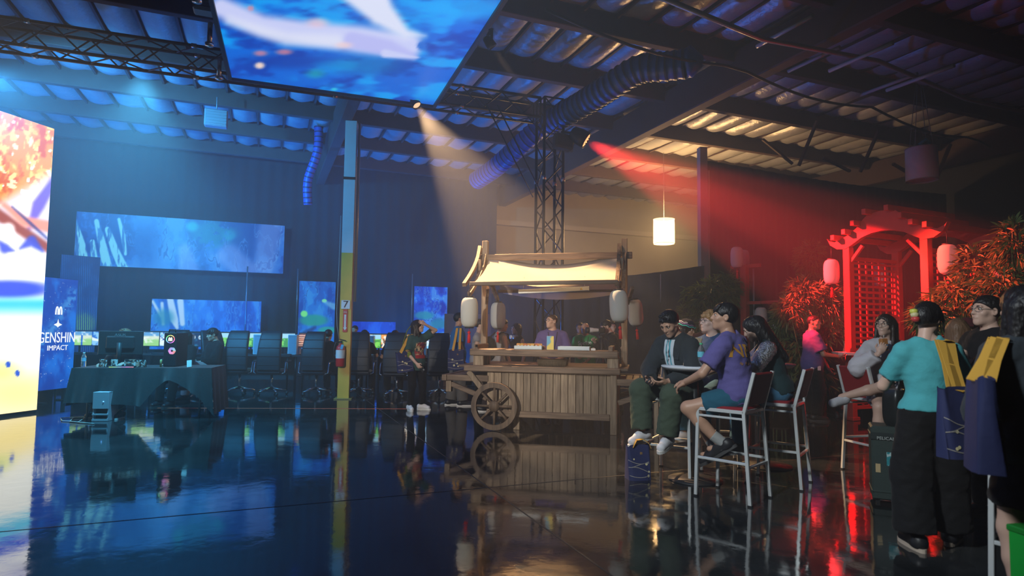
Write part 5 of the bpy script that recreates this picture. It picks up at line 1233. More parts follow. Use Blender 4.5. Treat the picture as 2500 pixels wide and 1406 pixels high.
def frame(yaw=0, pitch=0, roll=0): return Matrix.Rotation(R(yaw), 3, 'Z') @ Matrix.Rotation(R(pitch), 3, 'X') @ Matrix.Rotation(R(roll), 3, 'Y')
def hand_prims(w, d, n, side, curl, s, grip=0.0):
    w, d, n = Vector(w), Vector(d).normalized(), Vector(n); n = (n-d*n.dot(d)).normalized(); th = d.cross(n)*(1 if side == 'R' else -1); pr = []
    M = np.array(Matrix((th, n, d)).transposed()); pr.append(ell(w+d*.048*s, (.043*s,.017*s,.055*s), M, .012)); pr.append(cap(w-d*.02*s, w+d*.02*s, .026*s, .027*s, .015))
    for i, (o, L) in enumerate(((.031,.068),(.010,.076),(-.012,.071),(-.031,.056))):
        p = w+d*(.088-.006*abs(i-1))*s+th*o*s; dd = d+th*o*1.5; dd = dd.normalized(); a = 0; r = .0095*s
        for j, f in enumerate((.45,.32,.23)):
            a += R((38, 48, 36)[j])*curl*(1+.12*i); q = p+(dd*math.cos(a)+n*math.sin(a))*L*f*s; pr.append(cap(p, q, r, r*.9, .004)); p = q; r *= .9
    p = w+d*.022*s+th*.028*s; t1 = (th*.75+d*.65+n*(.15+.6*curl)).normalized(); q = p+t1*.042*s; t2 = (th*(.35-.5*curl)+d*.85+n*(.1+.6*curl)).normalized(); pr += [cap(p-t1*.01*s, q, .0135*s, .011*s, .008), cap(q, q+t2*.034*s, .011*s, .009*s, .004)]
    return pr
def head_prims(c, Rh, s, f):
    T = lambda x, y, z: np.array(Vector(c)+Rh@Vector((x*s, y*s, z*s))); M = np.array(Rh); w = .95 if f else 1.0
    pr = [ell(T(0,-.012,.028), (.074*s*w,.094*s,.083*s), M, .02), ell(T(0,.022,-.035), (.057*s*w,.072*s,.078*s), M, .03), cap(T(0,.060,-.088), T(0,.066,-.093), (.022 if f else .027)*s, .022*s, .03), cap(T(-.040*w,.0,-.062), T(-.010,.058,-.094), .017*s, .016*s, .02), cap(T(.040*w,.0,-.062), T(.010,.058,-.094), .017*s, .016*s, .02)]
    pr += [ell(T(x,.088,.010), (.020*s,.013*s,.013*s), M, .012, True) for x in (-.031,.031)]
    pr += [cap(T(-.040,.078,.026), T(.040,.078,.026), .011*s, .011*s, .012), cap(T(0,.086,.012), T(0,.103,-.022), .0085*s, .0125*s, .010), ell(T(-.012,.093,-.026), (.009*s,.010*s,.008*s), M, .006), ell(T(.012,.093,-.026), (.009*s,.010*s,.008*s), M, .006), ell(T(0,.083,-.055), (.024*s,.014*s,.011*s), M, .010), ell(T(-.040,.055,-.022), (.022*s,.022*s,.02*s), M, .02), ell(T(.040,.055,-.022), (.022*s,.022*s,.02*s), M, .02)]
    for x in (-1,1): pr += [ell(T(x*.074*w,-.010,-.004), (.010*s,.021*s,.032*s), np.array(Rh@Matrix.Rotation(x*.35,3,'Z')), .008), ell(T(x*.082*w,-.004,-.002), (.006*s,.011*s,.018*s), M, .006, True)]
    pr.append(cap(T(0,-.022,-.06), T(0,-.045,-.16), .054*s*(.86 if f else 1), .056*s*(.86 if f else 1), .03))
    return pr
def hair_prims(style, c, Rh, s, f):
    T = lambda x, y, z: np.array(Vector(c)+Rh@Vector((x*s, y*s, z*s))); M = np.array(Rh); N_ = lambda x, y, z: np.array((Rh@Vector((x,y,z))).normalized()); pr = []; kw = dict(fine=.003*s)
    if style == 'buzz': pr = [ell(T(0,-.013,.030), (.077*s,.098*s,.087*s), M), cut(T(0,.076,.062), N_(0,-.62,.78))]; kw = {}
    elif style in ('short', 'spiky', 'fringe'):
        t = .014 if style == 'short' else .018; pr = [ell(T(0,-.016,.034), ((.074+t)*s,(.094+t)*s,(.083+t)*s), M)]
        pr.append(cut(T(0,.082,{'fringe':.042,'spiky':.070}.get(style,.062)), N_(0,-.60,.80))); pr += [ell(T(x,.0,-.008), (.03*s,.030*s,.036*s), M, .008, True) for x in (-.09,.09)]
        if style == 'spiky':
            r = random.Random(4)
            for k in range(46): a = r.uniform(0,6.28); q = r.uniform(.1,1); x, y = .062*math.cos(a)*q, .01+.07*math.sin(a)*q; pr.append(cap(T(x,y,.095-.03*q*q), T(x*1.35,y*1.25+.02,.135-.035*q*q), .013*s, .004*s, .006))
            kw = {}
        if style == 'fringe':
            for k in range(9): x = -.06+.015*k; pr.append(cap(T(x,.055,.092), T(x*1.05,.092-.006*abs(k-4)**1.2*.3,.048), .016*s, .008*s, .008))
    elif style in ('long', 'longdown'):
        L = .30 if style == 'long' else .40
        pr = [ell(T(0,-.016,.032), (.091*s,.110*s,.098*s), M, .03), ell(T(0,.115,-.022), (.058*s,.075*s,.105*s), M, .02, True)]
        pr += [cap(T(0,-.075,.02), T(0,-.105,-L), .075*s, .055*s, .04), cap(T(-.060,-.055,.0), T(-.085,-.06,-L*.9), .050*s, .035*s, .03), cap(T(.060,-.055,.0), T(.085,-.06,-L*.9), .050*s, .035*s, .03), cap(T(-.080,-.01,.03), T(-.092,.02,-.20), .022*s, .018*s, .02), cap(T(.080,-.01,.03), T(.092,.02,-.20), .022*s, .018*s, .02)]
    elif style in ('updo', 'bob'):
        pr = [ell(T(0,-.016,.032), (.090*s,.110*s,.098*s), M, .03), ell(T(0,.12,-.03), (.060*s,.078*s,.11*s), M, .02, True)]
        if style == 'updo': pr += [ell(T(0,-.10,.01), (.065*s,.05*s,.07*s), M, .03), cut(T(0,-.1,-.055), N_(0,-.35,1)), cap(T(.078,.03,.03), T(.085,.05,-.09), .010*s, .006*s, .01)]
        else: pr += [cap(T(-.07,-.03,.0), T(-.078,-.02,-.12), .035*s, .03*s, .03), cap(T(.07,-.03,.0), T(.078,-.02,-.12), .035*s, .03*s, .03), cap(T(0,-.08,0), T(0,-.08,-.12), .06*s, .05*s, .03)]
    elif style == 'curly':
        pr = [ell(T(0,-.012,.040), (.090*s,.106*s,.092*s), M), cut(T(0,.082,.050), N_(0,-.60,.80))]; r = random.Random(9)
        for k in range(60): a = r.uniform(0,6.28); b = r.uniform(.05,1.4); x, y, z = .082*math.cos(a)*math.sin(b), -.01+.098*math.sin(a)*math.sin(b), .04+.088*math.cos(b); pr.append(ell(T(x,y,z), (.02*s,.02*s,.018*s), M, .006))
        kw = {}
    return pr, kw
def person(label, loc, yaw, H=1.70, f=False, skin_='tan', q=1, pelvis=None, lean=0, side=0, twist=0, head=(0,0,0), feet=None, knee=None, hands=None, elbow=None, hdir=None, curl=(.5,.5), hair=('short', None), top=None, bottom=None, shoes=None, socks=None, skirt=None, glasses=None, build=1.0, eyes=True, group=None, sit=False):
    """local axes: +y the way the body faces, +x its right side. q: detail 0 far .. 2 near"""
    S = H/1.7; t = thing('person', label, 'person', (loc[0], loc[1], loc[2] if len(loc) > 2 else 0), R(yaw), group)
    hb = (.021,.0155,.0125)[q]; hh = (.011,.0078,.0058)[q]; hn = (.0085,.0065,.005)[q]; ms = skin(skin_); bw = build*(.92 if f else 1.0)
    pel = Vector(pelvis) if pelvis else Vector((0,0,.53*H)); Rc = frame(twist, -lean, side); Rs = frame(0, -lean, side); up = Rs@ZX; sp = .282*H
    shc = pel+up*sp; shw = (.100 if not f else .088)*H*(.5+.5*build); SH = {'R': shc+Rc@Vector((shw,0,-.030*H)), 'L': shc+Rc@Vector((-shw,0,-.030*H))}
    HIP = {'R': pel+Vector((.052*H,0,-.01*H)), 'L': pel+Vector((-.052*H,0,-.01*H))}
    nb = shc+Rc@Vector((0,.0,.022*H)); Rh = frame(*head); hs = S*(.98 if not f else .97); hc = nb+Rc@Vector((0,.010,.036*H))+Rh@Vector((0,.030*S,.050*H))
    F_ = feet or {'R': (.09*S,.02,0,-8), 'L': (-.09*S,-.02,0,8)}; kp = knee or {'R': (.15,1,.1), 'L': (-.15,1,.1)}
    K, A = {}, {}
    for s in 'RL': K[s], A[s] = ik(HIP[s], Vector(F_[s][:3])+ZX*.075*S, .245*H, .235*H, kp[s])
    hd = hands or {'R': (.22*S,.05,.47*H), 'L': (-.22*S,.05,.47*H)}; ep = elbow or {'R': (.5,-1,-.2), 'L': (-.5,-1,-.2)}; E, W = {}, {}
    for s in 'RL': E[s], W[s] = ik(SH[s], hd[s], .172*H, .150*H, ep[s])
    c = lambda r: r*S*bw
    def torso(t_, drop=0.0):
        MS = np.array(Rs); MC = np.array(Rc); pr = [ell(pel+up*.02*S, (c(.165 if not f else .172)+t_, c(.120)+t_, c(.125)+t_), MS, .05), ell(pel+up*sp*.40, (c(.150 if not f else .130)+t_, c(.108)+t_, c(.150)+t_), MS, .06), ell(pel+up*sp*.72+Rc@Vector((0,.008,0)), (c(.168 if not f else .145)+t_, c(.118)+t_, c(.165)+t_), MC, .06), cap(SH['R']*.88+SH['L']*.12, SH['L']*.88+SH['R']*.12, c(.050)+t_*.6, c(.050)+t_*.6, .05)]+[cap(nb+Rc@Vector((x*.045*S,-.01,-.008*S)), SH[s_]*.8+shc*.2+ZX*.004, c(.040)+t_*.5, c(.034)+t_*.5, .05) for x, s_ in ((1,'R'),(-1,'L'))]
        if f: pr += [ell(pel+up*sp*.70+Rc@Vector((x*S,.085*S,0)), (c(.062)+t_*.6,c(.055)+t_*.6,c(.062)+t_*.6), MC, .035) for x in (-.07,.07)]
        return pr
    # body
    pr = torso(-.012)+[cap(shc-up*.02, hc-Rh@Vector((0,.03*S,.09*S)), c(.056)*(.88 if f else 1), c(.054)*(.88 if f else 1), .03)]
    for s in 'RL':
        pr += [cap(SH[s], E[s], c(.049), c(.039), .03), cap(E[s], W[s], c(.041), c(.027), .015), cap(HIP[s], K[s], c(.086), c(.058), .04), cap(K[s], K[s].lerp(A[s],.35), c(.057), c(.057), .03), cap(K[s].lerp(A[s],.35), A[s], c(.057), c(.036), .02)]
        fy = R(F_[s][3]); fd = Vector((-math.sin(fy), math.cos(fy), 0)); pr += [cap(A[s]-ZX*.03*S-fd*.02*S, A[s]-ZX*.045*S+fd*.10*S, .034*S, .026*S, .02)]
    parts = [surf(*sdf_grid(pr, hb)), surf(*sdf_grid(head_prims(hc, Rh, hs, f), hh))]; HD = {}
    for i, s in enumerate('RL'):
        dd = (W[s]-E[s]).normalized(); dn = hdir.get(s) if hdir else None
        if dn is None: d_, n_ = dd, Vector((-1 if s == 'R' else 1, .3, 0))
        else: d_, n_ = Vector(dn[0]), Vector(dn[1])
        parts.append(surf(*sdf_grid(hand_prims(W[s], d_, n_, s, curl[i], S*(.93 if f else 1.0)), hn))); HD[s] = (W[s], d_.normalized(), n_.normalized())
    put('body', mesh_from('body', parts, ms), t)
    # clothes
    if top:
        o = dict(t=.016, sleeve=.62, hem=.10, loose=.012, wob=.0045); o.update({k: v for k, v in top.items() if k not in ('m','name')}); T_ = o['t']; pr = torso(T_)
        if o['hem'] > .05: pr.append(cap(pel+up*.05, pel-up*((.02 if sit else o['hem']+.05)*S), c(.13)+T_, c(.13)+T_, .08))
        pr.append(ell(pel+up*.01*S, (c(.165 if not f else .172)+T_+.012, c(.120)+T_+.012, c(.14)+T_+.012), np.array(Rs), .03)); pr.append(cut(pel-up*o['hem']*S, up))                       # the hem trims the trunk; sleeves come after it
        for s in 'RL':
            if o['sleeve'] > 0:
                e = min(1, o['sleeve']); pr.append(cap(SH[s], SH[s].lerp(E[s], e), c(.046)+T_+o['loose']*.3, c(.043)+T_+o['loose']*e, .04, cb=o['sleeve'] <= 1))
                if o['sleeve'] > 1: pr.append(cap(E[s], E[s].lerp(W[s], o['sleeve']-1), c(.045)+T_+o['loose']*.6, c(.032)+T_+o['loose']*.4, .02, cb=True))
        pr.append(ell(nb+up*.035*S, (c(.070),c(.078),c(.058)), np.array(Rc), .02, True))
        put(top.get('name','shirt'), mesh_from('shirt', [surf(*sdf_grid(pr, hb*.9, wob=o['wob'], wl=.16, seed=len(label)))], top['m']), t)
    if bottom:
        o = dict(len=1.93, loose=.014, wob=.006, t=.012); o.update({k: v for k, v in bottom.items() if k not in ('m','name')}); T_ = o['t']; MS = np.array(Rs)
        pr = [ell(pel+up*.02*S, (c(.165 if not f else .172)+T_, c(.120)+T_, c(.125)+T_), MS, .05), ell(pel+up*.1*S, (c(.150 if not f else .14)+T_, c(.112)+T_, c(.11)+T_), MS, .05), cut(pel+up*min(.13, .035-(top or {}).get('hem',.10))*S, -up)]
        for s in 'RL':
            e = min(1, o['len']); pr.append(cap(HIP[s], HIP[s].lerp(K[s], e), c(.090)+T_, c(.064)+T_+o['loose']*e, .04, cb=o['len'] <= 1))
            if o['len'] > 1: pr.append(cap(K[s], K[s].lerp(A[s], o['len']-1), c(.062)+T_+o['loose']*.8, c(.042)+T_+o['loose']*1.3, .02, cb=True))
        put(bottom.get('name','trousers'), mesh_from('trousers', [surf(*sdf_grid(pr, hb*.95, wob=o['wob'], wl=.15, seed=5))], bottom['m']), t)
    if skirt:
        L = skirt['len']; dr = (((K['R']+K['L'])/2-pel).normalized() if sit else -up); b_ = pel+dr*L
        pr = [cap(pel+up*.08*S, b_, c(.155), c(.155)+skirt.get('flare',.05), .04, cb=True), ell(pel+up*.05*S, (c(.175),c(.135),c(.10)), np.array(Rs), .04)]; put('skirt', mesh_from('skirt', [surf(*sdf_grid(pr, hb*.95, wob=.006, wl=.12, seed=2))], skirt['m']), t)
    for s in 'RL':
        fy = F_[s][3]; pit = F_[s][4] if len(F_[s]) > 4 else 0; Mf = Matrix.Rotation(R(fy), 3, 'Z')@Matrix.Rotation(R(pit), 3, 'X'); base = A[s]-Mf@Vector((0,0,.075*S)); TF = lambda x, y, z: np.array(base+Mf@Vector((x*S,y*S,z*S)))
        if socks: put('sock', mesh_from('sock', [surf(*sdf_grid(([] if shoes else [cap(TF(0,-.035,.042), TF(0,.115,.036), .050*S, .045*S, .02)])+[cap(TF(0,-.03,.05), A[s].lerp(K[s],socks.get('h',.16)), .046*S, c(.047), .02, cb=True)], hb*.7))], socks['m']), t)
        if shoes:
            pr = [cap(TF(0,-.055,.052), TF(0,.135,.042), .046*S, .041*S, .03), cap(TF(0,-.035,.06), TF(0,-.04,shoes.get('collar',.095)), .047*S, .044*S, .03, cb=True), ell(TF(0,.03,.075), (.040*S,.075*S,.036*S), np.array(Mf), .02), cut(TF(0,0,.016), np.array(Mf@ZX))]
            sh = put('shoe', mesh_from('shoe', [surf(*sdf_grid(pr, hb*.6))], shoes['m']), t); mb = MB(); out = []
            for i in range(24): a = 2*math.pi*i/24; y = .042+.148*math.sin(a); x = (.046-.006*math.cos(2*a)+.004*math.sin(a))*math.cos(a); out.append((x,y))
            V = [TF(x*1.04,y*1.02,z) for z in (0,.026) for x, y in out]; mb.add(V, [tuple(range(24))[::-1], tuple(range(24,48))]+[(i,(i+1)%24,24+(i+1)%24,24+i) for i in range(24)]); mb.build('sole', shoes['sole'], sh)
    if hair and hair[0] != 'bald':
        hp, kw = hair_prims(hair[0], hc, Rh, hs, f); put('hair', mesh_from('hair', [surf(*sdf_grid(hp, hh*1.15, **kw))], hair[1]), t)
    if eyes:
        for x in (-.031,.031):
            mb = MB(); cen = hc+Rh@(Vector((x,.0735,.009))*hs); mb.lathe([(0,-.0125),(.0088,-.0088),(.0125,0),(.0088,.0088),(0,.0125)], 10, cen, M=Rh@Matrix.Rotation(R(-90),3,'X')@Matrix.Diagonal((1.08*hs,.50*hs,hs))); mb.cur = 1; mb.lathe([(.0062*hs,.0108*hs),(.0045*hs,.0131*hs),(0,.0137*hs)], 10, cen, M=Rh@Matrix.Rotation(R(-90),3,'X'), cap=False); mb.build('eye', [M_EYEW, M_IRIS], t)
            if q > 0 and hair and hair[1]: mb = MB(); mb.tube([hc+Rh@(Vector((x*.55,.0925,.030))*hs), hc+Rh@(Vector((x*1.0,.0915,.034))*hs), hc+Rh@(Vector((x*1.55,.078,.028))*hs)], [.003*hs,.004*hs,.002*hs], 6); mb.build('eyebrow', hair[1], t)
        if q > 0: mb = MB(); mb.tube([hc+Rh@(Vector((x_,.0945-.0135*(x_/.024)**2,-.055))*hs) for x_ in (-.024,-.012,0,.012,.024)], [.002*hs,.004*hs,.0045*hs,.004*hs,.002*hs], 6); mb.build('lips', M_LIP, t)
    if glasses:
        mb = MB(); TG = lambda x, y, z: hc+Rh@(Vector((x,y,z))*hs)
        for x in (-.033,.033): mb.tube([TG(x+.024*math.cos(a), .103-.012*abs(x+.024*math.cos(a))/.05, .006+.019*math.sin(a)) for a in np.linspace(0,2*math.pi,16,endpoint=False)], .0018*hs, 5, closed=True); mb.tube([TG(math.copysign(.057,x),.094,.012), TG(math.copysign(.079,x),.02,.012), TG(math.copysign(.080,x),-.02,.004)], .0018*hs, 5)
        mb.tube([TG(-.010,.106,.008), TG(.010,.106,.008)], .0018*hs, 5); mb.build('glasses', glasses, t)
    M4 = Matrix.Translation(t.location) @ Matrix.Rotation(R(yaw), 4, 'Z')
    return dict(root=t, M=M4, hc=hc, Rh=Rh, hs=hs, SH=SH, E=E, W=W, HD=HD, shc=shc, Rc=Rc, pel=pel, up=up, S=S, K=K, A=A, yaw=R(yaw))

# ================================================================== the people
def at(px, d): v = Vector(ray(px, 805)); return (v.x*d/v.y, d)
HB = hairm('black', (.010,.009,.010)); HBR = hairm('brown', (.05,.028,.018)); HDK = hairm('dark_brown', (.022,.014,.011)); HBL = hairm('blond', (.42,.24,.10)); HLB = hairm('light_brown', (.20,.11,.06))
C_PUR = cloth('purple', (.115,.100,.300)); C_BLK = cloth('black', (.007,.007,.008)); C_CHAR = cloth('charcoal', (.030,.036,.040)); C_OLV = cloth('olive', (.060,.085,.055)); C_GRN = cloth('dark_green', (.035,.085,.080)); C_BLU = cloth('blue', (.03,.17,.42)); C_TEAL = cloth('teal', (.08,.42,.46)); C_SPR = cloth('bright_green', (.01,.28,.08)); C_GRY = cloth('grey', (.30,.30,.32)); C_GRP = cloth('grey_brown', (.13,.12,.11)); C_DEN = cloth('denim', (.045,.14,.24)); C_NAV = cloth('navy_short', (.015,.10,.16)); C_WHT = cloth('white', (.62,.60,.64)); C_DRED = cloth('dull_red', (.10,.03,.03))
S_WHT = mat('sneaker_white', (.74,.74,.76), .5); S_BLK = mat('shoe_black', (.015,.015,.018), .45); SOLE_W = mat('sole_white', (.75,.74,.70), .6); SOLE_T = mat('sole_tan', (.55,.45,.36), .6); SOLE_K = mat('sole_dark', (.05,.05,.05), .6)
M_GL = mat('glasses_dark', (.04,.035,.035), .3); M_GLW = mat('glasses_wire', (.45,.42,.38), .25, metal=.8)
WS = dict(m=S_WHT, sole=SOLE_W); KS = dict(m=S_BLK, sole=SOLE_W); KK = dict(m=S_BLK, sole=SOLE_K)
PP = {}
# ---- woman in green tee shading her eyes
g = G(1013, 1001)
PP['green'] = person('woman in dark green printed shirt with a hand on her forehead', (g.x, g.y), -135, H=1.55, f=True, skin_='light', q=1, hair=('longdown', HDK), top=dict(m=C_GRN, hem=.16, sleeve=.75, t=.022, loose=.03), bottom=dict(m=C_BLK, loose=.004), shoes=WS, feet={'R': (.11,.0,0,-20), 'L': (-.13,.02,0,22)},
    hands={'R': (.13,.20,.80), 'L': (-.055,.165,1.46)}, elbow={'R': (.6,-1,-.3), 'L': (-1,.35,-.15)}, hdir={'R': ((-.35,.5,-.7),(-.8,-.4,.1)), 'L': ((.75,-.05,.35),(.2,-.9,-.2))}, curl=(.75,.35), head=(40,4,0))
# ---- man in blue tee
g = G(1114, 990)
PP['blue'] = person('man in blue shirt and grey trousers standing behind the cart handle', (g.x, g.y), -78, H=1.70, skin_='tan', q=1, hair=('short', HB), top=dict(m=C_BLU, hem=.13, t=.02), bottom=dict(m=C_GRP, loose=.035), shoes=KS, hands={'R': (.21,.10,.78), 'L': (-.2,.1,.8)}, head=(-4,2,0), glasses=M_GL, feet={'R': (.1,.10,0,-6), 'L': (-.09,-.10,0,8)})
# ---- people behind the cart
PP['a'] = person('person with dark hair half hidden behind the left cart post', at(1168, 10.6), -100, H=1.58, f=True, skin_='light', q=0, hair=('short', HB), top=dict(m=C_GRY, sleeve=.2), bottom=dict(m=C_BLK), shoes=KS, hands={'R': (.05,.2,1.12), 'L': (-.2,.1,.8)}, hdir={'R': ((-.2,.2,.9),(-.5,.6,0)), 'L': ((0,0,-1),(1,0,0))})
PP['tank'] = person('person in pale grey tank top with black pack straps behind the cart', at(1221, 10.3), -60, H=1.60, f=True, skin_='fair', q=1, hair=('short', HBR), top=dict(m=C_GRY, sleeve=0, t=.014), bottom=dict(m=C_DEN), shoes=KS, hands={'R': (.20,.12,.76), 'L': (-.1,.25,1.0)}, head=(0,-10,0))
PP['phones'] = person('woman in black sleeveless top with headphones around her neck', at(1264, 11.3), 125, H=1.52, f=True, skin_='fair', q=1, hair=('bob', HDK), top=dict(m=C_BLK, sleeve=0), bottom=dict(m=C_BLK), shoes=KK, head=(-5,2,0))
PP['vendor'] = person('man in purple shirt with glasses and lanyard standing inside the cart stall', at(1349, 9.85), 178, H=1.66, skin_='light', q=1, hair=('buzz', HBR), top=dict(m=C_PUR, t=.022, loose=.025, hem=.12, sleeve=.8), bottom=dict(m=C_BLK), shoes=KK, glasses=M_GLW, head=(-55,6,0), hands={'R': (.08,.18,.93), 'L': (-.08,.18,.93)}, elbow={'R': (.9,-.6,-.2), 'L': (-.9,-.6,-.2)}, hdir={'R': ((-.9,.3,-.2),(0,-.4,-1)), 'L': ((.9,.3,-.2),(0,-.4,-1))}, build=1.05)
PP['sprite'] = person('bald man in bright green lettered shirt behind the cart', at(1429, 11.4), 168, H=1.55, skin_='tan', q=1, hair=('bald', None), top=dict(m=C_SPR, t=.024, hem=.16, sleeve=.8, loose=.03), bottom=dict(m=C_BLK), shoes=KK, hands={'R': (.12,.2,.92), 'L': (-.05,.22,.84)}, head=(-20,8,0), build=1.05)
PP['behind'] = person('person with dim face standing behind the man in bright green', at(1416, 12.3), 170, H=1.56, skin_='deep', q=0, hair=('short', HB), top=dict(m=C_CHAR), bottom=dict(m=C_BLK), shoes=KK)
PP['camop'] = person('camera operator in black bent to a large camera on a tripod', at(1503, 11.0), 95, H=1.62, skin_='light', q=1, lean=12, hair=('short', HB), top=dict(m=C_BLK, sleeve=1.85), bottom=dict(m=C_BLK), shoes=KK, hands={'R': (.12,.36,1.20), 'L': (-.10,.38,1.02)}, head=(5,-22,0), curl=(.8,.6))
PP['behind2'] = person('person with fair face behind the camera operator', at(1494, 12.4), 185, H=1.60, skin_='fair', q=0, hair=('short', HDK), top=dict(m=C_BLK), bottom=dict(m=C_BLK), shoes=KK)
# ---- group at the round tables
PP['phone'] = person('seated man in dark open jacket and olive trousers looking at his phone', (1.70, 6.15), 131, H=1.74, skin_='tan', q=2, sit=True, pelvis=(0,-.02,.845), lean=15, hair=('spiky', HB), top=dict(m=C_CHAR, name='jacket', sleeve=1.92, hem=.10, t=.024, loose=.02, wob=.006), bottom=dict(m=C_OLV, len=1.9, loose=.035, t=.016, wob=.007), shoes=WS,
    feet={'R': (.17,.42,.335,-10,-14), 'L': (-.11,.42,.315,12,-10)}, knee={'R': (.35,1,.6), 'L': (-.25,1,.6)}, hands={'R': (.055,.44,.93), 'L': (-.105,.40,.925)}, elbow={'R': (1,-.5,-.5), 'L': (-1,-.5,-.5)}, hdir={'R': ((-.35,.75,-.25),(-.6,-.2,.8)), 'L': ((.6,.7,-.2),(.35,-.3,.9))}, curl=(.55,.6), head=(3,-34,0))
PP['npc'] = person('young man in purple lettered shirt and dark shorts seated with his back turned', (1.94, 5.36), 62, H=1.72, skin_='tan', q=2, sit=True, pelvis=(0,-.03,.86), lean=8, side=-2, twist=-14, hair=('fringe', HB), top=dict(m=C_PUR, t=.022, hem=.07, loose=.03, sleeve=.74, wob=.007), bottom=dict(m=C_NAV, len=.66, loose=.03, t=.018, name='shorts'), shoes=dict(m=S_BLK, sole=SOLE_K), socks=dict(m=cloth('sock_grey', (.33,.34,.33)), h=.26),
    feet={'R': (.12,.20,.26,-8,-30), 'L': (-.10,.10,.36,-6,-36)}, knee={'R': (.1,1,.35), 'L': (-.12,1,.35)}, hands={'R': (.04,.40,.955), 'L': (-.10,.40,.95)}, elbow={'R': (.6,-.6,-.3), 'L': (-.55,-.25,-.1)}, hdir={'R': ((-.55,.7,-.15),(-.1,-.2,-1)), 'L': ((.35,.75,-.5),(.3,-.3,-1))}, curl=(.35,.45), head=(16,6,0))
PP['blond'] = person('blond curly haired person in blue shirt seated behind the round table', (2.20, 6.70), 128, H=1.68, skin_='fair', q=2, sit=True, pelvis=(0,-.02,.845), lean=5, hair=('curly', HBL), top=dict(m=cloth('dusk_blue', (.03,.07,.16)), sleeve=.8), bottom=dict(m=C_DEN, len=1.9, loose=.02), shoes=WS, feet={'R': (.12,.40,.25,0), 'L': (-.12,.40,.25,0)}, hands={'R': (.06,.36,.93), 'L': (-.08,.38,.93)}, hdir={'R': ((-.4,.8,-.3),(0,0,-1)), 'L': ((.4,.8,-.3),(0,0,-1))}, head=(-25,4,0), glasses=M_GLW)
PP['sequin'] = person('woman with long black hair and silver sequin sleeves seated in jeans', (2.52, 5.86), 72, H=1.62, f=True, skin_='light', q=2, sit=True, pelvis=(0,-.03,.85), lean=17, hair=('longdown', HB), top=dict(m=cloth('dark_teal', (.012,.035,.04)), sleeve=0, hem=.03), bottom=dict(m=C_DEN, len=1.92, loose=.015), shoes=KS, feet={'R': (.12,.36,.26,-4,-12), 'L': (-.10,.34,.26,4,-12)}, hands={'R': (.10,.42,1.09), 'L': (-.12,.40,1.09)}, elbow={'R': (1,-.3,-.6), 'L': (-1,-.3,-.6)}, hdir={'R': ((-.5,.8,0),(0,0,-1)), 'L': ((.5,.8,0),(0,0,-1))}, head=(6,-30,0))
r = PP['sequin']; pr = [cap(r['SH'][s], r['SH'][s].lerp(r['E'][s],.92), .080, .074, .03, cb=True) for s in 'RL']
field('sequin_sleeves', [pr[0]], .0125, mat('sequins', (.92,.94,.97), .2, metal=1.0, bump=1.0, bscale=70, noise=.4, nscale=60), r['root'], wob=.008, wl=.05); field('sequin_sleeves', [pr[1]], .0125, MATS['sequins'], r['root'], wob=.008, wl=.05)
PP['beanie'] = person('woman in patterned knit beanie behind the man with the phone', at(1668, 7.7), -128, H=1.535, f=True, skin_='tan', q=1, hair=('longdown', HB), top=dict(m=C_BLK, sleeve=1.9, t=.03), bottom=dict(m=C_BLK), shoes=KK, head=(10,-6,0))
r = PP['beanie']; T = lambda x,y,z: r['hc']+r['Rh']@(Vector((x,y,z))*r['hs'])
bn = field('beanie', [ell(T(0,-.015,.045), (.100,.118,.108), np.array(r['Rh'])), cut(T(0,.09,.052), np.array(r['Rh']@Vector((0,-.35,1)).normalized()))], .009, cloth('beanie_black', (.012,.012,.02), 1.0), r['root'])
for k, (z, c_) in enumerate(((.066,(.05,.55,.50)),(.090,(.30,.20,.40)),(.110,(.55,.52,.55)))):
    mb = MB(); rr = math.sqrt(max(.05, 1-((z-.045)/.108)**2)); mb.tube([T(.103/r['hs']*rr*math.cos(a), -.015+.121/r['hs']*rr*math.sin(a), z+.006*math.sin(a*9)-.02*math.sin(a)) for a in np.linspace(0,2*math.pi,40,endpoint=False)], .006, 5, closed=True); mb.build('knit_stripe', cloth('stripe%d' % k, c_), bn)
PP['bgman'] = person('man in dark shirt standing before the dark bamboo', at(1722, 10.2), 135, H=1.65, skin_='tan', q=1, hair=('short', HDK), top=dict(m=C_DRED, sleeve=1.8), bottom=dict(m=C_BLK), shoes=KK, head=(-10,2,0))
# ---- arbor side
g = G(1986, 1026)
PP['bald'] = person('bald man in purple shirt carrying a white tray near the arbor', (g.x, g.y), -98, H=1.70, skin_='tan', q=1, hair=('buzz', HDK), top=dict(m=C_PUR, t=.024, loose=.03, hem=.15, sleeve=.8), bottom=dict(m=C_BLK, loose=.025), shoes=KK, hands={'R': (.14,.34,1.03), 'L': (-.12,.36,1.03)}, elbow={'R': (.6,-1,-.6), 'L': (-.6,-1,-.6)}, hdir={'R': ((-.2,1,0),(-.1,0,1)), 'L': ((.2,1,0),(.1,0,1))}, head=(-38,0,0))
PP['strap'] = person('man in black shirt with pale shoulder strap behind the bald man', at(2033, 10.7), -165, H=1.64, skin_='light', q=1, hair=('short', HDK), top=dict(m=C_BLK, t=.024, sleeve=.8), bottom=dict(m=C_BLK), shoes=KK, glasses=M_GL, head=(30,0,0), hands={'R': (.2,.1,.8), 'L': (-.22,.14,.85)})
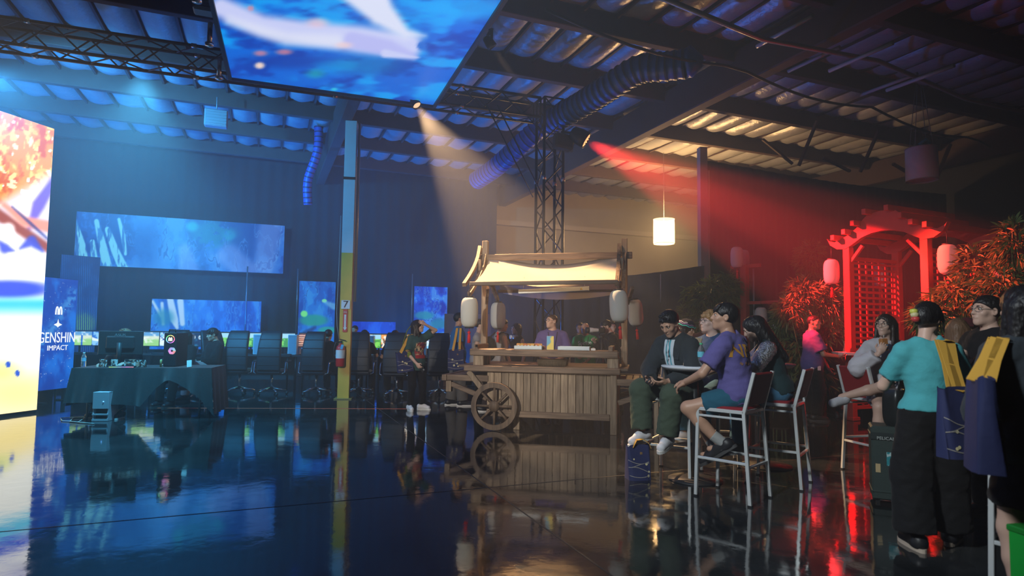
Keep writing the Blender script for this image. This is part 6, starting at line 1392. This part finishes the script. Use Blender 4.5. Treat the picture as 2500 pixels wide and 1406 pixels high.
PP['drink'] = person('seated woman with glasses and crossed bare legs raising a drink', (3.78, 6.22), 168, H=1.63, f=True, skin_='light', q=2, sit=True, pelvis=(0,-.04,.845), lean=4, hair=('longdown', HDK), top=dict(m=C_WHT, name='jacket', sleeve=1.85, t=.026, loose=.035, hem=.06, wob=.008), bottom=dict(m=C_WHT, len=.55, loose=.04, t=.02, name='skirt_shorts'), socks=dict(m=cloth('sock_white', (.62,.62,.66)), h=.14),
    feet={'R': (.20,.30,.24,-14,-40), 'L': (.50,.26,.70,-60,-10)}, knee={'R': (.25,1,.4), 'L': (-.55,1,.55)}, hands={'R': (.15,.25,1.21), 'L': (-.05,.26,.98)}, elbow={'R': (.9,-.2,-1), 'L': (-.9,-.2,-.6)}, hdir={'R': ((-.45,.1,.85),(-.3,-.9,.1)), 'L': ((.9,.3,-.1),(0,-.2,-1))}, curl=(.6,.4), head=(-42,4,0), glasses=M_GLW)
g = G(2280, 1338)
PP['teal'] = person('woman in teal top and wide black trousers standing with her back turned', (g.x, g.y), -14, H=1.635, f=True, skin_='light', q=2, hair=('updo', HB), top=dict(m=C_TEAL, sleeve=.72, hem=-.03, t=.018, loose=.016), bottom=dict(m=C_BLK, loose=.055, len=1.92, t=.018), shoes=dict(m=S_BLK, sole=SOLE_T), feet={'R': (.15,.12,0,-34), 'L': (-.12,-.04,0,10)}, hands={'R': (.13,.28,1.12), 'L': (-.10,.30,1.10)}, elbow={'R': (.8,-.7,-.7), 'L': (-.8,-.7,-.7)}, head=(-42,-6,0), build=1.02)
PP['jacket'] = person('man with glasses and black jacket looking aside beside the woman in teal', at(2418, 4.75), 92, H=1.715, skin_='light', q=2, hair=('short', HB), top=dict(m=C_BLK, name='jacket', sleeve=1.9, t=.03, loose=.03, hem=.12), bottom=dict(m=C_BLK), shoes=KK, glasses=M_GLW, hands={'R': (.16,.30,1.05), 'L': (-.14,.30,1.20)}, hdir={'R': ((-.3,.8,.2),(-.6,0,.2)), 'L': ((.4,.7,.5),(.8,-.2,.2))}, curl=(.7,.75), head=(2,5,0), build=1.05)
PP['dark'] = person('woman with long black hair in dark jacket and black skirt with a tote bag', at(2512, 3.02), -4, H=1.66, f=True, skin_='light', q=2, hair=('longdown', HB), top=dict(m=cloth('slate', (.035,.045,.055)), name='jacket', sleeve=1.9, t=.032, loose=.035, hem=.10), shoes=KK, skirt=dict(m=C_BLK, len=.30, flare=.05), hands={'R': (.18,.22,1.0), 'L': (-.06,.26,1.12)}, hdir={'R': ((-.3,.8,0),(-1,0,0)), 'L': ((.3,.8,.2),(1,0,0))}, head=(4,0,0), build=1.0)
PP['cap'] = person('person in dark red cap standing by the bright red bamboo', at(2362, 7.0), 150, H=1.58, skin_='tan', q=0, hair=('short', HDK), top=dict(m=C_BLK), bottom=dict(m=C_BLK), shoes=KK)
r = PP['cap']; T2_ = lambda x,y,z: r['hc']+r['Rh']@(Vector((x,y,z))*r['hs'])
field('baseball_cap', [ell(T2_(0,-.01,.045), (.098,.115,.10), np.array(r['Rh'])), cut(T2_(0,.09,.055), np.array(r['Rh']@Vector((0,-.2,1)).normalized())), cap(T2_(-.03,.10,.055), T2_(-.03,.16,.045), .018, .014), cap(T2_(.03,.10,.055), T2_(.03,.16,.045), .018, .014), cap(T2_(0,.10,.058), T2_(0,.17,.048), .018, .014)], .01, cloth('cap_red', (.12,.02,.025)), r['root'])
PP['lbr'] = person('person with long light brown hair between the woman in teal and the jacket man', at(2338, 5.6), -40, H=1.56, f=True, skin_='light', q=1, hair=('longdown', HLB), top=dict(m=C_BLK, sleeve=1.8), bottom=dict(m=C_BLK), shoes=KK)
# ---- gaming side
PP['desk'] = person('person with tousled brown hair hidden behind the big monitor at the draped table', at(316, 9.75), 180, H=1.68, skin_='light', q=1, sit=True, pelvis=(0,0,.56), lean=6, hair=('spiky', HLB), top=dict(m=C_CHAR, sleeve=1.8), bottom=dict(m=C_DEN, len=1.9), shoes=KS, feet={'R': (.20,.40,0,-10), 'L': (-.22,.46,0,10)}, hands={'R': (.15,.36,.80), 'L': (-.15,.36,.80)}, hdir={'R': ((0,1,-.1),(0,0,-1)), 'L': ((0,1,-.1),(0,0,-1))}, head=(0,-6,0))
PP['staff1'] = person('seated woman in black top beside the black computer case', at(456, 11.0), 165, H=1.60, f=True, skin_='light', q=1, sit=True, pelvis=(0,0,.56), hair=('long', HDK), top=dict(m=C_BLK, sleeve=1.9, t=.03), bottom=dict(m=C_BLK), shoes=KK, feet={'R': (.12,.42,0,0), 'L': (-.12,.42,0,0)}, hands={'R': (.08,.34,.72), 'L': (-.1,.34,.72)}, hdir={'R': ((0,1,-.1),(0,0,-1)), 'L': ((0,1,-.1),(0,0,-1))}, head=(-10,2,0))
PP['staff2'] = person('seated man in black top with pale trousers leaning back by the draped table', at(524, 11.7), 140, H=1.68, skin_='tan', q=1, sit=True, pelvis=(0,0,.58), lean=-2, hair=('fringe', HB), top=dict(m=C_BLK, sleeve=1.9, t=.03), bottom=dict(m=C_GRY), shoes=KK, feet={'R': (.12,.44,0,0), 'L': (-.05,.48,.22,0)}, hands={'R': (.06,.32,.74), 'L': (-.1,.3,.72)}, hdir={'R': ((-.3,.9,-.1),(0,0,-1)), 'L': ((.3,.9,-.1),(0,0,-1))}, head=(-6,-14,0))
def player(label, px, d, yaw, hs_, m, q=0, H=1.62, f=False):
    return person(label, at(px, d), yaw, H=H, f=f, skin_='tan', q=q, sit=True, pelvis=(0,.04,.60), lean=6, hair=hs_, top=dict(m=m, sleeve=.7), bottom=dict(m=C_BLK), shoes=KK, feet={'R': (.13,.42,0,0), 'L': (-.13,.42,0,0)}, hands={'R': (.16,.46,.80), 'L': (-.16,.46,.80)}, hdir={'R': ((-.1,1,0),(0,0,-1)), 'L': ((.1,1,0),(0,0,-1))}, eyes=False)
player('player with dark hair in the high chair left of the yellow column', 796, 12.85, -8, ('short', HB), C_BLK); player('player with bushy hair just right of the yellow column', 888, 13.05, 4, ('bob', HB), C_BLK)
player('player in black shirt in the chair behind the woman in green', 965, 12.7, 12, ('short', HB), C_BLK, 1)
person('person standing at the desks just behind the yellow column', at(868, 15.0), 160, H=1.45, skin_='tan', q=0, hair=('short', HB), top=dict(m=C_BLK), bottom=dict(m=C_BLK), shoes=KK)

# ================================================================== carried and worn things
from mathutils.bvhtree import BVHTree
def part_of(p, name): return next(c for c in kids(p['root']) if c.name.split('.')[0] == name)
def stick(me, target, direction, off=.004, start=.5):
    """lay a flat mesh (person-local) on the surface of a garment along a direction"""
    t = target.data; bv = BVHTree.FromPolygons([v.co for v in t.vertices], [tuple(p.vertices) for p in t.polygons]); d = Vector(direction).normalized(); hits = []
    for v in me.vertices:
        h = bv.ray_cast(v.co-d*start, d); hits.append(h[0] if h[0] is not None else None)
    base = [h for h in hits if h is not None]
    for v, h in zip(me.vertices, hits):
        if h is not None: v.co = h-d*off
    return me
def decal_text(p, garment, name, s, size, m, center, facing, sx=1.0, tilt=0.0, bold=0.0):
    me = text_mesh(s, size, 0.0, sx, bold); bm_ = bmesh.new(); bm_.from_mesh(me); bmesh.ops.triangulate(bm_, faces=bm_.faces[:]); bmesh.ops.subdivide_edges(bm_, edges=[e for e in bm_.edges if e.calc_length() > .02], cuts=2, use_grid_fill=True); bm_.to_mesh(me); bm_.free()
    M = Matrix.Translation(center) @ Matrix.Rotation(0 if facing > 0 else math.pi, 4, 'Z') @ Matrix.Rotation(tilt, 4, 'Y') @ FACE.to_4x4(); me.transform(M); me.materials.clear(); me.materials.append(m); me.name = name
    stick(me, part_of(p, garment), (0, facing, 0)); return put(name, me, p['root'])
def decal_grid(p, garment, name, w, h, center, facing, fn, n=20):
    """a printed patch on a garment; fn(u, v) -> linear rgb"""
    o = pic_panel(name, w, h, n, n, fn, attr_print('shirt_print', .85), p['root']); me = o.data; me.transform(Matrix.Translation(center) @ Matrix.Rotation(0 if facing > 0 else math.pi, 4, 'Z')); stick(me, part_of(p, garment), (0, facing, 0)); return o
def band_strip(name, pts, w, m, parent, side=None, th=.003):
    mb = MB(); pts = [Vector(q) for q in pts]
    for i in range(len(pts)-1):
        d = (pts[i+1]-pts[i]); sd = Vector(side) if side is not None else (Vector((0,1,0)) if abs(d.x) > abs(d.z) else Vector((1,0,0))); sd = (sd-d.normalized()*sd.dot(d.normalized())).normalized(); nn = d.normalized().cross(sd)
        V = [pts[i]+sd*w/2, pts[i]-sd*w/2, pts[i+1]-sd*w/2, pts[i+1]+sd*w/2]; V = [v+nn*th/2 for v in V]+[v-nn*th/2 for v in V]; mb.add(V, [(0,1,2,3),(7,6,5,4),(0,4,5,1),(1,5,6,2),(2,6,7,3),(3,7,4,0)])
    return mb.build(name, m, parent)
M_GOLD = mat('gold_print', (.75,.45,.10), .5); M_STRAP = mat('strap_yellow', (.72,.40,.06), .7); M_NAVY = mat('tote_navy', (.022,.030,.105), .75, noise=.15, nscale=6, bump=.2, bscale=14); M_PALE = mat('print_pale', (.75,.68,.38), .6)
# NPC shirt, lettered green shirt, printed green tee
p = PP['npc']; decal_text(p, 'shirt', 'shirt_letters', 'NPC', .150, mat('letters_gold', (.62,.30,.04), .7), p['shc']-p['up']*.12+p['Rc']@Vector((-.035,-.1,0)), 1, .95, .0, .003)
decal_text(p, 'shirt', 'shirt_small_print', '\u25c6 \u25cf \u25cf \u25cf \u25cf', .034, mat('letters_dull', (.30,.16,.10), .8), p['shc']-p['up']*.225+p['Rc']@Vector((-.03,-.1,0)), 1)
p = PP['sprite']; decal_text(p, 'shirt', 'shirt_letters', 'Sprite', .105, mat('letters_white', (.72,.78,.74), .7), p['shc']-p['up']*.10+Vector((0,.1,0)), -1, 1.0, R(-6), .002)
p = PP['green']
def tee_print(u, v):
    c = flat(u, (38,62,60)); k = sstep(.42,.56,fbm(u*6,v*7,4,2)); c = mixc(c, (212,182,140), k); c = mixc(c, (150,40,45), sstep(.52,.6,fbm(u*5+7,v*6,3,8))); c = mixc(c, (160,30,35), (v < .22)*.9); c = mixc(c, (90,30,60), blob(u,v,.6,.86,.2,.12,.4)); return to_lin(c)
decal_grid(p, 'shirt', 'shirt_print', .20, .27, p['shc']-p['up']*.24+Vector((-.0,.1,0)), -1, tee_print)
# lanyards
def lanyard(p, m, w=.012, garment='shirt', drop=.30, badge=None):
    t = part_of(p, garment).data; bv = BVHTree.FromPolygons([v.co for v in t.vertices], [tuple(q.vertices) for q in t.polygons]); pts = []
    for s in (-1, 1):
        L_ = []
        for i in range(9):
            u = i/8; q = p['shc']+p['Rc']@Vector((s*.075*(1-u)**.8*p['S'],0,.012))-p['up']*drop*u; h = bv.ray_cast(q+p['Rc']@Vector((0,.5,0)), p['Rc']@Vector((0,-1,0)))
            if h[0] is not None: L_.append(h[0]+p['Rc']@Vector((0,.006,0)))
        if len(L_) > 2: band_strip('lanyard', L_, w, m, p['root'], p['Rc']@Vector((1,0,0))); pts = L_
    if badge and pts: mb = MB(); mb.box((.07,.006,.10), pts[-1]-p['up']*.05+p['Rc']@Vector((0,.008,0)), p['Rc'].to_4x4() if False else p['Rc'], .002); mb.build('badge', badge, p['root'])
lanyard(PP['vendor'], mat('lanyard_black', (.02,.02,.025), .7), drop=.34); lanyard(PP['sprite'], mat('lanyard_black'), drop=.32); lanyard(PP['bald'], mat('lanyard_black'), drop=.3)
# open jacket front with white shirt and lanyard
p = PP['phone']
def jk(u, v): 
    c = flat(u, (196,206,212)); c = mixc(c, (40,150,165), ((np.abs(u-.22-.1*v) < .06)+(np.abs(u-.72+.12*v) < .07) > 0)*.9); c = mixc(c, (60,50,60), sstep(.55,.62,fbm(u*7,v*16,3,4))*(np.abs(u-.45) < .16)); return to_lin(c)
def jk_patch():
    n = 24; w0, w1, h = .115, .085, .40; u, v = np.meshgrid(np.linspace(0,1,n+1), np.linspace(0,1,n+1), indexing='ij')
    o = pic_panel('white_shirt_front', 1, 1, n, n, jk, attr_print('shirt_print', .85), p['root']); me = o.data
    for q in me.vertices:
        uu, vv = q.co.x, q.co.z+.5; w = w0*vv+w1*(1-vv); loc = p['shc']-p['up']*(.34*(1-vv)-.02)+p['Rc']@Vector((-uu*w+.0,.1,0)); q.co = loc
    stick(me, part_of(p, 'jacket'), p['Rc']@Vector((0,-1,0)), .005, .10)
jk_patch()
for s in (-1,1): 
    band_strip('lapel', [p['shc']+p['Rc']@Vector((s*.07,.03,.01)), p['shc']-p['up']*.06+p['Rc']@Vector((s*.085,.112,0)), p['shc']-p['up']*.16+p['Rc']@Vector((s*.075,.150,0))], .05, C_CHAR, p['root'], p['Rc']@Vector((1,0,.2)), .006)
# phones
def phone(p, s, label, off=(0,0,0), rot=None):
    W_, d, n = p['HD'][s]; c = p['M']@(W_+d*.10+n*.028+Vector(off)); q = thing('smartphone', label, 'phone', c, 0); dw = (p['M'].to_3x3()@d).normalized(); nw = (p['M'].to_3x3()@n).normalized(); q.rotation_euler = Matrix((dw.cross(nw), nw, dw)).transposed().to_euler() if False else Matrix((nw.cross(dw)*-1, dw, nw)).transposed().to_euler()
    mb = MB(); mb.box((.072,.15,.008), (0,0,0), None, .003); mb.build('casing', mat('phone_black', (.02,.02,.022), .3), q); mb = MB(); mb.box((.066,.142,.001), (0,0,.0046)); mb.build('screen', mat('phone_glass', (.03,.03,.035), .08), q)
    mb = MB(); mb.box((.022,.022,.003), (.018,.05,-.0052), None, .001); mb.build('camera_bump', mat('phone_silver', (.5,.5,.52), .3, metal=.6), q); return q
phone(PP['phone'], 'R', 'smartphone held in both hands by the man in the dark jacket'); phone(PP['green'], 'R', 'smartphone in the lowered hand of the woman in green')
# ---- tote bags
def tote(label, top, rz, w, h, dp, strap_pts, pat=0, tilt=0.0, group=None, sw=.038, gap=.20, sside=None):
    t = thing('tote_bag', label, 'tote bag', (top[0], top[1], top[2]-h), rz); t.rotation_euler = (0, tilt, rz)
    def f(u, v):
        a = u*2*math.pi; sq = lambda c, e: math.copysign(abs(c)**e, c); g = .75+.25*math.sin(math.pi*(1-v)*.6); return (sq(math.cos(a),.3)*w/2*(1-.04*(1-v)), sq(math.sin(a),.3)*dp/2*(1.25-.7*v)+.006*math.sin(5*a+4*v), h*v+.01*math.sin(3*a)*v)
    mb = MB(); mb.grid(f, 36, 10); mb.add([f(i/36,0) for i in range(36)], [tuple(range(36))]); body = mb.build('bag_body', M_NAVY, t); me = body.data
    def lay(m2, nm, mt): me2 = m2.mesh(nm, mt); stick(me2, body, (0,1,0), .003); return put(nm, me2, t)
    a = arches('logo_arches', h*.075, M_GOLD, t, (0,0,0), depth=.001, t=.16); ad = a.data; ad.transform(Matrix.Translation((w*.08,-.3,h*.74))); stick(ad, body, (0,1,0), .003)
    r = random.Random(pat+3)
    for k in range(4):
        m2 = MB(); x, z = r.uniform(-.38,.38)*w, r.uniform(.12,.62)*h; R_ = r.uniform(.035,.06)*w; m2.add([(x+R_*math.cos(b), -.3, z+R_*math.sin(b)) for b in np.linspace(0,2*math.pi,14,endpoint=False)], [tuple(range(14))]); lay(m2, 'printed_dot', M_PALE)
    for k in range(4):
        m2 = MB(); z0 = h*(.15+.14*k); pts = [(-.48*w+.96*w*i/12, -.3, z0+h*.10*math.sin(i/12*3.1+k)*(1 if k%2 else -.6)) for i in range(13)]
        m2.add([(x, y, z+dz) for x, y, z in pts for dz in (-.003,.003)], [(2*i, 2*i+2, 2*i+3, 2*i+1) for i in range(12)]); lay(m2, 'printed_line', mat('print_grey', (.32,.30,.28), .7))
    Mi = (Matrix.Translation(t.location) @ t.rotation_euler.to_matrix().to_4x4()).inverted()
    for k, y in enumerate((-1,1)):
        if strap_pts is None: continue
        q = Mi@Vector(strap_pts); a0 = Vector((-w*gap, y*dp*.28, h*.96)); a1 = Vector((w*gap, y*dp*.28, h*.96)); m1 = a0.lerp(q, .5)+Vector((-w*.04,0,0)); m2 = a1.lerp(q, .5)+Vector((w*.04,0,0))
        band_strip('strap', [a0, m1, q+Vector((-.03,y*.012,.0)), q+Vector((.03,y*.012,.0)), m2, a1], sw, M_STRAP, t, sside)
    return t
def W3(p, v): return p['M']@Vector(v)
p = PP['teal']; sp_ = W3(p, p['SH']['R']+Vector((-.03,.0,.075))); tote('navy tote bag with gold arches on the shoulder of the woman in teal', (2.72, 3.78, 1.075), R(6), .235, .42, .09, (sp_.x-.05, sp_.y-.05, sp_.z+.005), 1, sw=.06, gap=.05)
p = PP['dark']; sp_ = W3(p, p['SH']['L']+Vector((-.0,.0,.085))); q = P(2396, 922, 2.86); tote('navy tote bag hanging from the shoulder of the woman in the dark jacket', (q.x, q.y, q.z), R(62), .34, .42, .10, (sp_.x-.02, sp_.y-.03, sp_.z), 4, R(3), sw=.05, gap=.08, sside=(0,1,0))
p = PP['blue']; sp_ = W3(p, p['SH']['R']+Vector((.02,.0,.075))); tote('dark tote bag hanging at the side of the man in blue', (sp_.x-.03, sp_.y-.14, 1.02), R(10), .30, .36, .08, (sp_.x, sp_.y-.02, sp_.z), 7)
p = PP['green']; sp_ = W3(p, p['SH']['R']+Vector((-.02,.0,.07))); tote('navy tote bag with yellow straps at the hip of the woman in green', (sp_.x-.06, sp_.y-.10, 1.0), R(30), .28, .34, .08, (sp_.x, sp_.y-.02, sp_.z), 9, R(-8))
q = G(1560, 1172); tf = tote('navy tote bag with yellow straps standing on the floor beside the stool', (q.x, q.y+.06, .315), R(10), .225, .315, .13, None, 12)
for y in (-1,1): band_strip('strap', [Vector((-.06,y*.03,.30)), Vector((-.03,y*.05,.37)), Vector((.04,y*.03,.375)), Vector((.09,y*.05,.34)), Vector((.11,y*.06,.29))], .04, M_STRAP, tf, (.2,1,.1))
# crossbody bag of the woman in green
p = PP['green']; c = W3(p, (.20,-.02,.93)); cb_ = thing('crossbody_bag', 'small olive crossbody bag at the hip of the woman in green', 'bag', c, R(-30))
mb = MB(); mb.lathe([(0,-.07),(.07,-.06),(.11,-.02),(.115,.03),(.09,.08),(0,.085)], 20, M=Matrix.Diagonal((1,.45,1))); mb.build('pouch', cloth('olive_bag', (.16,.20,.03)), cb_)
mb = MB(); mb.tube([(-.09,0,.06),(-.06,.0,.22),(.0,.02,.42),(.06,.04,.50)], .008, 6); mb.build('strap', MATS['cloth_olive_bag'], cb_)
# tray of the bald man, drink carton, can
p = PP['bald']; c = W3(p, (0,.55,1.055)); tr_ = thing('serving_tray', 'white serving tray carried by the bald man', 'tray', c, p['yaw'])
mb = MB(); mb.box((.30,.42,.012), (0,0,0), None, .003); mb.build('base', mat('tray_plain', (.78,.74,.72), .4), tr_)
for sz, lc in (((.30,.01,.04),(0,-.205,.02)),((.30,.01,.04),(0,.205,.02)),((.01,.42,.04),(-.145,0,.02)),((.01,.42,.04),(.145,0,.02))): mb = MB(); mb.box(sz, lc, None, .002); mb.build('rim', mat('tray_plain'), tr_)
for k in range(3): mb = MB(); mb.lathe([(0,0),(.03,0),(.034,.012),(0,.016)], 14); tag(mb.build('snack_cake', mat('cake_brown', (.42,.20,.08), .6), None, W3(p, (-.06+.06*k,.50+.07*k,1.062))), 'small brown snack on the tray of the bald man', 'snack', 'snacks on the carried tray')
mb = MB(); mb.box((.05,.01,.07), W3(PP['bald'], (.19,.04,.84))-Vector((0,0,0)), (0,0,PP['bald']['yaw']+R(90)), .002); tag(mb.build('id_badge', mat('badge_white', (.7,.68,.66), .5)), 'white badge clipped to the belt of the bald man', 'badge')
p = PP['drink']; W_, d, n = p['HD']['R']; c = W3(p, W_+d*.085+n*.042); dk = thing('drink_carton', 'orange drink carton with blue label in the raised hand of the seated woman', 'drink', c-Vector((0,0,.06)), p['yaw']+R(20))
mb = MB(); mb.box((.068,.05,.12), (0,0,.06), (0,R(6),0), .006); mb.build('carton', mat('carton_orange', (.50,.20,.05), .5), dk); mb = MB(); mb.box((.050,.002,.045), (0,.027,.04), (0,R(6),0)); mb.box((.050,.002,.045), (0,-.027,.04), (0,R(6),0)); mb.build('blue_label', mat('label_blue', (.04,.30,.60), .5), dk)
mb = MB(); mb.tube([(0,0,.12),(.004,.01,.155)], .003, 6); mb.build('straw', mat('label_white'), dk)
p = PP['jacket']; W_, d, n = p['HD']['L']; c = W3(p, W_+d*.075+n*.04); cn = thing('drink_can', 'green drink can in the hand of the man in the black jacket', 'can', c-Vector((0,0,.055)))
mb = MB(); mb.lathe([(0,0),(.024,0),(.031,.008),(.031,.105),(.025,.118),(0,.118)], 20); mb.build('can_body', mat('can_green', (.01,.45,.07), .2, metal=.5), cn); mb = MB(); mb.lathe([(.024,.117),(.026,.121),(.022,.121)], 18); mb.build('rim', m_chrome, cn)
# headphones, straps, pack
p = PP['phones']; c = p['shc']+p['Rc']@Vector((0,.02,.03)); mb = MB(); mb.tube([c+p['Rc']@Vector((.075*math.cos(a),-.02+.07*math.sin(a),.01)) for a in np.linspace(R(-20),R(200),14)], .008, 6); mb.build('headphone_band', mat('hp_white', (.7,.7,.72), .35), p['root'])
for s in (-1,1): mb = MB(); mb.lathe([(0,-.02),(.034,-.02),(.036,0),(.03,.02),(0,.02)], 14, loc=c+p['Rc']@Vector((s*.05,.09,-.01)), M=p['Rc']@Matrix.Rotation(R(90),3,'X')); mb.build('headphone_cup', mat('hp_white'), p['root'])
p = PP['tank']
for s in (-1,1): band_strip('pack_strap', [p['shc']+p['Rc']@Vector((s*.10,.13,-.14)), p['shc']+p['Rc']@Vector((s*.10,.09,.015)), p['shc']+p['Rc']@Vector((s*.10,-.03,.045)), p['shc']+p['Rc']@Vector((s*.09,-.13,-.03))], .05, C_BLK, p['root'], p['Rc']@Vector((1,0,0)), .01)
field('backpack', [ell(p['shc']-p['up']*.22+p['Rc']@Vector((0,-.20,0)), (.15,.08,.20), np.array(p['Rc']))], .016, C_BLK, p['root'])
p = PP['strap']; band_strip('shoulder_strap', [p['shc']+p['Rc']@Vector((-.10,-.05,.03)), p['shc']+p['Rc']@Vector((-.11,.08,.0)), p['shc']+p['Rc']@Vector((-.10,.165,-.12)), p['shc']+p['Rc']@Vector((-.07,.165,-.25))], .045, mat('strap_pale', (.75,.62,.45), .7), p['root'], p['Rc']@Vector((1,0,0)), .006)
# claw clip and earring of the woman in teal, shoulder cord
p = PP['teal']; T = lambda x,y,z: p['hc']+p['Rh']@(Vector((x,y,z))*p['hs'])
for k, (z, c_) in enumerate(((.035,(.60,.60,.10)),(.010,(.62,.55,.30)),(-.02,(.55,.05,.05)))): mb = MB(); mb.lathe([(0,-.02),(.022,-.014),(.026,0),(.022,.014),(0,.02)], 12, loc=T(-.03+.006*k,-.155,z), M=p['Rh']); mb.build('hair_clip', mat('clip%d' % k, c_, .35), p['root'])
mb = MB(); mb.tube([T(.078+.0*math.cos(a), -.008+.010*math.cos(a), -.058+.018*math.sin(a)) for a in np.linspace(0,2*math.pi,14,endpoint=False)], .003, 5, closed=True); mb.build('earring', mat('gold', (.8,.5,.12), .2, metal=1.0), p['root'])
# jacket details of the seated woman
p = PP['drink']
for k in range(3): band_strip('sleeve_print', [p['SH']['R'].lerp(p['E']['R'],.62+.08*k)+Vector((.078,.02,.02)), p['SH']['R'].lerp(p['E']['R'],.60+.08*k)+Vector((.05,.068,.01)), p['SH']['R'].lerp(p['E']['R'],.64+.08*k)+Vector((.01,.085,-.01))], .010, mat('print_navy', (.03,.035,.06), .8), p['root'], (0,0,1), .003)
field('shoulder_bag', [ell(p['pel']+Vector((-.02,.16,.10)), (.11,.05,.08), None)], .014, C_BLK, p['root'])
# ---- camera on tripod
c = P(1462, 806, 10.75); vc = thing('video_camera', 'large camera with white telephoto lens on a tripod', 'camera', c, R(8)); vc.scale = (.78,)*3
mb = MB(); mb.box((.15,.12,.13), (.06,0,0), None, .015); mb.build('body', m_blk, vc); mb = MB(); Mx = Matrix.Rotation(R(-90),3,'Y'); mb.lathe([(.035,.0),(.04,.02),(.045,.12),(.055,.15),(.06,.26),(.05,.26)], 20, M=Mx); mb.build('lens_barrel', mat('lens_white', (.66,.66,.66), .4), vc); mb = MB(); mb.lathe([(.062,.22),(.064,.23),(.064,.30),(.056,.30),(.05,.25),(0,.25)], 20, M=Mx, cap=False); mb.build('lens_hood', m_blk, vc)
mb = MB(); mb.tube([(.02,0,.065),(.03,0,.10),(.10,0,.10),(.11,0,.065)], .01, 6); mb.build('top_handle', m_blk, vc)
tp = thing('camera_tripod', 'black tripod under the large camera behind the cart', 'tripod', (c.x+.05, c.y, 0)); top = c.z-.08
mb = MB(); mb.tube([(0,0,.75),(0,0,top)], .018, 8); mb.lathe([(0,top-.06),(.05,top-.06),(.05,top-.01),(0,top-.01)], 14); mb.build('centre_column', m_blk, tp)
for k in range(3): a = R(120*k+20); mb = MB(); mb.tube([(.03*math.cos(a),.03*math.sin(a),1.0),(.42*math.cos(a),.42*math.sin(a),.0)], [.018,.012], 8); mb.build('leg', m_blk, tp)
mb = MB(); mb.tube([(0,0,top-.03),(.25,-.02,top-.18)], .01, 6); mb.build('pan_bar', m_blk, tp)
# ---- hard case and black handbag
q = G(2228, 1240); hc_ = thing('hard_case', 'green black hard equipment case standing behind the woman in teal', 'equipment case', (q.x-.02, q.y+.18, 0), R(-26)); m_case = mat('case_green', (.035,.055,.05), .5, bump=.1, bscale=60)
mb = MB(); mb.box((.36,.28,.60), (0,0,.33), None, .014); mb.build('shell', m_case, hc_)
for z in (.10,.56): mb = MB(); mb.box((.37,.29,.02), (0,0,z), None, .006); mb.build('rib', m_case, hc_)
mb = MB(); mb.box((.37,.012,.06), (0,-.142,.55), None, .004); mb.build('lid_band', mat('case_dark', (.02,.03,.03), .5), hc_)
text('brand_word', 'PELICAN', .036, mat('word_pale', (.45,.50,.48), .5), hc_, (-.07,-.152,.535), sx=1.0)
def stk(u, v): return to_lin(mixc(mixc(flat(u,(40,140,150)), (190,215,215), sstep(.5,.6,fbm(u*5,v*5,3,3))), (190,60,60), (u > .86)*1.0))
pic_panel('sticker', .085, .11, 16, 16, stk, attr_print('sticker_print', .5), hc_, (-.03,-.1425,.37)); mb = MB(); mb.box((.035,.003,.07), (-.135,-.142,.29)); mb.build('tag_sticker', mat('tag_tan', (.55,.42,.22), .6), hc_)
for x in (-.14,.14): mb = MB(); mb.lathe([(0,-.02),(.035,-.02),(.035,.02),(0,.02)], 14, loc=(x,.1,.035), M=Matrix.Rotation(R(90),3,'Y')); mb.build('wheel', m_blk, hc_)
mb = MB(); mb.box((.03,.03,.04), (-.14,-.1,.02)); mb.box((.03,.03,.04), (.14,-.1,.02)); mb.build('foot', m_blk, hc_)
hb_ = thing('handbag', 'black leather handbag standing on the hard equipment case', 'handbag', (q.x+.02, q.y+.16, .632), R(20))
mb = MB()
def hbf(u, v):
    a = u*2*math.pi; sq = lambda c, e: math.copysign(abs(c)**e, c); k = 1-.18*abs(2*v-1)**4; return (sq(math.cos(a),.45)*.13*k, sq(math.sin(a),.45)*.085*k, .30*v)
mb.grid(hbf, 32, 10); mb.add([hbf(i/32,1) for i in range(32)], [tuple(range(32))]); mb.build('bag_body', mat('leather_black', (.012,.016,.017), .3), hb_)
for y in (-.05,.05): mb = MB(); mb.tube([(-.07,y,.29),(-.06,y,.38),(0,y,.41),(.06,y,.38),(.07,y,.29)], .009, 6); mb.build('handle', mat('leather_black'), hb_)
mb = MB(); mb.lathe([(0,0),(.012,.004),(.012,.012),(0,.016)], 10, loc=(-.06,-.088,.30)); mb.build('clasp', mat('gold'), hb_)
# green box at the corner
q = P(2612, 1340, 2.75); gb = thing('green_box', 'bright green box on the floor beside the dark skirt woman', 'box', (q.x, q.y, 0), R(10)); mb = MB(); mb.box((.30,.30,.52), (0,0,.26), None, .008); mb.build('panel_body', mat('box_green', (.01,.42,.05), .5), gb); mb = MB(); mb.box((.31,.31,.03), (0,0,.525), None, .006); mb.build('lid', mat('box_green_dark', (.01,.25,.03), .5), gb)
